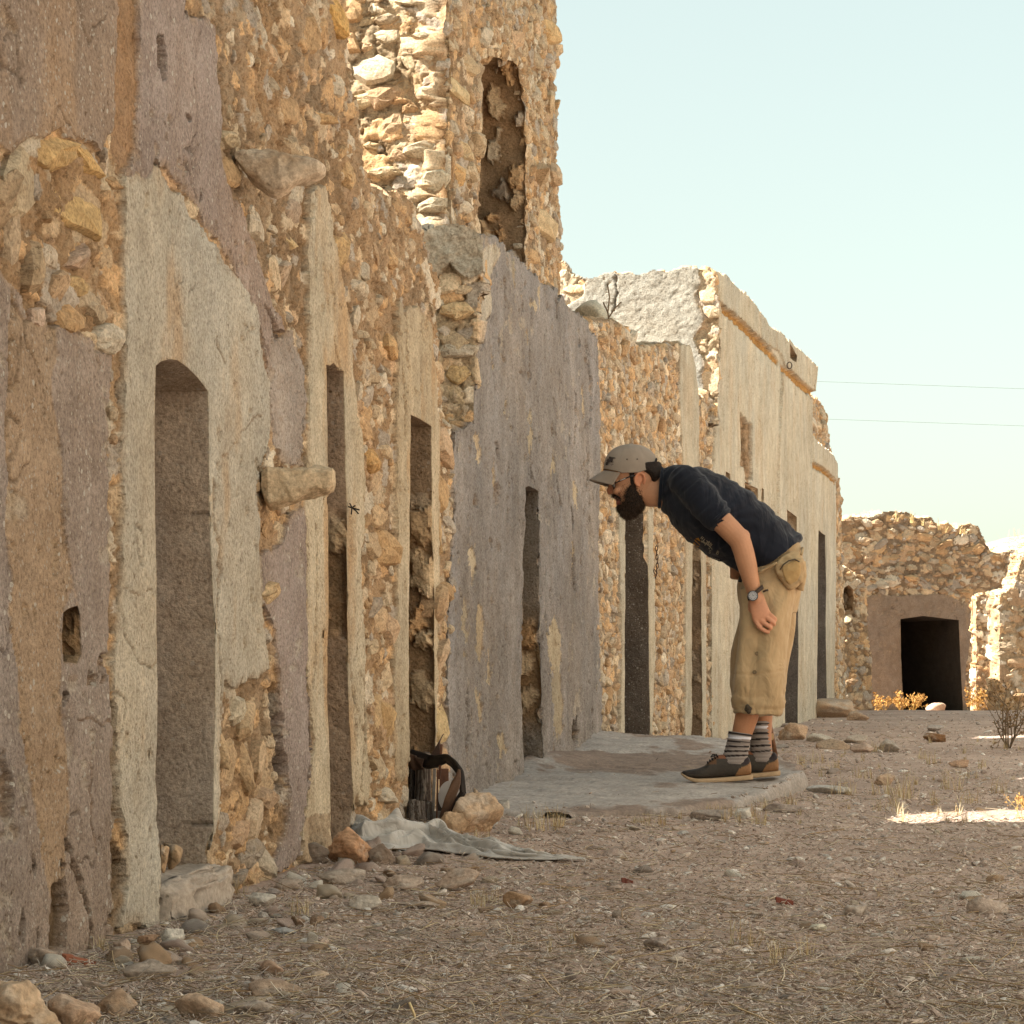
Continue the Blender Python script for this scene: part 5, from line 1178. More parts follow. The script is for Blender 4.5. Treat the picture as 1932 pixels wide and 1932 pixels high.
# ================================================================== STONES JUTTING FROM THE WALL (they belong to it)
def jut(prof, Yc, base, seed, label, hd=.055):
    S_ = np.array(prof, float); k = 80; tt = np.linspace(0, 1, k); t = np.linspace(0, 1, len(S_))
    u = np.interp(tt, t, S_[:, 0]); a = np.interp(tt, t, S_[:, 1]); b = np.interp(tt, t, S_[:, 2]); w = np.interp(tt, t, S_[:, 3]) * hd
    th = np.linspace(0, 2 * math.pi, 73)[:-1]; ce = np.sign(np.cos(th)) * np.abs(np.cos(th)) ** .45; se = np.sign(np.sin(th)) * np.abs(np.sin(th)) ** .45
    s_ = Yc / F
    X = np.repeat((u - U0)[:, None] * s_, 72, 1); Z = H + (V0 - (a + b) / 2)[:, None] * s_ + ((b - a) / 2 * s_)[:, None] * ce[None]; Y = Yc + w[:, None] * se[None]
    V = np.stack([X, Y, Z], -1).reshape(-1, 3); cen = np.stack([X.mean(1), Y.mean(1), Z.mean(1)], -1).repeat(72, 0)
    d = V - cen; d /= np.maximum(np.linalg.norm(d, axis=1), 1e-6)[:, None]
    nz = .014 * fbm3(V * 14, seed, 4, .6) + .005 * fbm3(V * 45, seed + 1, 4, .65) - .007 * sstep(.1, .3, np.abs(fbm3(V * 9, seed + 2, 3)))
    V = V + d * nz[:, None] + np.array([1., 0, 0]) * (.006 * fbm3(V * 20, seed + 4, 3))[:, None]
    i = np.arange(k * 72).reshape(k, 72); j = np.roll(i, -1, 1); f = np.stack([i[:-1], j[:-1], j[1:], i[1:]], -1).reshape(-1, 4)
    n = len(V); V = np.concatenate([V, [V[:72].mean(0), V[-72:].mean(0)]])
    f2 = np.concatenate([np.stack([np.full(72, n), j[0], i[0]], 1), np.stack([np.full(72, n + 1), i[-1], j[-1]], 1)])
    c = np.array(base) * (1 + .30 * fbm3(V * 12, seed + 6, 5, .6))[:, None]; br = sstep(.0, .4, fbm3(V * 7, seed + 8, 4))[:, None]; c = c * (1 - .5 * br) + np.array((.30, .185, .09)) * .5 * br
    o = link('jutting_stone', mesh_np('jutting_stone', V, [f, f2], np.clip(c, .02, .9)), M_ROCK, A.root); o['label'] = label
jut([(448, 288, 306, .7), (462, 284, 326, .9), (482, 282, 346, 1.), (505, 284, 366, 1.), (520, 288, 374, 1.), (536, 291, 366, 1.), (556, 296, 353, .95), (580, 300, 348, .9), (600, 306, 336, .8), (610, 312, 329, .6), (613, 317, 323, .3)], 5.90, (.54, .43, .315), 4411, 'upper jutting stone, grey tan with bulging underside')
jut([(496, 890, 940, .8), (508, 881, 962, 1.), (526, 879, 962, 1.), (546, 880, 950, 1.), (566, 880, 942, 1.), (590, 881, 938, 1.), (610, 882, 932, .95), (622, 884, 928, .95), (629, 887, 922, .85), (632, 894, 914, .5)], 6.13, (.58, .45, .30), 4423, 'lower jutting stone, pale orange slab with flat top')

# bit of wire left in the ochre plaster
Yw = 7.02; mb = MB()
for pts in ([(655, 955), (664, 958), (678, 962)], [(664, 958), (672, 964), (676, 969)], [(660, 950), (664, 958), (663, 970)], [(664, 958), (670, 954)]): mb.tube([W(u, v, Yw - .02 * i) for i, (u, v) in enumerate(pts)], .0022, 5)
o = mb.obj('iron_tie', mat('rust_black', (.03, .022, .018), rough=.7), A.root); o['label'] = 'twisted black iron tie'

# chain hanging in front of the rubble wall
def chain():
    root = empty('chain', W(1240, 1036, 13.72), 'rusty iron chain hanging on the orange rubble wall', 'chain')
    m = mat('rusty_iron', (.10, .055, .035), (.05, .03, .022), 60, rough=.75, metal=.4)
    pos = [(1238.5, 1035), (1239, 1043), (1239.5, 1051), (1240, 1059), (1240.2, 1067), (1239, 1074), (1236, 1080), (1238, 1086)]
    for k, (u, v) in enumerate(pos):
        mb = MB(); c = W(u, v, 13.70 - .004 * k); a = np.linspace(0, 2 * math.pi, 15)
        tx, ty = (.0068, .0) if k % 2 == 0 else (.0012, .0068)
        if k >= 6: sl = .4 if k == 7 else -.4
        else: sl = 0
        pts = np.stack([c[0] + tx * np.cos(a) + sl * .016 * np.sin(a), c[1] + ty * np.cos(a) - .004, c[2] + .0165 * np.sin(a)], -1)
        mb.tube(pts, .0026, 6, False); mb.obj('link', m, root)
    mb = MB(); mb.tube([W(1238.5, 1030, 13.75), W(1238.5, 1030, 13.62)], .004, 6); mb.obj('staple', m, root)
chain()
# ring on the pale house
mb = MB(); a = np.linspace(0, 2 * math.pi, 13); c = W(1489, 690, 20.0)
mb.tube(np.stack([c[0] + .02 * np.cos(a), c[1] + 0 * a - .02, c[2] + .028 * np.sin(a)], -1), .006, 6, False)
o = mb.obj('iron_ring', mat('grey_iron', (.16, .13, .11)), D.root)

# power lines
for (v0_, v1_, lb) in ((719.5, 733.5, 'upper of the two thin power lines in the sky'), (790, 803.5, 'lower of the two thin power lines in the sky')):
    Yl = 70.; us = np.linspace(-400, 3400, 60); sl = (v1_ - v0_) / 392.
    t = (us - 1500) / 1900
    pts = [W(u, v0_ + (u - 1540) * sl + 6 * ((u - 1540) / 392) * 0, Yl) for u in us]
    mb = MB(); mb.tube(pts, .0062, 5); tag(mb.obj('power_line', mat('cable', (.16, .20, .19), rough=.6)), lb, 'power line')

# ================================================================== CLOTH, STUMPS, STRAP
def cloth():
    nU, nV = 260, 120
    a = np.linspace(0, 1, nU); b = np.linspace(-1, 1, nV); A_, B_ = np.meshgrid(a, b, indexing='ij')
    # centre line measured on the photo: from the wall to the pointed tail
    cu = [612, 640, 700, 760, 820, 880, 940, 1000, 1060, 1102]; cv = [1574, 1580, 1592, 1596, 1596, 1606, 1616, 1622, 1625, 1627]; hw = [.05, .10, .18, .22, .22, .17, .12, .07, .05, .006]; ht = [.040, .050, .075, .095, .085, .065, .040, .026, .018, .004]
    t = np.linspace(0, 1, len(cu)); C = np.array([on_ground(u, v) for u, v in zip(cu, cv)])
    Cx = np.interp(A_, t, C[:, 0]); Cy = np.interp(A_, t, C[:, 1]); w = np.interp(A_, t, hw); hh = np.interp(A_, t, ht)
    w = w * (1 + .12 * fbm(A_ * 7, B_ * 1.2, 83, 3))
    x = Cx + .03 * B_ * w / .2; y = Cy + B_ * w
    wA = A_ * 5.2 + .55 * fbm(A_ * 4, B_ * 1.6, 83, 3); wB = B_ * (.5 + w / .2 * .7) * 1.5 + .5 * fbm(A_ * 5, B_ * 2.2, 84, 3)
    n1 = fbm(wA * .42 + wB * .30, wB * 1.35 - wA * .12, 85, 2); n2 = fbm(wA * .85 - wB * .5, wB * 2.3 + wA * .30, 86, 2); n3 = fbm(wA * 1.7 + wB, wB * 3.6, 87, 2)
    rid = lambda n, k: np.clip(1 - np.abs(n) * k, 0, 1) ** 1.3
    edge = np.clip(1 - np.abs(B_) ** 3, 0, 1)
    z = gh(x, y, False) + .008 + hh * edge * (.16 + .55 * rid(n1, 3.2) + .42 * rid(n2, 3.4) + .30 * rid(n3, 3.)) + .006 * (1 - edge) * rid(n2, 3.)
    for _ in range(3):
        z[1:-1] = .25 * z[:-2] + .5 * z[1:-1] + .25 * z[2:]; z[:, 1:-1] = .25 * z[:, :-2] + .5 * z[:, 1:-1] + .25 * z[:, 2:]
    x = x + .020 * n2 * edge; y = y + .03 * n1
    V = np.stack([x, y, z], -1).reshape(-1, 3)
    me = mesh_np('discarded_cloth', V, grid_faces(nU, nV))
    o = link('discarded_cloth', me, mat('linen', (.46, .435, .40), (.39, .365, .33), 14, rough=.95, bump=.35, bscale=900, dist=.0006, sheen=.3, wr=(13., .035, (1., 1.6, 1.), (0, 0, .35))))
    md = o.modifiers.new('t', 'SOLIDIFY'); md.thickness = .003
    tag(o, 'crumpled grey cloth lying on the ground along the wall', 'cloth')
cloth()
M_CHAR = attr_mat('weathered_wood', fine=45., bump=.6, dist=.004)
def stump(name, label, u, v0_, v1_, wpx, Y, seed, lean=0., cols=((.22, .19, .165), (.075, .055, .042))):
    g0 = W(u, v1_, Y); s = Y / F; r_ = wpx * s / 2; h = (v1_ - v0_) * s
    th, zz = np.meshgrid(np.linspace(0, 2 * math.pi, 97)[:-1], np.linspace(0, 1, 70), indexing='ij')
    gr = fbm(np.cos(th) * 3.0 + seed, np.sin(th) * 3.0 + zz * .6, seed, 4, .6); ch = fbm(np.cos(th) * 7 + zz * 2, np.sin(th) * 7 + zz * 9, seed + 1, 3)
    crk = 1 - sstep(.0, .10, np.abs(fbm(np.cos(th) * 4.5 + 3, np.sin(th) * 4.5 + zz * 5, seed + 2, 3)))
    R_ = r_ * (1 + .16 * gr + .05 * ch - .10 * crk + .10 * (1 - zz) ** 2 - .12 * zz) * np.where(zz > .985, .02, 1)
    zt = zz + .10 * fbm(np.cos(th) * 1.4, np.sin(th) * 1.4, seed + 4, 2) * zz
    V = np.stack([g0[0] + R_ * np.cos(th) + lean * zz * h, g0[1] + R_ * np.sin(th), g0[2] - .02 + zt * (h + .02)], -1)
    n, m = th.shape; i = np.arange(n * m).reshape(n, m); j = np.roll(i, -1, 0)
    f = np.stack([i[:, :-1], j[:, :-1], j[:, 1:], i[:, 1:]], -1).reshape(-1, 4)
    k = sstep(-.3, .4, gr + .4 * ch - crk)[..., None]; c = np.array(cols[0]) * k + np.array(cols[1]) * (1 - k)
    return tag(link(name, mesh_np(name, V.reshape(-1, 3), f, c.reshape(-1, 3)), M_CHAR), label, 'wood stump')
stump('wood_stump', 'short grey cracked wood stump before the third doorway', 785, 1510, 1566, 36, 7.86, 401)
stump('wood_stump', 'taller charred stump standing behind the short cracked one', 797, 1420, 1530, 30, 8.02, 409, .02, ((.20, .165, .135), (.05, .035, .027)))
stump('wood_stump', 'dark burnt stump top beside the ochre plaster edge', 779, 1424, 1520, 22, 8.06, 415, 0, ((.16, .135, .115), (.03, .022, .017)))
stump('wood_stump', 'split grey post piece right of the cracked stump', 811, 1512, 1562, 14, 7.90, 421, 0)
def junk():
    root = empty('iron_bracket', W(832, 1560, 7.92), 'rusty iron bracket with pale half-round plate in the corner of the wall', 'scrap iron')
    mr = mat('rust', (.16, .075, .045), (.08, .038, .025), 30, rough=.85, bump=.4); mg = mat('dull_steel', (.26, .24, .22), (.17, .145, .12), 25, rough=.6, bump=.3); mw = mat('chalky_plate', (.46, .43, .41), (.36, .33, .31), 20, rough=.8)
    def bar(name, u0, v0_, u1, v1_, wpx, Y, m, th=.008):
        s = Y / F; a = W(u0, v0_, Y); b = W(u1, v1_, Y); h = wpx * s / 2
        V = []
        for p in (a, b):
            for dx in (-h, h):
                for dy in (-th / 2, th / 2): V.append(p + (dx, dy, 0))
        mb = MB(); mb.add(V, np.array([[0, 1, 3, 2], [4, 6, 7, 5], [0, 4, 5, 1], [2, 3, 7, 6], [0, 2, 6, 4], [1, 5, 7, 3]])); o = mb.obj(name, m, root, False)
        bv = o.modifiers.new('b', 'BEVEL'); bv.width = .0015; return o
    bar('rust_bar', 833, 1404, 829, 1470, 5, 7.86, mr); bar('upright', 820, 1450, 816, 1556, 6, 7.90, mg); bar('upright', 826, 1452, 824, 1548, 3, 7.88, mr); bar('back_plate', 838, 1450, 838, 1500, 17, 7.93, mr); bar('back_plate', 833, 1496, 831, 1560, 16, 7.94, mat('black_iron', (.035, .028, .025), rough=.7)); bar('foot', 827, 1530, 826, 1558, 16, 7.89, mg)
    bar('bolt', 822, 1455, 833, 1455, 3, 7.85, mr)
    t = np.linspace(math.pi / 2, math.pi * 1.5, 24); c = W(849, 1503, 7.87); s = 7.87 / F
    pr = [(c[0] - 0 * s, c[2] + 33 * s)] + [(c[0] + 22 * s * math.cos(q), c[2] + 30 * s * math.sin(q) - 0) for q in t] + [(c[0] + 1 * s, c[2] - 33 * s), (c[0] + 9 * s, c[2] - 24 * s), (c[0] + 11 * s, c[2] + 10 * s), (c[0] + 7 * s, c[2] + 33 * s)]
    n = len(pr); V = [(x, c[1] - .006, z) for x, z in pr] + [(x, c[1] + .006, z) for x, z in pr]
    mb = MB(); mb.add(V, np.array([list(range(n))]), np.array([list(range(2 * n - 1, n - 1, -1))]), np.array([[i, i + n, (i + 1) % n + n, (i + 1) % n] for i in range(n)])); mb.obj('half_round_plate', mw, root, False)
    mb = MB(); mb.add([W(851 + 2.2 * math.cos(q), 1500 + 6 * math.sin(q), 7.858) for q in np.linspace(0, 6.28, 9)[:-1]], np.array([[7, 6, 5, 4, 3, 2, 1, 0]])); mb.obj('slot', mat('slot_black', (.02, .015, .012)), root, False)
    # the strap: one long band of leather, folded over twice
    def band(path, tws, wds):
        P = np.array([W(*p) for p in path]); t = np.linspace(0, 1, len(P)); tt = np.linspace(0, 1, 80)
        Q = np.stack([np.interp(tt, t, P[:, k]) for k in range(3)], -1)
        for _ in range(4): Q[1:-1] = .25 * Q[:-2] + .5 * Q[1:-1] + .25 * Q[2:]
        tw = np.interp(tt, np.linspace(0, 1, len(tws)), tws); wd = np.interp(tt, np.linspace(0, 1, len(wds)), wds)
        T = np.gradient(Q, axis=0); T /= np.linalg.norm(T, axis=1)[:, None]
        e1 = np.cross(T, np.array([0, 1., 0])); e1 /= np.linalg.norm(e1, axis=1)[:, None]; e2 = np.cross(T, e1)
        ax = e1 * np.cos(tw)[:, None] + e2 * np.sin(tw)[:, None]; nn = np.cross(T, ax); V = []
        for k in np.linspace(-1, 1, 9): V.append(Q + ax * (wd * k)[:, None] + nn * (.004 * (1 - k * k) + .003 * np.sin(9 * tt + 3 * k))[:, None])
        return np.stack(V, 1).reshape(-1, 3)
    m_in = mat('old_leather', (.030, .021, .017), (.012, .010, .009), 16, rough=.6, bump=.4, bscale=200); m_out = mat('brown_leather', (.135, .075, .045), (.06, .034, .023), 14, rough=.65, bump=.4, bscale=200)
    V = band([(774, 1428, 8.00), (790, 1432, 7.96), (808, 1438, 7.91), (824, 1436, 7.86), (842, 1430, 7.82), (856, 1440, 7.80), (867, 1456, 7.80), (870, 1474, 7.80), (874, 1498, 7.80)], [.1, .15, .25, .5, .55, .3, .2], [.026, .026, .022, .017, .016, .014, .010])
    o = link('leather_strap', mesh_np('leather_strap', V, grid_faces(80, 9)), m_in); o.modifiers.new('t', 'SOLIDIFY').thickness = .004
    tag(o, 'looped black and brown leather strap beside the big tan boulder', 'strap')
    V = band([(873, 1494, 7.795), (868, 1508, 7.79), (858, 1524, 7.785), (846, 1542, 7.785), (838, 1560, 7.79)], [.3, .15, .1, .1], [.010, .019, .024, .022])
    q = link('black_lower_length', mesh_np('black_lower_length', V, grid_faces(80, 9)), m_in, o); q.modifiers.new('t', 'SOLIDIFY').thickness = .004
    V = band([(866, 1452, 7.785), (862, 1470, 7.78), (856, 1490, 7.775), (846, 1515, 7.775), (836, 1545, 7.78)], [.9, .3, .1, .2], [.008, .015, .017, .015])
    q = link('brown_folded_length', mesh_np('brown_folded_length', V, grid_faces(80, 9)), m_out, o); q.modifiers.new('t', 'SOLIDIFY').thickness = .004
    V = band([(770, 1434, 7.985), (784, 1440, 7.95), (798, 1442, 7.91)], [.1, .2, .2], [.024, .024, .018])
    q = link('brown_folded_length', mesh_np('brown_folded_length', V, grid_faces(80, 9)), m_out, o); q.modifiers.new('t', 'SOLIDIFY').thickness = .004
    # torn flap sticking up
    mb = MB(); pts = [W(812, 1426, 7.93), W(830, 1428, 7.90), W(829, 1398, 7.93), W(836, 1384, 7.95), W(826, 1402, 7.95)]
    mb.add(pts, np.array([[0, 1, 2]]), np.array([[0, 2, 4]]), np.array([[4, 2, 3]])); q = mb.obj('torn_flap', mat('torn_leather', (.10, .06, .045), rough=.7), o, False); md = q.modifiers.new('t', 'SOLIDIFY'); md.thickness = .003
junk()
# ================================================================== THE MAN
YM = 10.0
dg = None
def section_loft(mb, secs, n=28, p=2.25, steps=3):
    """secs: (u1,v1,u2,v2,Y,half-width) - an ellipse spanned by two outline points and a depth; closed skin through them"""
    S_ = np.array(secs, float); m = len(S_)
    t = np.arange(m); tt = np.linspace(0, m - 1, (m - 1) * steps + 1)
    def cr(x):
        # monotone-ish smooth interpolation
        d = np.gradient(x); i = np.clip(tt.astype(int), 0, m - 2); f = tt - i
        h00 = 2 * f ** 3 - 3 * f ** 2 + 1; h10 = f ** 3 - 2 * f ** 2 + f; h01 = -2 * f ** 3 + 3 * f ** 2; h11 = f ** 3 - f ** 2
        return h00 * x[i] + h10 * d[i] + h01 * x[i + 1] + h11 * d[i + 1]
    S2 = np.stack([cr(S_[:, k]) for k in range(6)], 1)
    V = []; th = np.linspace(0, 2 * math.pi, n + 1)[:-1]
    ce = np.sign(np.cos(th)) * np.abs(np.cos(th)) ** (2 / p); se = np.sign(np.sin(th)) * np.abs(np.sin(th)) ** (2 / p)
    for (u1, v1, u2, v2, Y, hy) in S2:
        a = W(u1, v1, Y); b = W(u2, v2, Y); c = (a + b) / 2; e = (b - a) / 2
        V.append(c[None] + ce[:, None] * e[None] + se[:, None] * np.array([0, abs(hy), 0])[None])
    k = len(V); V = np.concatenate(V)
    i = np.arange(k * n).reshape(k, n); j = np.roll(i, -1, 1)
    f = np.stack([i[:-1], j[:-1], j[1:], i[1:]], -1).reshape(-1, 4)
    c0 = V[:n].mean(0); c1 = V[-n:].mean(0); V = np.concatenate([V, [c0, c1]])
    t0 = np.stack([np.full(n, k * n), j[0], i[0]], 1); t1 = np.stack([np.full(n, k * n + 1), i[-1], j[-1]], 1)
    mb.add(V, f, t0, t1); return mb
def tube_px(mb, pts, n=18, flat=1.0):
    """pts: (u,v,Y,r) ; closed round limb"""
    P = np.array([W(a, b, c) for a, b, c, _ in pts]); R_ = np.array([q[3] for q in pts], float)
    m = len(P); tt = np.linspace(0, m - 1, (m - 1) * 5 + 1)
    Q = np.stack([np.interp(tt, np.arange(m), P[:, k]) for k in range(3)], 1); rr = np.interp(tt, np.arange(m), R_)
    for _ in range(2): Q[1:-1] = .25 * Q[:-2] + .5 * Q[1:-1] + .25 * Q[2:]; rr[1:-1] = .25 * rr[:-2] + .5 * rr[1:-1] + .25 * rr[2:]
    # rounded ends
    d0 = Q[0] - Q[1]; d0 /= np.linalg.norm(d0); d1 = Q[-1] - Q[-2]; d1 /= np.linalg.norm(d1)
    Q = np.concatenate([[Q[0] + d0 * rr[0] * .9, Q[0] + d0 * rr[0] * .55], Q, [Q[-1] + d1 * rr[-1] * .55, Q[-1] + d1 * rr[-1] * .9]])
    rr = np.concatenate([[rr[0] * .35, rr[0] * .82], rr, [rr[-1] * .82, rr[-1] * .35]])
    V, f, c = tube_np(Q, rr, n); mb.add(V, f, *c); return mb
def ball(mb, u, v, Y, rx, ry, rz, rot=0.):
    p, f = ICO[4]; V = p * np.array([rx, ry, rz]); c, s = math.cos(rot), math.sin(rot)
    V = np.stack([V[:, 0] * c - V[:, 2] * s, V[:, 1], V[:, 0] * s + V[:, 2] * c], 1) + W(u, v, Y); mb.add(V, f); return mb
def fuse(mb, name, voxel, m, parent, smooth=3, fac=.5, disp=None, col=None):
    """one continuous skin over everything in mb"""
    o = mb.obj('tmp', None); md = o.modifiers.new('r', 'REMESH'); md.mode = 'VOXEL'; md.voxel_size = voxel
    if smooth: sm = o.modifiers.new('s', 'SMOOTH'); sm.factor = fac; sm.iterations = smooth
    d = bpy.context.evaluated_depsgraph_get(); d.update()
    me = bpy.data.meshes.new_from_object(o.evaluated_get(d)); bpy.data.objects.remove(o)
    me.name = name; n = len(me.vertices)
    V = np.empty(n * 3, np.float32); me.vertices.foreach_get('co', V); V = V.reshape(-1, 3).astype(float)
    Nn = np.empty(n * 3, np.float32); me.vertex_normals.foreach_get('vector', Nn); Nn = Nn.reshape(-1, 3).astype(float)
    if disp is not None:
        V = V + Nn * disp(V, Nn)[:, None]; me.vertices.foreach_set('co', V.astype(np.float32).ravel())
    if col is not None:
        a = me.color_attributes.new('Col', 'FLOAT_COLOR', 'POINT'); c4 = np.ones((n, 4), np.float32); c4[:, :3] = col(V); a.data.foreach_set('color', c4.ravel())
    me.polygons.foreach_set('use_smooth', np.ones(len(me.polygons), bool)); me.update()
    return link(name, me, m, parent)
def pxs(V):
    return U0 + F * V[:, 0] / V[:, 1], V0 - F * (V[:, 2] - H) / V[:, 1]

man = empty('person', W(1395, 1476, 9.98), 'bearded man in cap, navy t-shirt and khaki shorts bending forward with hanging arm', 'person')

# ---- body: one continuous surface
M_SKIN = attr_mat('skin', rough=.55, fine=140., bump=.12, dist=.0015, lo=.93, hi=1.06)
M_SKIN.node_tree.nodes['Principled BSDF'].inputs['Subsurface Weight'].default_value = .08
M_SKIN.node_tree.nodes['Principled BSDF'].inputs['Subsurface Radius'].default_value = (.012, .005, .003)
M_SKIN.node_tree.nodes['Principled BSDF'].inputs['Specular IOR Level'].default_value = .35
b = MB()
section_loft(b, [(1252, 890, 1248, 950, YM, .06), (1275, 893, 1268, 970, YM, .12), (1320, 896, 1300, 1000, YM, .165), (1370, 912, 1335, 1028, YM, .165), (1420, 948, 1368, 1050, YM, .155), (1475, 995, 1405, 1078, YM, .155), (1495, 1045, 1405, 1100, YM, .145), (1490, 1105, 1408, 1130, YM, .14)])
tube_px(b, [(1300, 918, 9.86, .062), (1330, 950, 9.805, .052), (1356, 978, 9.78, .0475), (1378, 1000, 9.772, .0465), (1396, 1019, 9.768, .0445), (1403, 1040, 9.768, .0425), (1409, 1064, 9.77, .0415), (1416, 1092, 9.775, .0350), (1422, 1114, 9.78, .0300), (1426, 1130, 9.785, .0285)])
tube_px(b, [(1300, 925, 10.15, .060), (1325, 965, 10.19, .048), (1358, 1005, 10.20, .043), (1374, 1030, 10.19, .040), (1384, 1056, 10.16, .030), (1389, 1072, 10.14, .025)])
# hand
section_loft(b, [(1411, 1124, 1440, 1120, 9.785, .024), (1413, 1137, 1445, 1134, 9.785, .019), (1416, 1154, 1451, 1148, 9.783, .0165), (1420, 1171, 1455, 1160, 9.782, .0145), (1424, 1179, 1453, 1167, 9.785, .010)], n=20)
for ch in ([(1447, 1155, 9.783, .0094), (1456, 1162, 9.778, .0092), (1463, 1168, 9.783, .0086), (1463, 1175, 9.799, .0074)],
           [(1441, 1161, 9.780, .0098), (1452, 1169.5, 9.773, .0096), (1461, 1176, 9.778, .0090), (1459, 1182, 9.796, .0078)],
           [(1433, 1167, 9.779, .0100), (1443, 1177, 9.770, .0098), (1454, 1183.5, 9.775, .0092), (1453, 1189, 9.794, .0080)],
           [(1425, 1170, 9.781, .0098), (1432, 1183, 9.772, .0096), (1443, 1190.5, 9.776, .0090), (1452, 1194, 9.790, .0078)],
           [(1417, 1136, 9.795, .0125), (1416, 1152, 9.812, .0110), (1421, 1168, 9.822, .0096), (1429, 1180, 9.826, .0080)]): tube_px(b, ch, 12)
# far hand round the stick
section_loft(b, [(1380, 1066, 1398, 1066, 10.14, .022), (1379, 1080, 1399, 1080, 10.14, .020), (1381, 1092, 1398, 1092, 10.14, .014)], n=16)
for k in range(4): tube_px(b, [(1381, 1070 + k * 6, 10.125, .0095), (1381, 1071 + k * 6, 10.112, .009), (1390, 1073 + k * 6, 10.106, .008), (1397, 1074 + k * 6, 10.115, .0075)], 10)
tube_px(b, [(1385, 1066, 10.13, .011), (1392, 1072, 10.118, .010), (1396, 1082, 10.112, .008)], 10)
# legs
tube_px(b, [(1446, 1115, 9.915, .070), (1438, 1180, 9.89, .074), (1430, 1258, 9.88, .056), (1420, 1300, 9.88, .053), (1411, 1345, 9.88, .050), (1402, 1376, 9.88, .044), (1394, 1408, 9.88, .036), (1390, 1440, 9.88, .036)])
tube_px(b, [(1446, 1115, 10.085, .070), (1442, 1180, 10.11, .074), (1440, 1258, 10.12, .056), (1438, 1300, 10.12, .053), (1438, 1345, 10.12, .046), (1438, 1376, 10.12, .040), (1440, 1408, 10.12, .036), (1444, 1440, 10.12, .036)])
# neck and head
section_loft(b, [(1226, 884, 1196, 938, YM, .054), (1241, 887, 1217, 955, YM, .056), (1254, 886, 1244, 957, YM, .060), (1275, 892, 1268, 966, YM, .085)])
section_loft(b, [(1220, 854, 1156, 856, YM, .045), (1234, 868, 1144, 872, YM, .068), (1241, 885, 1141, 888, YM, .075), (1243, 900, 1147, 904, YM, .077), (1237, 914, 1151, 915, YM, .074), (1229, 928, 1154, 926, YM, .069), (1220, 942, 1159, 938, YM, .060), (1209, 956, 1167, 954, YM, .048), (1199, 966, 1176, 966, YM, .030)], p=2.1)
tube_px(b, [(1157, 908, YM, .009), (1153, 917, YM, .011), (1149.5, 925, YM, .0125), (1151, 929, YM, .012)], 14)
for sY in (-1, 1):
    ball(b, 1153.5, 929.5, YM + sY * .012, .0085, .008, .007)                              # nostril wing
    tube_px(b, [(1152, 908, YM + sY * .012, .008), (1155, 907, YM + sY * .035, .009), (1164, 908, YM + sY * .058, .008)], 10)   # brow
    ball(b, 1166, 925, YM + sY * .045, .022, .020, .016, .4)                              # cheek
    # ear: shell with rim
    Ye = YM + sY * .083
    a = np.linspace(.6, 5.9, 12)
    tube_px(b, [(1207.5 - 8.2 * math.cos(q + 1.9) + 1.2 * math.sin(q), 905 + 12.5 * math.sin(q + 1.9), Ye + sY * .006, .0055) for q in a], 8)
    ball(b, 1205, 906, Ye - sY * .002, .016, .007, .024, -.15); ball(b, 1203, 915, Ye + sY * .002, .008, .006, .010); ball(b, 1199.5, 906, Ye, .006, .006, .009)
tube_px(b, [(1163, 938.5, YM - .020, .005), (1160, 937.5, YM, .0062), (1163, 938.5, YM + .020, .005)], 8)
tube_px(b, [(1168, 949, YM - .018, .006), (1164.5, 949.5, YM, .0075), (1168, 949, YM + .018, .006)], 8)
def skincol(V):
    u, v = pxs(V); c = np.tile(np.array((.44, .225, .125)), (len(V), 1))
    c = c * (1 + .10 * fbm3(V * 22, 3, 3))[:, None]
    hand = sstep(1120, 1150, v) * (v < 1215) * (V[:, 1] < 9.86)
    c = c * (1 - .18 * hand[:, None]) + np.array((.55, .235, .16)) * (.30 * hand)[:, None]
    ear = ((np.abs(u - 1208) < 13) & (np.abs(v - 905) < 16) & (np.abs(V[:, 1] - YM) > .07))
    c[ear] *= np.array((1.08, .86, .80))
    nose = np.exp(-((u - 1149) ** 2 + (v - 926) ** 2) / 60.); c = c * (1 + nose[:, None] * np.array((.02, -.18, -.20)))
    lip = ((v > 935) & (v < 953) & (u < 1171)); c[lip] = np.array((.36, .13, .095))
    leg = v > 1330; c[leg] *= np.array((.86, .80, .74))
    return np.clip(c, .01, 1)
ball(b, 1401, 1012, 9.768, .031, .030, .031)
body = fuse(b, 'body', .0034, M_SKIN, man, smooth=3, col=skincol)

# ---- eyes
for sY in (-1, 1):
    e = MB(); ball(e, 1160, 914.5, YM + sY * .034, .012, .012, .012); q = e.obj('eye', mat('eye_white', (.62, .58, .54), rough=.25), man)
    e2 = MB(); ball(e2, 1155.6, 915, YM + sY * .034, .0035, .0065, .0065); e2.obj('iris', mat('iris', (.05, .028, .015), rough=.2), q)

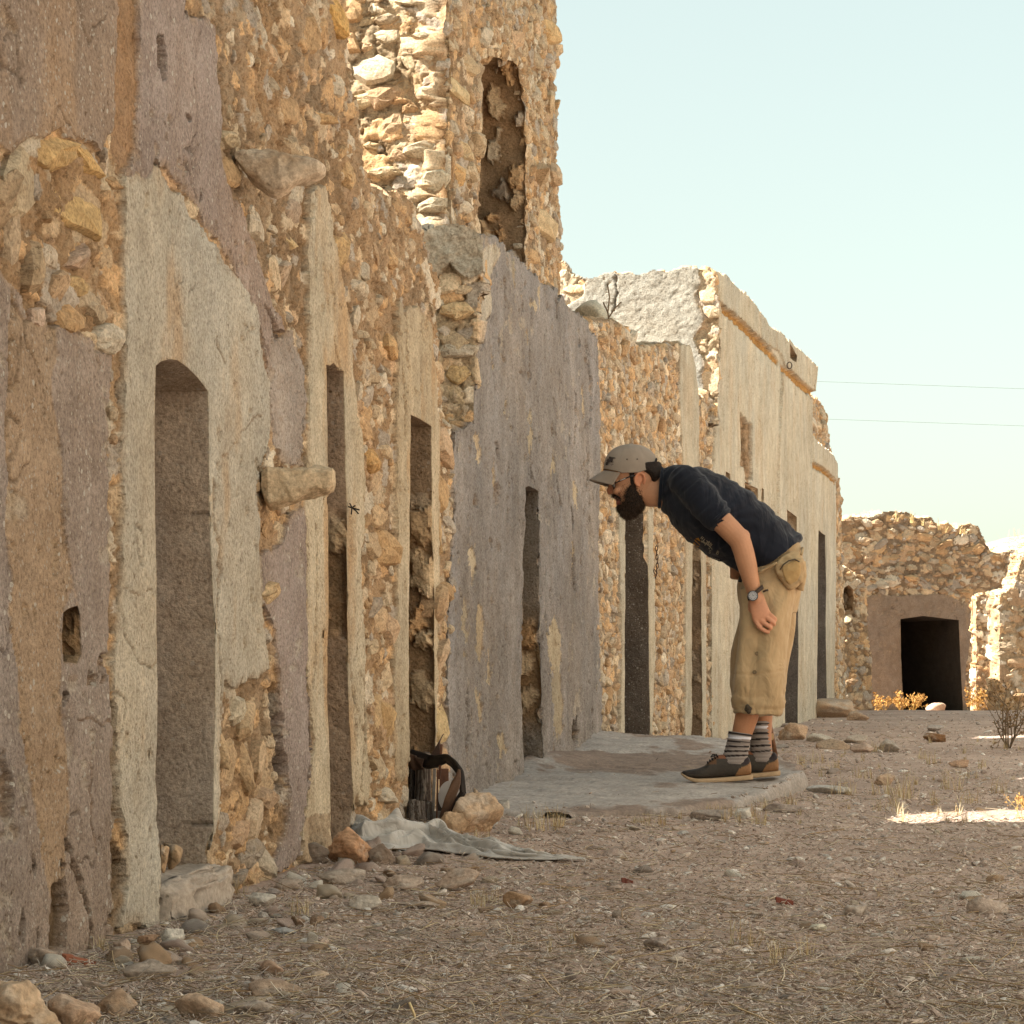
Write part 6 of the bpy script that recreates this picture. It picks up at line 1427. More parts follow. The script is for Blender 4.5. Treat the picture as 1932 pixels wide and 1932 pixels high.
# ---- t-shirt
def crease(V, k=1.):
    return .0050 * k * fbm3(V * np.array([9., 5., 9.]), 71, 4, .5)
t = MB()
section_loft(t, [(1249, 884, 1245, 956, YM, .079), (1256, 880, 1249, 962, YM, .092), (1280, 877, 1266, 984, YM, .150), (1318, 882, 1292, 1012, YM, .188), (1358, 895, 1322, 1038, YM, .188), (1400, 918, 1350, 1056, YM, .182), (1450, 957, 1378, 1068, YM, .178), (1488, 993, 1398, 1080, YM, .182), (1513, 1017, 1412, 1088, YM, .184)])
tube_px(t, [(1292, 908, 9.885, .072), (1318, 934, 9.83, .074), (1340, 960, 9.80, .066), (1351, 972, 9.786, .0635)], 22)
tube_px(t, [(1292, 912, 10.115, .072), (1312, 945, 10.17, .072), (1328, 972, 10.19, .060)], 22)
def shirt_disp(V, Nn):
    u, v = pxs(V)
    # folds running from the shoulder to the hem and radiating from the armpit
    d1 = fbm3(np.stack([(u - 1300) * .045 + (v - 900) * .050, (V[:, 1] - YM) * 5, (u - 1300) * .010 - (v - 900) * .008], 1), 73, 3)
    rad = np.arctan2(v - 985, u - 1350); d2 = np.sin(rad * 16 + 3 * fbm3(V * 6, 75, 2)) * np.exp(-np.hypot(u - 1355, v - 980) / 60.) * (u > 1352)
    hemr = sstep(.0, 1., (u * .62 + v * .78 - 1640) / 90.)
    return crease(V) + .0105 * d1 + .0075 * d2 + .007 * hemr * np.sin(V[:, 1] * 38 + 2 * d1)
M_SHIRT = mat('navy_cotton', (.0135, .0160, .0250), (.0085, .010, .0155), 7, rough=.92, bump=.35, bscale=700, dist=.0008, spec=.12, sheen=.12, wr=(9., .030, (1.6, .8, .55), (0, .7, 0)))
shirt = fuse(t, 'tshirt', .0065, M_SHIRT, man, smooth=3, disp=shirt_disp)
c = MB(); a = np.linspace(0, 2 * math.pi, 41)
c.tube([W(1246.5 + 2.5 * math.cos(q), 920 - 36.5 * math.cos(q), YM + .081 * math.sin(q)) for q in a], .0075, 8, False); c.obj('collar', M_SHIRT, shirt)
c = MB(); ctr = W(1354.5, 975.5, 9.784); ax1 = (W(1371, 961.5, 9.784) - W(1336, 988.5, 9.784)) / 2 * 1.03
c.tube([ctr + ax1 * math.cos(q) + np.array([0, .0620, 0]) * math.sin(q) for q in a], .0062, 8, False); c.obj('sleeve_hem', M_SHIRT, shirt)
# ---- print on the belly of the shirt: laid on the cloth
dgx = bpy.context.evaluated_depsgraph_get(); dgx.update()
def bvh_of(o):
    vs = [o.matrix_world @ v.co for v in o.data.vertices] if False else [v.co + o.location + o.parent.location for v in o.data.vertices]
    return BVHTree.FromPolygons([tuple(x) for x in vs], [tuple(p.vertices) for p in o.data.polygons])
BV = bvh_of(shirt)
def on_cloth(u, v, bv, lift=.0016, y0=8.5):
    o = W(u, v, y0); d = Vector((0, 1, 0))
    h = bv.ray_cast(Vector(W(u, v, 9.0)), (Vector(W(u, v, 12.)) - Vector(W(u, v, 9.0))).normalized())
    if h[0] is None: return None
    n = h[1]
    if n.y > 0: n = -n
    return np.array(h[0] + n * lift)
def print_poly(mb, poly2d):
    """triangle fan grid of a small flat motif pressed on the cloth"""
    P = [on_cloth(u, v, BV) for u, v in poly2d]
    if any(p is None for p in P): return
    mb.add(np.array(P), np.array([list(range(len(P)))]))
def letters(mb, txt, u, v, size, rot, shear=0.):
    cu = bpy.data.curves.new('t', 'FONT'); cu.body = txt; cu.size = 1.; cu.resolution_u = 2; cu.fill_mode = 'FRONT'
    ob = bpy.data.objects.new('t', cu); COL.objects.link(ob); d = bpy.context.evaluated_depsgraph_get(); d.update()
    me = bpy.data.meshes.new_from_object(ob.evaluated_get(d)); bpy.data.objects.remove(ob)
    c_, s_ = math.cos(rot), math.sin(rot)
    P = []; ok = True
    for q in me.vertices:
        x, y = q.co.x * size, -q.co.y * size
        p = on_cloth(u + x * c_ - y * s_, v + x * s_ + y * c_, BV)
        if p is None: ok = False; break
        P.append(p)
    if ok:
        for q in me.polygons: mb.add(np.array([P[i] for i in q.vertices]), np.array([list(range(len(q.vertices)))]))
pm = MB()
rr = np.random.default_rng(3)
letters(pm, 'B', 1350, 1044.5, 10.5, .35); letters(pm, 'S', 1337, 1043, 9, .35)
for k in range(26):
    u = rr.uniform(1322, 1344); v = 1018 + (u - 1322) * .80 + rr.uniform(-9, 4); l = rr.uniform(2, 6); th = .7 + rr.normal() * .15 if k % 3 else 2.3
    du, dv = math.cos(th) * l / 2, math.sin(th) * l / 2; nu, nv = -math.sin(th) * .55, math.cos(th) * .55
    print_poly(pm, [(u - du - nu, v - dv - nv), (u + du - nu, v + dv - nv), (u + du + nu, v + dv + nv), (u - du + nu, v - dv + nv)])
for k in range(6):
    u = 1340 + k * 3.2; v = 1050 + k * .9; print_poly(pm, [(u, v), (u + 2.0, v + .8), (u + 2.0, v + 2.2), (u, v + 1.4)])
if pm.n: pm.obj('shirt_print', mat('faded_print', (.36, .31, .22), rough=.9), shirt, False)
ym = MB()
for pl in ([(1303, 1014), (1312, 1018), (1321, 1027), (1318, 1032), (1309, 1026)], [(1312, 1016), (1318, 1014), (1322, 1021)], [(1306, 1022), (1312, 1027), (1309, 1029)]): print_poly(ym, pl)
if ym.n: ym.obj('shirt_print', mat('orange_print', (.55, .27, .03), (.30, .12, .015), 120, rough=.9), shirt, False)

# ---- shorts
s = MB()
section_loft(s, [(1507, 1020, 1404, 1066, YM, .150), (1514, 1050, 1396, 1084, YM, .168), (1514, 1085, 1390, 1104, YM, .174), (1509, 1125, 1390, 1130, YM, .172), (1504, 1160, 1394, 1152, YM, .160)])
section_loft(s, [(1506, 1090, 1394, 1110, 9.905, .085), (1500, 1130, 1392, 1150, 9.895, .095), (1490, 1220, 1392, 1215, 9.885, .100), (1485, 1268, 1382, 1268, 9.88, .103), (1481, 1310, 1380, 1310, 9.88, .102), (1476, 1350, 1385, 1347, 9.88, .098)], p=2.5)
section_loft(s, [(1510, 1090, 1394, 1110, 10.095, .085), (1506, 1130, 1391, 1160, 10.105, .095), (1498, 1218, 1375, 1228, 10.12, .100), (1487, 1280, 1375, 1280, 10.12, .100), (1478, 1338, 1384, 1334, 10.12, .096)], p=2.5)
def short_disp(V, Nn):
    u, v = pxs(V)
    low = sstep(1255, 1335, v)
    d = .0070 * fbm3(V * np.array([14., 9., 4.]), 91, 4)
    d = d + (.0135 * low) * fbm3(np.stack([V[:, 0] * 24 + V[:, 2] * 10, V[:, 1] * 12, V[:, 2] * 26 - V[:, 0] * 12], 1), 93, 3)
    d = d + .0095 * np.sin((u - 1400) * .115 + .006 * (v - 1100) + 2.2 * fbm3(V * 3, 95, 2)) * (1 - low) * sstep(1090, 1160, v)
    hem = np.exp(-((v - 1338) / 2.2) ** 2) * .004; seam = np.exp(-((v - 1270 - 3 * np.sin(u * .05)) / 1.6) ** 2) * .004 * (V[:, 1] < YM)
    side = np.exp(-((u - 1428 + (v - 1250) * .02) / 1.5) ** 2) * .003 * (v > 1180) * (V[:, 1] < 9.86)
    return d - seam - hem - side
M_KHAKI = mat('khaki_cotton', (.44, .32, .185), (.37, .262, .145), 9, rough=.93, bump=.4, bscale=500, dist=.0012, spec=.12, sheen=.12, wr=(11., .034, (1.3, .9, .8), (0, -.5, 0)))
shorts = fuse(s, 'shorts', .0065, M_KHAKI, man, smooth=3, disp=short_disp)
BS = bvh_of(shorts)
for (u, v) in ((1428, 1233), (1424, 1268)):
    p = on_cloth(u, v, BS, .002); mb = MB(); a = np.linspace(0, 2 * math.pi, 15)[:-1]
    V = [p + (.0085 * math.cos(q), -.003, .0085 * math.sin(q)) for q in a] + [p + (.0085 * math.cos(q), .002, .0085 * math.sin(q)) for q in a] + [p + (.006 * math.cos(q), -.0018, .006 * math.sin(q)) for q in a]
    n = 14; i = np.arange(n); j = (i + 1) % n
    mb.add(V, np.stack([i, i + n, j + n, j], 1), np.stack([i, j, j + 2 * n, i + 2 * n], 1), np.array([list(range(2 * n, 3 * n))])); mb.obj('button', mat('horn_button', (.15, .105, .055), rough=.5), shorts)
mb = MB()
for k, (du, dv) in enumerate([(0, 0), (5, 3), (-2, 6), (3, 9)]):
    p = on_cloth(1411 + du * .7, min(1333 + dv, 1343), BS, .004)
    if p is not None: ball_p, bf = ICO[2]; mb.add(ball_p * (.010, .008, .011) + p, bf)
mb.obj('cord_toggle', mat('dark_cord', (.06, .045, .03), rough=.8), shorts)
mb = MB(); mb.tube([W(1398, 1066, 9.86), W(1399, 1086, 9.845), W(1396, 1098, 9.85)], .008, 8); mb.obj('belt_end', mat('black_webbing', (.012, .011, .011), rough=.8), shorts)

# ---- socks (turned-down top, dark hoops) and shoes
def sock(Yc, secs, bands, white):
    mb = MB(); section_loft(mb, [(a, b_, c_, d_, Yc, hy) for a, b_, c_, d_, hy in secs], n=36, p=2.1, steps=14)
    V = np.concatenate(mb.V); u, v = pxs(V)
    top = np.array(secs[0]); sl = (top[3] - top[1]) / (top[2] - top[0])
    tilt = np.interp(v, [top[1], secs[-1][1]], [sl, -.10])
    q = v - (u - (top[0] + top[2]) / 2) * tilt; q0 = (top[1] + top[3]) / 2
    c = np.tile(np.array((.26, .225, .205)), (len(V), 1))
    for (b0, b1) in bands: c[(q - q0 > b0) & (q - q0 < b1)] = (.022, .018, .018)
    w = (q - q0 > white[0]) & (q - q0 < white[1]); c[w] = (.60, .60, .66)
    roll = np.exp(-((q - q0 - 4) / 4.) ** 2) * .004; cen = V.mean(0)
    d = V - np.stack([np.interp(V[:, 2], [V[:, 2].min(), V[:, 2].max()], [V[V[:, 2] < V[:, 2].min() + .01, 0].mean(), V[V[:, 2] > V[:, 2].max() - .01, 0].mean()]), np.full(len(V), Yc), V[:, 2]], 1)
    V = V + d / np.maximum(np.linalg.norm(d, axis=1), 1e-6)[:, None] * (roll + .0012 * np.sin(V[:, 2] * 400))[:, None]
    me = mesh_np('sock', V, [np.concatenate(g) for g in mb.F.values()], c)
    return link('sock', me, M_SOCK, man)
M_SOCK = attr_mat('knit_cotton', rough=.95, fine=260., bump=.3, dist=.0008, lo=.88, hi=1.1)
sock(9.88, [(1376, 1379, 1417, 1385, .047), (1373, 1392, 1416, 1396, .046), (1369, 1408, 1413, 1411, .043), (1364, 1424, 1411, 1428, .041), (1357, 1440, 1409, 1442, .042)], [(1.5, 5.), (16, 19), (25, 28), (33.5, 36.5), (42, 45)], (6.5, 12.5))
sock(10.12, [(1420, 1360, 1452, 1360, .045), (1417, 1376, 1453, 1376, .045), (1416, 1396, 1454, 1396, .043), (1414, 1414, 1457, 1418, .042), (1408, 1436, 1460, 1438, .042)], [(4, 7.), (21.5, 25), (33, 36.5), (45, 48.5), (56, 59)], (9.5, 14.5))
def shoe(Yc, du, dv):
    # stations along the shoe: u, top v, bottom v, half width
    up = [(1286.5, 1456.5, 1462, .014), (1291, 1454, 1465, .027), (1300, 1452.5, 1467, .038), (1316, 1450, 1468.5, .046), (1329, 1445, 1468.5, .047), (1338, 1436, 1468, .045), (1348, 1428.5, 1467.5, .042), (1358, 1424, 1467, .040), (1370, 1425, 1466, .039), (1384, 1429, 1465.5, .038), (1398, 1431, 1464.5, .037), (1408, 1427, 1463, .035), (1413, 1430, 1462.5, .031), (1416.5, 1442, 1462, .024)]
    mb = MB(); section_loft(mb, [(u + du, a + dv, u + du, b_ + dv, Yc, w) for u, a, b_, w in up], n=72, p=2.6, steps=14)
    V = np.concatenate(mb.V); u, v = pxs(V); u = u - du; v = v - dv
    cn = (1 + .15 * fbm3(V * 60, 4, 3))[:, None]
    c = np.array((.050, .043, .036)) * cn
    heel = u > 1388 + (1462 - v) * .55 + 14 * sstep(1452, 1440, v); heel &= v > 1437; c[heel] = (np.array((.27, .145, .07)) * cn)[heel]
    pad = (u > 1374) & (v < 1442) & (v > 1430) & ~heel; c[pad] = (np.array((.035, .028, .030)) * cn)[pad]
    lin_ = (v < 1431) & (u > 1350) & (u < 1404); c[lin_] = (np.array((.20, .085, .045)) * cn)[lin_]
    eye = (u > 1336) & (u < 1352) & (v < 1442) & (np.abs(V[:, 1] - Yc) > .012); c[eye] = (np.array((.12, .065, .035)) * cn)[eye]
    toe = (u < 1322) & (v < 1461); c[toe] = (np.array((.040, .034, .030)) * cn)[toe]
    sh = link('shoe', mesh_np('shoe', V, [np.concatenate(g) for g in mb.F.values()], c), M_SHOE, man)
    so = [(1285, 1457.5, 1461, .018), (1290, 1461, 1466, .031), (1300, 1465.5, 1472, .043), (1313, 1468, 1476.5, .050), (1340, 1467.5, 1476.5, .050), (1370, 1465.5, 1475, .045), (1395, 1463.5, 1473, .043), (1412, 1461.5, 1471.5, .039), (1419.5, 1460.5, 1470.5, .028)]
    mb = MB(); section_loft(mb, [(u + du, a + dv, u + du, b_ + dv, Yc, w) for u, a, b_, w in so], n=36, p=5, steps=5); mb.obj('sole', mat('tan_rubber', (.46, .33, .205), (.38, .265, .155), 50, rough=.8), sh)
    mb = MB()
    for k in range(5):
        uu = 1335 + k * 4.3 + du; vv = 1438.5 - k * 3.4 + dv
        mb.tube([W(uu + 2.5, vv + 4, Yc - .030), W(uu, vv, Yc - .018), W(uu - .5, vv - 1.5, Yc), W(uu, vv, Yc + .018), W(uu + 2.5, vv + 4, Yc + .030)], .0030, 6)
    for sg in (-1, 1): mb.tube([W(1352 + du, 1424.5 + dv, Yc), W(1345 + du, 1423 + dv, Yc + sg * .015), W(1341 + du, 1428 + dv, Yc + sg * .025), W(1350 + du, 1425 + dv, Yc + sg * .006)], .0026, 6)
    mb.obj('shoelace', mat('black_lace', (.012, .010, .010), rough=.9), sh)
M_SHOE = attr_mat('worn_leather', rough=.62, fine=120., bump=.25, dist=.001, lo=.85, hi=1.15)
shoe(9.88, 0, 0); shoe(10.12, 51.5, -7.5)

# ---- watch
w = MB(); fa = W(1426, 1130, 9.785) - W(1416, 1092, 9.775); fa /= np.linalg.norm(fa)
cw = W(1425, 1118, 9.782); e1 = np.cross(fa, (0, 1., 0)); e1 /= np.linalg.norm(e1); e1 = e1 * 1.0 - fa * .42; e1 /= np.linalg.norm(e1); e2 = np.array([0, 1., 0])
th = np.linspace(0, 2 * math.pi, 41)
V = []
for q in th[:-1]:
    r_ = cw + e1 * (.0375 * math.cos(q)) + e2 * (.0345 * math.sin(q)); o_ = e1 * math.cos(q) + e2 * math.sin(q)
    for (k, l) in ((-.009, 0), (-.009, .003), (.009, .003), (.009, 0)): V.append(r_ + fa * k + o_ * l)
i = np.arange(160).reshape(40, 4); j = np.roll(i, -1, 0); f = np.stack([i, np.roll(i, -1, 1), np.roll(j, -1, 1), j], -1).reshape(-1, 4); w.add(V, f)
w.tube([W(1440, 1116.5, 9.762), W(1445, 1114, 9.756), W(1449, 1113.5, 9.760)], .0045, 6)
watch = w.obj('wrist_watch', mat('dark_strap', (.060, .040, .028), (.04, .027, .02), 60, rough=.7, bump=.3), man)
cd = W(1420.5, 1124, 9.735)
def disc(r_, y0, y1, m, name, parent, n=32, rim=None):
    a = np.linspace(0, 2 * math.pi, n + 1)[:-1]; V = [cd + (r_ * math.cos(q), y0, r_ * math.sin(q)) for q in a] + [cd + (r_ * math.cos(q), y1, r_ * math.sin(q)) for q in a]
    k = np.arange(n); l = (k + 1) % n; mb = MB(); mb.add(V, np.stack([k, l, l + n, k + n], 1), np.array([list(range(n))]), np.array([list(range(2 * n - 1, n - 1, -1))])); return mb.obj(name, m, parent, False)
case = disc(.0215, -.002, .011, mat('gunmetal', (.03, .03, .032), rough=.4, metal=.6), 'watch_case', watch)
disc(.0180, -.0032, 0, mat('pale_dial', (.36, .37, .39), rough=.4), 'dial', watch)
mb = MB()
for k in range(12):
    q = k * math.pi / 6; c_, s_ = math.cos(q), math.sin(q); r0, r1 = .0125, .0160; ww = .0011
    mb.add([cd + (c_ * r0 - s_ * ww, -.0040, s_ * r0 + c_ * ww), cd + (c_ * r0 + s_ * ww, -.0040, s_ * r0 - c_ * ww), cd + (c_ * r1 + s_ * ww, -.0040, s_ * r1 - c_ * ww), cd + (c_ * r1 - s_ * ww, -.0040, s_ * r1 + c_ * ww)], np.array([[0, 1, 2, 3]]))
for q, l in ((.4, .0085), (2.0, .012)):
    c_, s_ = math.cos(q), math.sin(q); ww = .0008; mb.add([cd + (-s_ * ww, -.0046, c_ * ww), cd + (s_ * ww, -.0046, -c_ * ww), cd + (c_ * l, -.0046, s_ * l)], np.array([[0, 1, 2]]))
mb.obj('watch_hands', mat('watch_black', (.015, .015, .017), rough=.5), watch, False)

# ---- hair, beard
M_HAIR = mat('dark_hair', (.022, .013, .009), (.010, .007, .005), 90, rough=.75, bump=.5, bscale=260, dist=.003, spec=.25)
h = MB(); section_loft(h, [(1186, 878, 1247, 872, YM, .078), (1196, 889, 1249, 886, YM, .0805), (1218, 898, 1247, 897, YM, .079), (1224, 906, 1243, 906, YM, .070), (1228, 912, 1238, 912, YM, .055)])
for sY in (-1, 1): tube_px(h, [(1192, 893, YM + sY * .070, .014), (1192, 903, YM + sY * .070, .011), (1193, 912, YM + sY * .068, .010)], 10)
hair = fuse(h, 'hair', .005, M_HAIR, man, 2, disp=lambda V, Nn: .0022 * fbm3(V * 60, 7, 3))
bd = MB()
section_loft(bd, [(1188, 903, 1198, 908, YM, .075), (1182, 914, 1203, 918, YM, .0785), (1174, 925, 1209, 929, YM, .0770), (1171, 936, 1214, 940, YM, .0735), (1168.5, 949, 1216, 951, YM, .0660), (1168, 960, 1211, 961, YM, .0560), (1172, 970, 1202, 970, YM, .042), (1180, 976, 1193, 976, YM, .022)], p=2.2)
tube_px(bd, [(1171, 940, YM - .040, .007), (1163, 933.5, YM - .025, .0072), (1158.5, 933, YM - .008, .0062), (1158.5, 933, YM + .008, .0062), (1163, 933.5, YM + .025, .0072), (1171, 940, YM + .040, .007)], 10)
tube_px(bd, [(1171, 956, YM - .02, .008), (1168, 957, YM, .009), (1171, 956, YM + .02, .008)], 10)
beard = fuse(bd, 'beard', .0045, M_HAIR, man, 2, disp=lambda V, Nn: .0075 * fbm3(V * 48, 17, 4, .65))
def hairs(o, n, ln, seed, drift, m, name):
    r = np.random.default_rng(seed); me = o.data; mv = np.array([v.co[:] for v in me.vertices]) + np.array(o.location) + np.array(man.location)
    nn = np.array([v.normal[:] for v in me.vertices]); k = r.integers(len(mv), size=n); p = mv[k] - nn[k] * .002
    d = nn[k] * .55 + np.array(drift) + r.normal(size=(n, 3)) * .35; d /= np.linalg.norm(d, axis=1)[:, None]
    l = ln * r.uniform(.5, 1.3, n)[:, None]; sd = np.cross(d, r.normal(size=(n, 3))); sd /= np.linalg.norm(sd, axis=1)[:, None]; w = .0009
    mid = p + d * l * .5; tip = mid + (d + np.array(drift) * .6 + r.normal(size=(n, 3)) * .3) * l * .5
    V = np.stack([p - sd * w, p + sd * w, mid - sd * w * .8, mid + sd * w * .8, tip], 1).reshape(-1, 3)
    i = np.arange(n * 5).reshape(n, 5)
    q = link(name, mesh_np(name, V, [i[:, [0, 1, 3, 2]], i[:, [2, 3, 4]]]), m, o); q['kind'] = 'stuff'
M_STRAND = mat('hair_strand', (.075, .042, .022), (.018, .011, .007), 160, rough=.6)
hairs(beard, 9000, .014, 4, (-.15, 0, -.75), M_STRAND, 'beard_hair'); hairs(hair, 2200, .007, 5, (.35, 0, -.6), M_STRAND, 'short_hair')

bv_ = np.array([v.co[:] for v in body.data.vertices]) + np.array(body.location) + np.array(man.location); bn_ = np.array([v.normal[:] for v in body.data.vertices])
bu, bw = pxs(bv_); sel = np.nonzero((bu > 1166) & (bu < 1212) & (bw > 900) & (bw < 952) & (np.abs(bv_[:, 1] - YM) > .035) & (np.hypot((bu - 1207) / 14., (bw - 905) / 17.) > 1) & (bw > 905 + (1186 - bu) * .9))[0]
rs = np.random.default_rng(8); sel = sel[rs.integers(len(sel), size=900)]
pp_ = bv_[sel]; dd_ = bn_[sel] * .5 + np.array((-.1, 0, -.8)) + rs.normal(size=(900, 3)) * .3; ll_ = rs.uniform(.004, .009, 900)[:, None]; ss_ = np.cross(dd_, rs.normal(size=(900, 3))); ss_ /= np.linalg.norm(ss_, axis=1)[:, None]
Vs = np.stack([pp_ - ss_ * .0008, pp_ + ss_ * .0008, pp_ + dd_ * ll_], 1).reshape(-1, 3)
q = link('cheek_stubble', mesh_np('cheek_stubble', Vs, np.arange(2700).reshape(900, 3)), M_STRAND, beard); q['kind'] = 'stuff'

# ---- cap
cap = empty('cap', W(1190, 880, YM), None); cap.parent = man; cap.location = cap.location - man.location
M_CAP = mat('taupe_cotton', (.285, .235, .19), (.235, .19, .15), 12, rough=.92, bump=.3, bscale=600, dist=.0008, spec=.12, sheen=.1)
ax, ay, az = .1135, .0925, .106
th, ph = np.meshgrid(np.linspace(0, 2 * math.pi, 97)[:-1], np.linspace(0, 1, 36), indexing='ij')
el = ph * math.pi / 2
cx = ax * np.cos(th) * np.cos(el) ** .68; cy = ay * np.sin(th) * np.cos(el) ** .68; cz = az * np.sin(el) ** 1.0
seam = np.abs(((th / (math.pi / 3)) + .5) % 1 - .5); sg = 1 - .012 * np.exp(-(seam / .03) ** 2) * (el < 1.45)
cx, cy, cz = cx * sg, cy * sg, cz * sg
wob = 1 + .022 * fbm(np.cos(th) * 2.2 + cz * 12, np.sin(th) * 2.2 + cz * 8, 44, 3)
cx, cy = cx * wob, cy * wob
# lower rim follows the brow: lower in front of the ear, higher at the back
drop = np.interp(cx, [-.12, -.04, .03, .115], [.002, -.022, -.020, .012]) * (1 - ph) ** 1.2
c0 = W(1190, 886, YM)
V = np.stack([c0[0] + cx - .10 * cz * 0, c0[1] + cy, c0[2] + cz + drop], -1)
n, m = th.shape; i = np.arange(n * m).reshape(n, m); j = np.roll(i, -1, 0)
f = np.stack([i[:, :-1], j[:, :-1], j[:, 1:], i[:, 1:]], -1).reshape(-1, 4)
def link2(name, me, m): return link(name, me, m, cap)
cr = link2('crown', mesh_np('crown', V.reshape(-1, 3), f), M_CAP)
md = cr.modifiers.new('t', 'SOLIDIFY'); md.thickness = .003
A_, T_ = np.meshgrid(np.linspace(-1.12, 1.12, 41), np.linspace(0, 1, 14), indexing='ij')
bx = -ax * np.cos(A_); by = ay * np.sin(A_)
out = .062 * np.cos(A_ * .98) ** .8
x = bx * (1 - .01) - out * T_ * (.80 + .2 * np.cos(A_)); y = by * (1 - .10 * T_)
bz = np.interp(bx, [-.12, -.04, .03], [.004, -.018, -.018])
z = bz - .006 - T_ * (.034 + .004 * T_) - .014 * np.abs(np.sin(A_)) ** 1.6 * T_ ** .9 * 1.0
V = np.stack([c0[0] + x, c0[1] + y, c0[2] + z], -1).reshape(-1, 3)
br = link2('brim', mesh_np('brim', V, grid_faces(41, 14)), M_CAP); md = br.modifiers.new('t', 'SOLIDIFY'); md.thickness = .004
mb = MB(); ball(mb, 1190, 838.5, YM, .008, .008, .005); mb.obj('button', M_CAP, cap)
mb = MB(); aa = np.linspace(-1.05, 1.05, 30); mb.tube([c0 + (-ax * math.cos(q) * 1.004, ay * math.sin(q) * 1.01, float(np.interp(-ax * math.cos(q), [-.12, -.04, .03], [.004, -.018, -.018])) - .002) for q in aa], .0022, 6); mb.obj('brim_cord', mat('brown_cord', (.13, .085, .05), rough=.9), cap)
mb = MB(); mb.tube([c0 + (.100, -.050, .022), c0 + (.106, -.03, .040), c0 + (.106, .0, .046), c0 + (.106, .03, .040), c0 + (.100, .050, .022)], .005, 6); mb.obj('back_strap', mat('black_web2', (.02, .018, .017), rough=.9), cap)
# dark stitched bird on the crown's left front
cb = [tuple(v.co + cr.location + cap.location + man.location) for v in cr.data.vertices]
BC = BVHTree.FromPolygons(cb, [tuple(p.vertices) for p in cr.data.polygons])
em = MB()
def crop2px(x, y): return 1080.2 + x * .1198, 823 + y * .1198
def stitch(poly):
    P = []
    for (x, y) in poly:
        q = on_cloth(*crop2px(x, y), BC, .0018)
        if q is None: return
        P.append(q)
    em.add(np.array(P), np.array([list(range(len(P)))]))
stitch([(585, 320), (610, 325), (640, 350), (640, 385), (600, 380), (570, 350)]); stitch([(610, 328), (660, 336), (690, 350), (640, 358)]); stitch([(560, 350), (600, 378), (590, 420), (550, 410), (545, 380)]); stitch([(595, 380), (640, 380), (630, 400), (660, 405), (600, 415)]); stitch([(545, 400), (575, 420), (560, 455), (528, 460), (525, 430)])
rr = np.random.default_rng(9)
for k in range(14):
    x, y = rr.uniform(530, 640), rr.uniform(330, 450); l = rr.uniform(10, 26); q = rr.uniform(-.6, .9); stitch([(x, y), (x + l * math.cos(q), y + l * math.sin(q)), (x + l * math.cos(q), y + l * math.sin(q) + 7), (x, y + 7)])
if em.n: em.obj('cap_emblem', mat('dark_stitching', (.05, .038, .035), rough=.95), cap, False)
for (x, y) in ((860, 365), (1020, 362)):
    q = on_cloth(*crop2px(x, y), BC, .0015)
    if q is not None: mb = MB(); V, f = ICO[2]; mb.add(V * (.0035, .002, .0035) + q, f); mb.obj('eyelet', mat('eyelet', (.12, .095, .08)), cap)

# ---- glasses
gl = MB()
for sY in (-1, 1):
    gl.tube([W(1202, 896, YM + sY * .081), W(1190, 898.5, YM + sY * .081), W(1172, 906, YM + sY * .076), W(1160, 912, YM + sY * .068)], .0032, 6)
    a = np.linspace(0, 2 * math.pi, 21); gl.tube([W(1156.5, 917, YM) + np.array([.010 * abs(math.cos(q)) * (1 if sY else 0) * .6, sY * .036 + .027 * math.cos(q), .018 * math.sin(q)]) for q in a], .0020, 6, False)
gl.tube([W(1153.5, 914, YM - .010), W(1152.5, 913, YM), W(1153.5, 914, YM + .010)], .0018, 6)
gls = gl.obj('glasses', mat('black_frame', (.035, .032, .032), rough=.35), man)
mb = MB(); mb.tube([W(1180, 902.4, YM - .0825), W(1170, 906.6, YM - .079)], .0016, 5); mb.obj('temple_badge', mat('pale_badge', (.55, .53, .50), rough=.5), gls)
m_l, nt, bs = newmat('tinted_lens'); bs.inputs['Base Color'].default_value = (.06, .05, .045, 1); bs.inputs['Roughness'].default_value = .08; bs.inputs['Transmission Weight'].default_value = .6; bs.inputs['IOR'].default_value = 1.1
for sY in (-1, 1):
    mb = MB(); V, f = ICO[3]; mb.add(V * (.0018, .026, .0175) + W(1157, 917, YM + sY * .036), f); mb.obj('lens', m_l, gls)

# ---- belt bag
bag = empty('belt_bag', W(1489, 1085, 9.80), 'small khaki belt bag with zip hanging at the back of the shorts', 'bag')
M_BAG = mat('bag_cotton', (.46, .34, .20), (.34, .24, .13), 22, rough=.92, bump=.5, bscale=300, dist=.0012, spec=.12)
mb = MB(); section_loft(mb, [(1480, 1044, 1507, 1036, 9.835, .014), (1467, 1055, 1514, 1050, 9.825, .026), (1463, 1068, 1517, 1064, 9.818, .032), (1465, 1082, 1517, 1080, 9.815, .034), (1473, 1099, 1513, 1099, 9.815, .032), (1484, 1113, 1505, 1111, 9.82, .018)], p=2.6)
fuse(mb, 'pouch', .0045, M_BAG, bag, 2, disp=lambda V, Nn: .0090 * fbm3(V * np.array([26., 20., 22.]), 55, 4) - .005 * sstep(.1, .3, np.abs(fbm3(V * 18, 58, 2))))
mb = MB(); section_loft(mb, [(1500, 1060, 1520, 1058, 9.86, .03), (1500, 1085, 1521, 1085, 9.86, .04), (1503, 1112, 1516, 1116, 9.87, .02)], p=2.6)
fuse(mb, 'side_pocket', .0045, M_BAG, bag, 2, disp=lambda V, Nn: .005 * fbm3(V * 30, 56, 3))
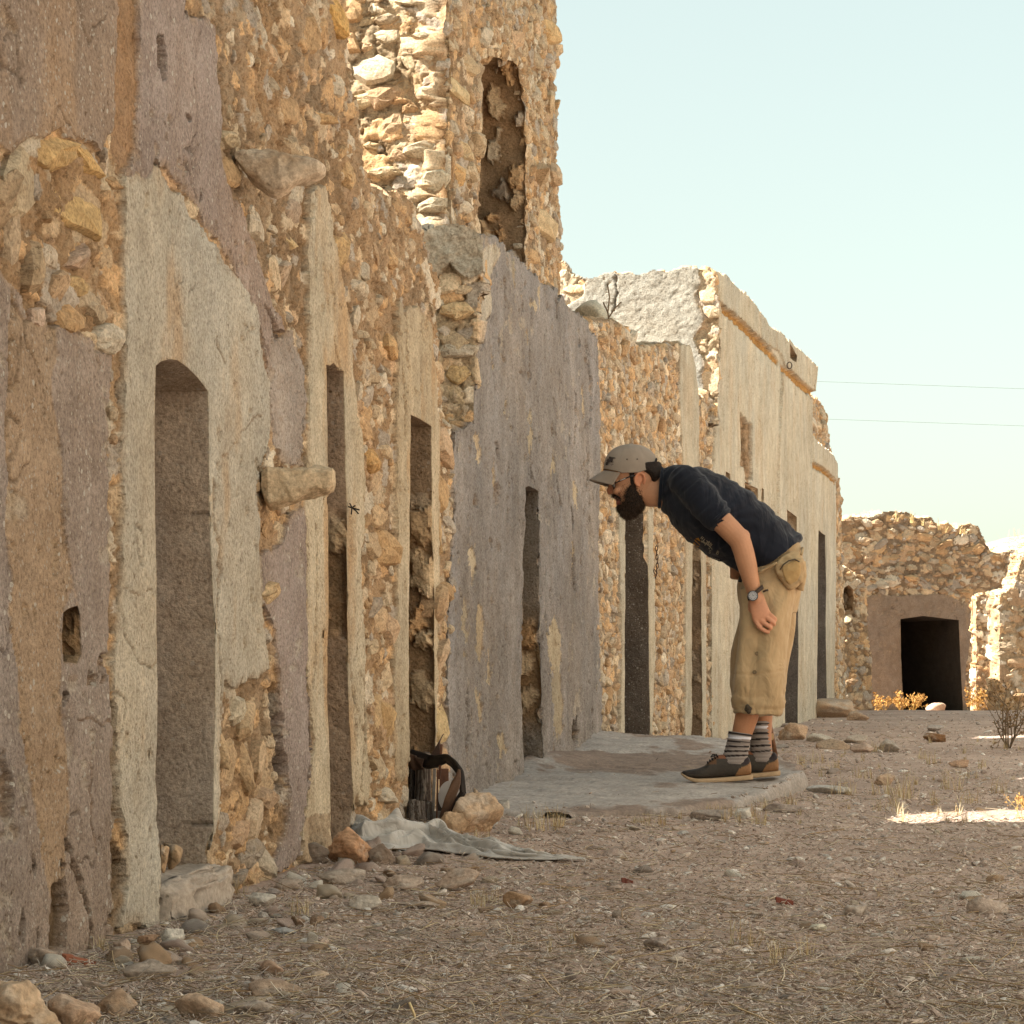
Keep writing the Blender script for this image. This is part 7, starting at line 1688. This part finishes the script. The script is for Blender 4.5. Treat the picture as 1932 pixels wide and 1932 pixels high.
mb = MB(); section_loft(mb, [(1476, 1067, 1507, 1055, 9.792, .007), (1476, 1081, 1511, 1069, 9.786, .010), (1482, 1096, 1510, 1084, 9.786, .009), (1489, 1104, 1505, 1096, 9.792, .005)], p=2.8)
fuse(mb, 'front_pocket', .004, mat('bag_front', (.42, .285, .13), (.34, .22, .095), 22, rough=.9, bump=.4, bscale=300), bag, 2, disp=lambda V, Nn: .0035 * fbm3(V * 40, 57, 3))
mb = MB(); mb.tube([W(1472, 1075, 9.782), W(1478, 1065, 9.780), W(1488, 1058, 9.781), W(1500, 1055, 9.784), W(1508, 1060, 9.786)], .0032, 6); mb.obj('zip', mat('dark_zip', (.075, .055, .035), rough=.6), bag)
mb = MB(); mb.tube([W(1466, 1062, 9.80), W(1455, 1068, 9.815), W(1440, 1076, 9.825), W(1425, 1082, 9.83)], .006, 6); mb.tube([W(1512, 1046, 9.82), W(1514, 1038, 9.86), W(1514, 1034, 9.93)], .006, 6); mb.obj('belt', M_BAG, bag)

# ---- walking stick held by the far hand
st = MB(); st.tube([W(1386, 1040, 10.20), W(1398, 1085, 10.20), W(1418, 1190, 10.21), W(1437, 1290, 10.22), W(1449, 1350, 10.23), W(1455, 1385, 10.23), W(1464, 1428, 10.235)], [.011, .012, .0115, .0105, .0105, .0115, .0095], 12)
so = st.obj('walking_stick', mat('peeled_branch', (.20, .095, .045), (.12, .055, .028), 40, rough=.6, bump=.4)); tag(so, 'brown branch walking stick standing behind the man\'s far leg', 'stick')
kn = MB(); V, f = ICO[3]; kn.add(V * (.006, .003, .015) + W(1457, 1390, 10.2185), f); kn.obj('pale_knot', mat('pale_wood', (.50, .34, .18)), so)
# ================================================================== LIGHT, SKY, CAMERA
EL, AZ = math.radians(46.), math.radians(243.)        # azimuth measured clockwise from +Y: behind the lens, to its left
sd = Vector((math.sin(AZ) * math.cos(EL), math.cos(AZ) * math.cos(EL), math.sin(EL)))
sl = bpy.data.lights.new('sun', 'SUN'); sl.energy = 5.0; sl.angle = math.radians(.53); sl.color = (1., .93, .82)
so_ = bpy.data.objects.new('sun', sl); COL.objects.link(so_); so_.rotation_euler = sd.to_track_quat('Z', 'Y').to_euler(); so_.location = (0, 0, 50)
wd = bpy.data.worlds.new('World'); sc.world = wd; wd.use_nodes = True
nt = wd.node_tree; bg = nt.nodes['Background']
sk = nt.nodes.new('ShaderNodeTexSky'); sk.sky_type = 'NISHITA'; sk.sun_disc = False; sk.sun_elevation = EL; sk.sun_rotation = AZ
sk.air_density = 1.0; sk.dust_density = 3.; sk.ozone_density = 1.2; sk.altitude = 200
mx = nt.nodes.new('ShaderNodeMix'); mx.data_type = 'RGBA'; mx.blend_type = 'MULTIPLY'; mx.inputs[0].default_value = 1.; mx.inputs[7].default_value = (1.08, 1.11, .92, 1)
gm = nt.nodes.new('ShaderNodeGamma'); gm.inputs[1].default_value = .40; nt.links.new(sk.outputs[0], gm.inputs[0]); nt.links.new(gm.outputs[0], mx.inputs[6]); nt.links.new(mx.outputs[2], bg.inputs['Color']); bg.inputs['Strength'].default_value = .15
cam = bpy.data.cameras.new('camera'); co = bpy.data.objects.new('camera', cam); COL.objects.link(co)
co.location = (0, 0, H); co.rotation_euler = (math.pi / 2, 0, 0); cam.sensor_width = 36.; cam.lens = 36. * F / 1932.
cam.shift_y = (V0 - 966.) / 1932.; cam.clip_start = .05; cam.clip_end = 6000.
sc.camera = co
sc.view_settings.view_transform = 'Standard'; sc.view_settings.look = 'None'; sc.view_settings.exposure = 1.9; sc.view_settings.gamma = 1.
sc.render.resolution_x = 1024; sc.render.resolution_y = 1024
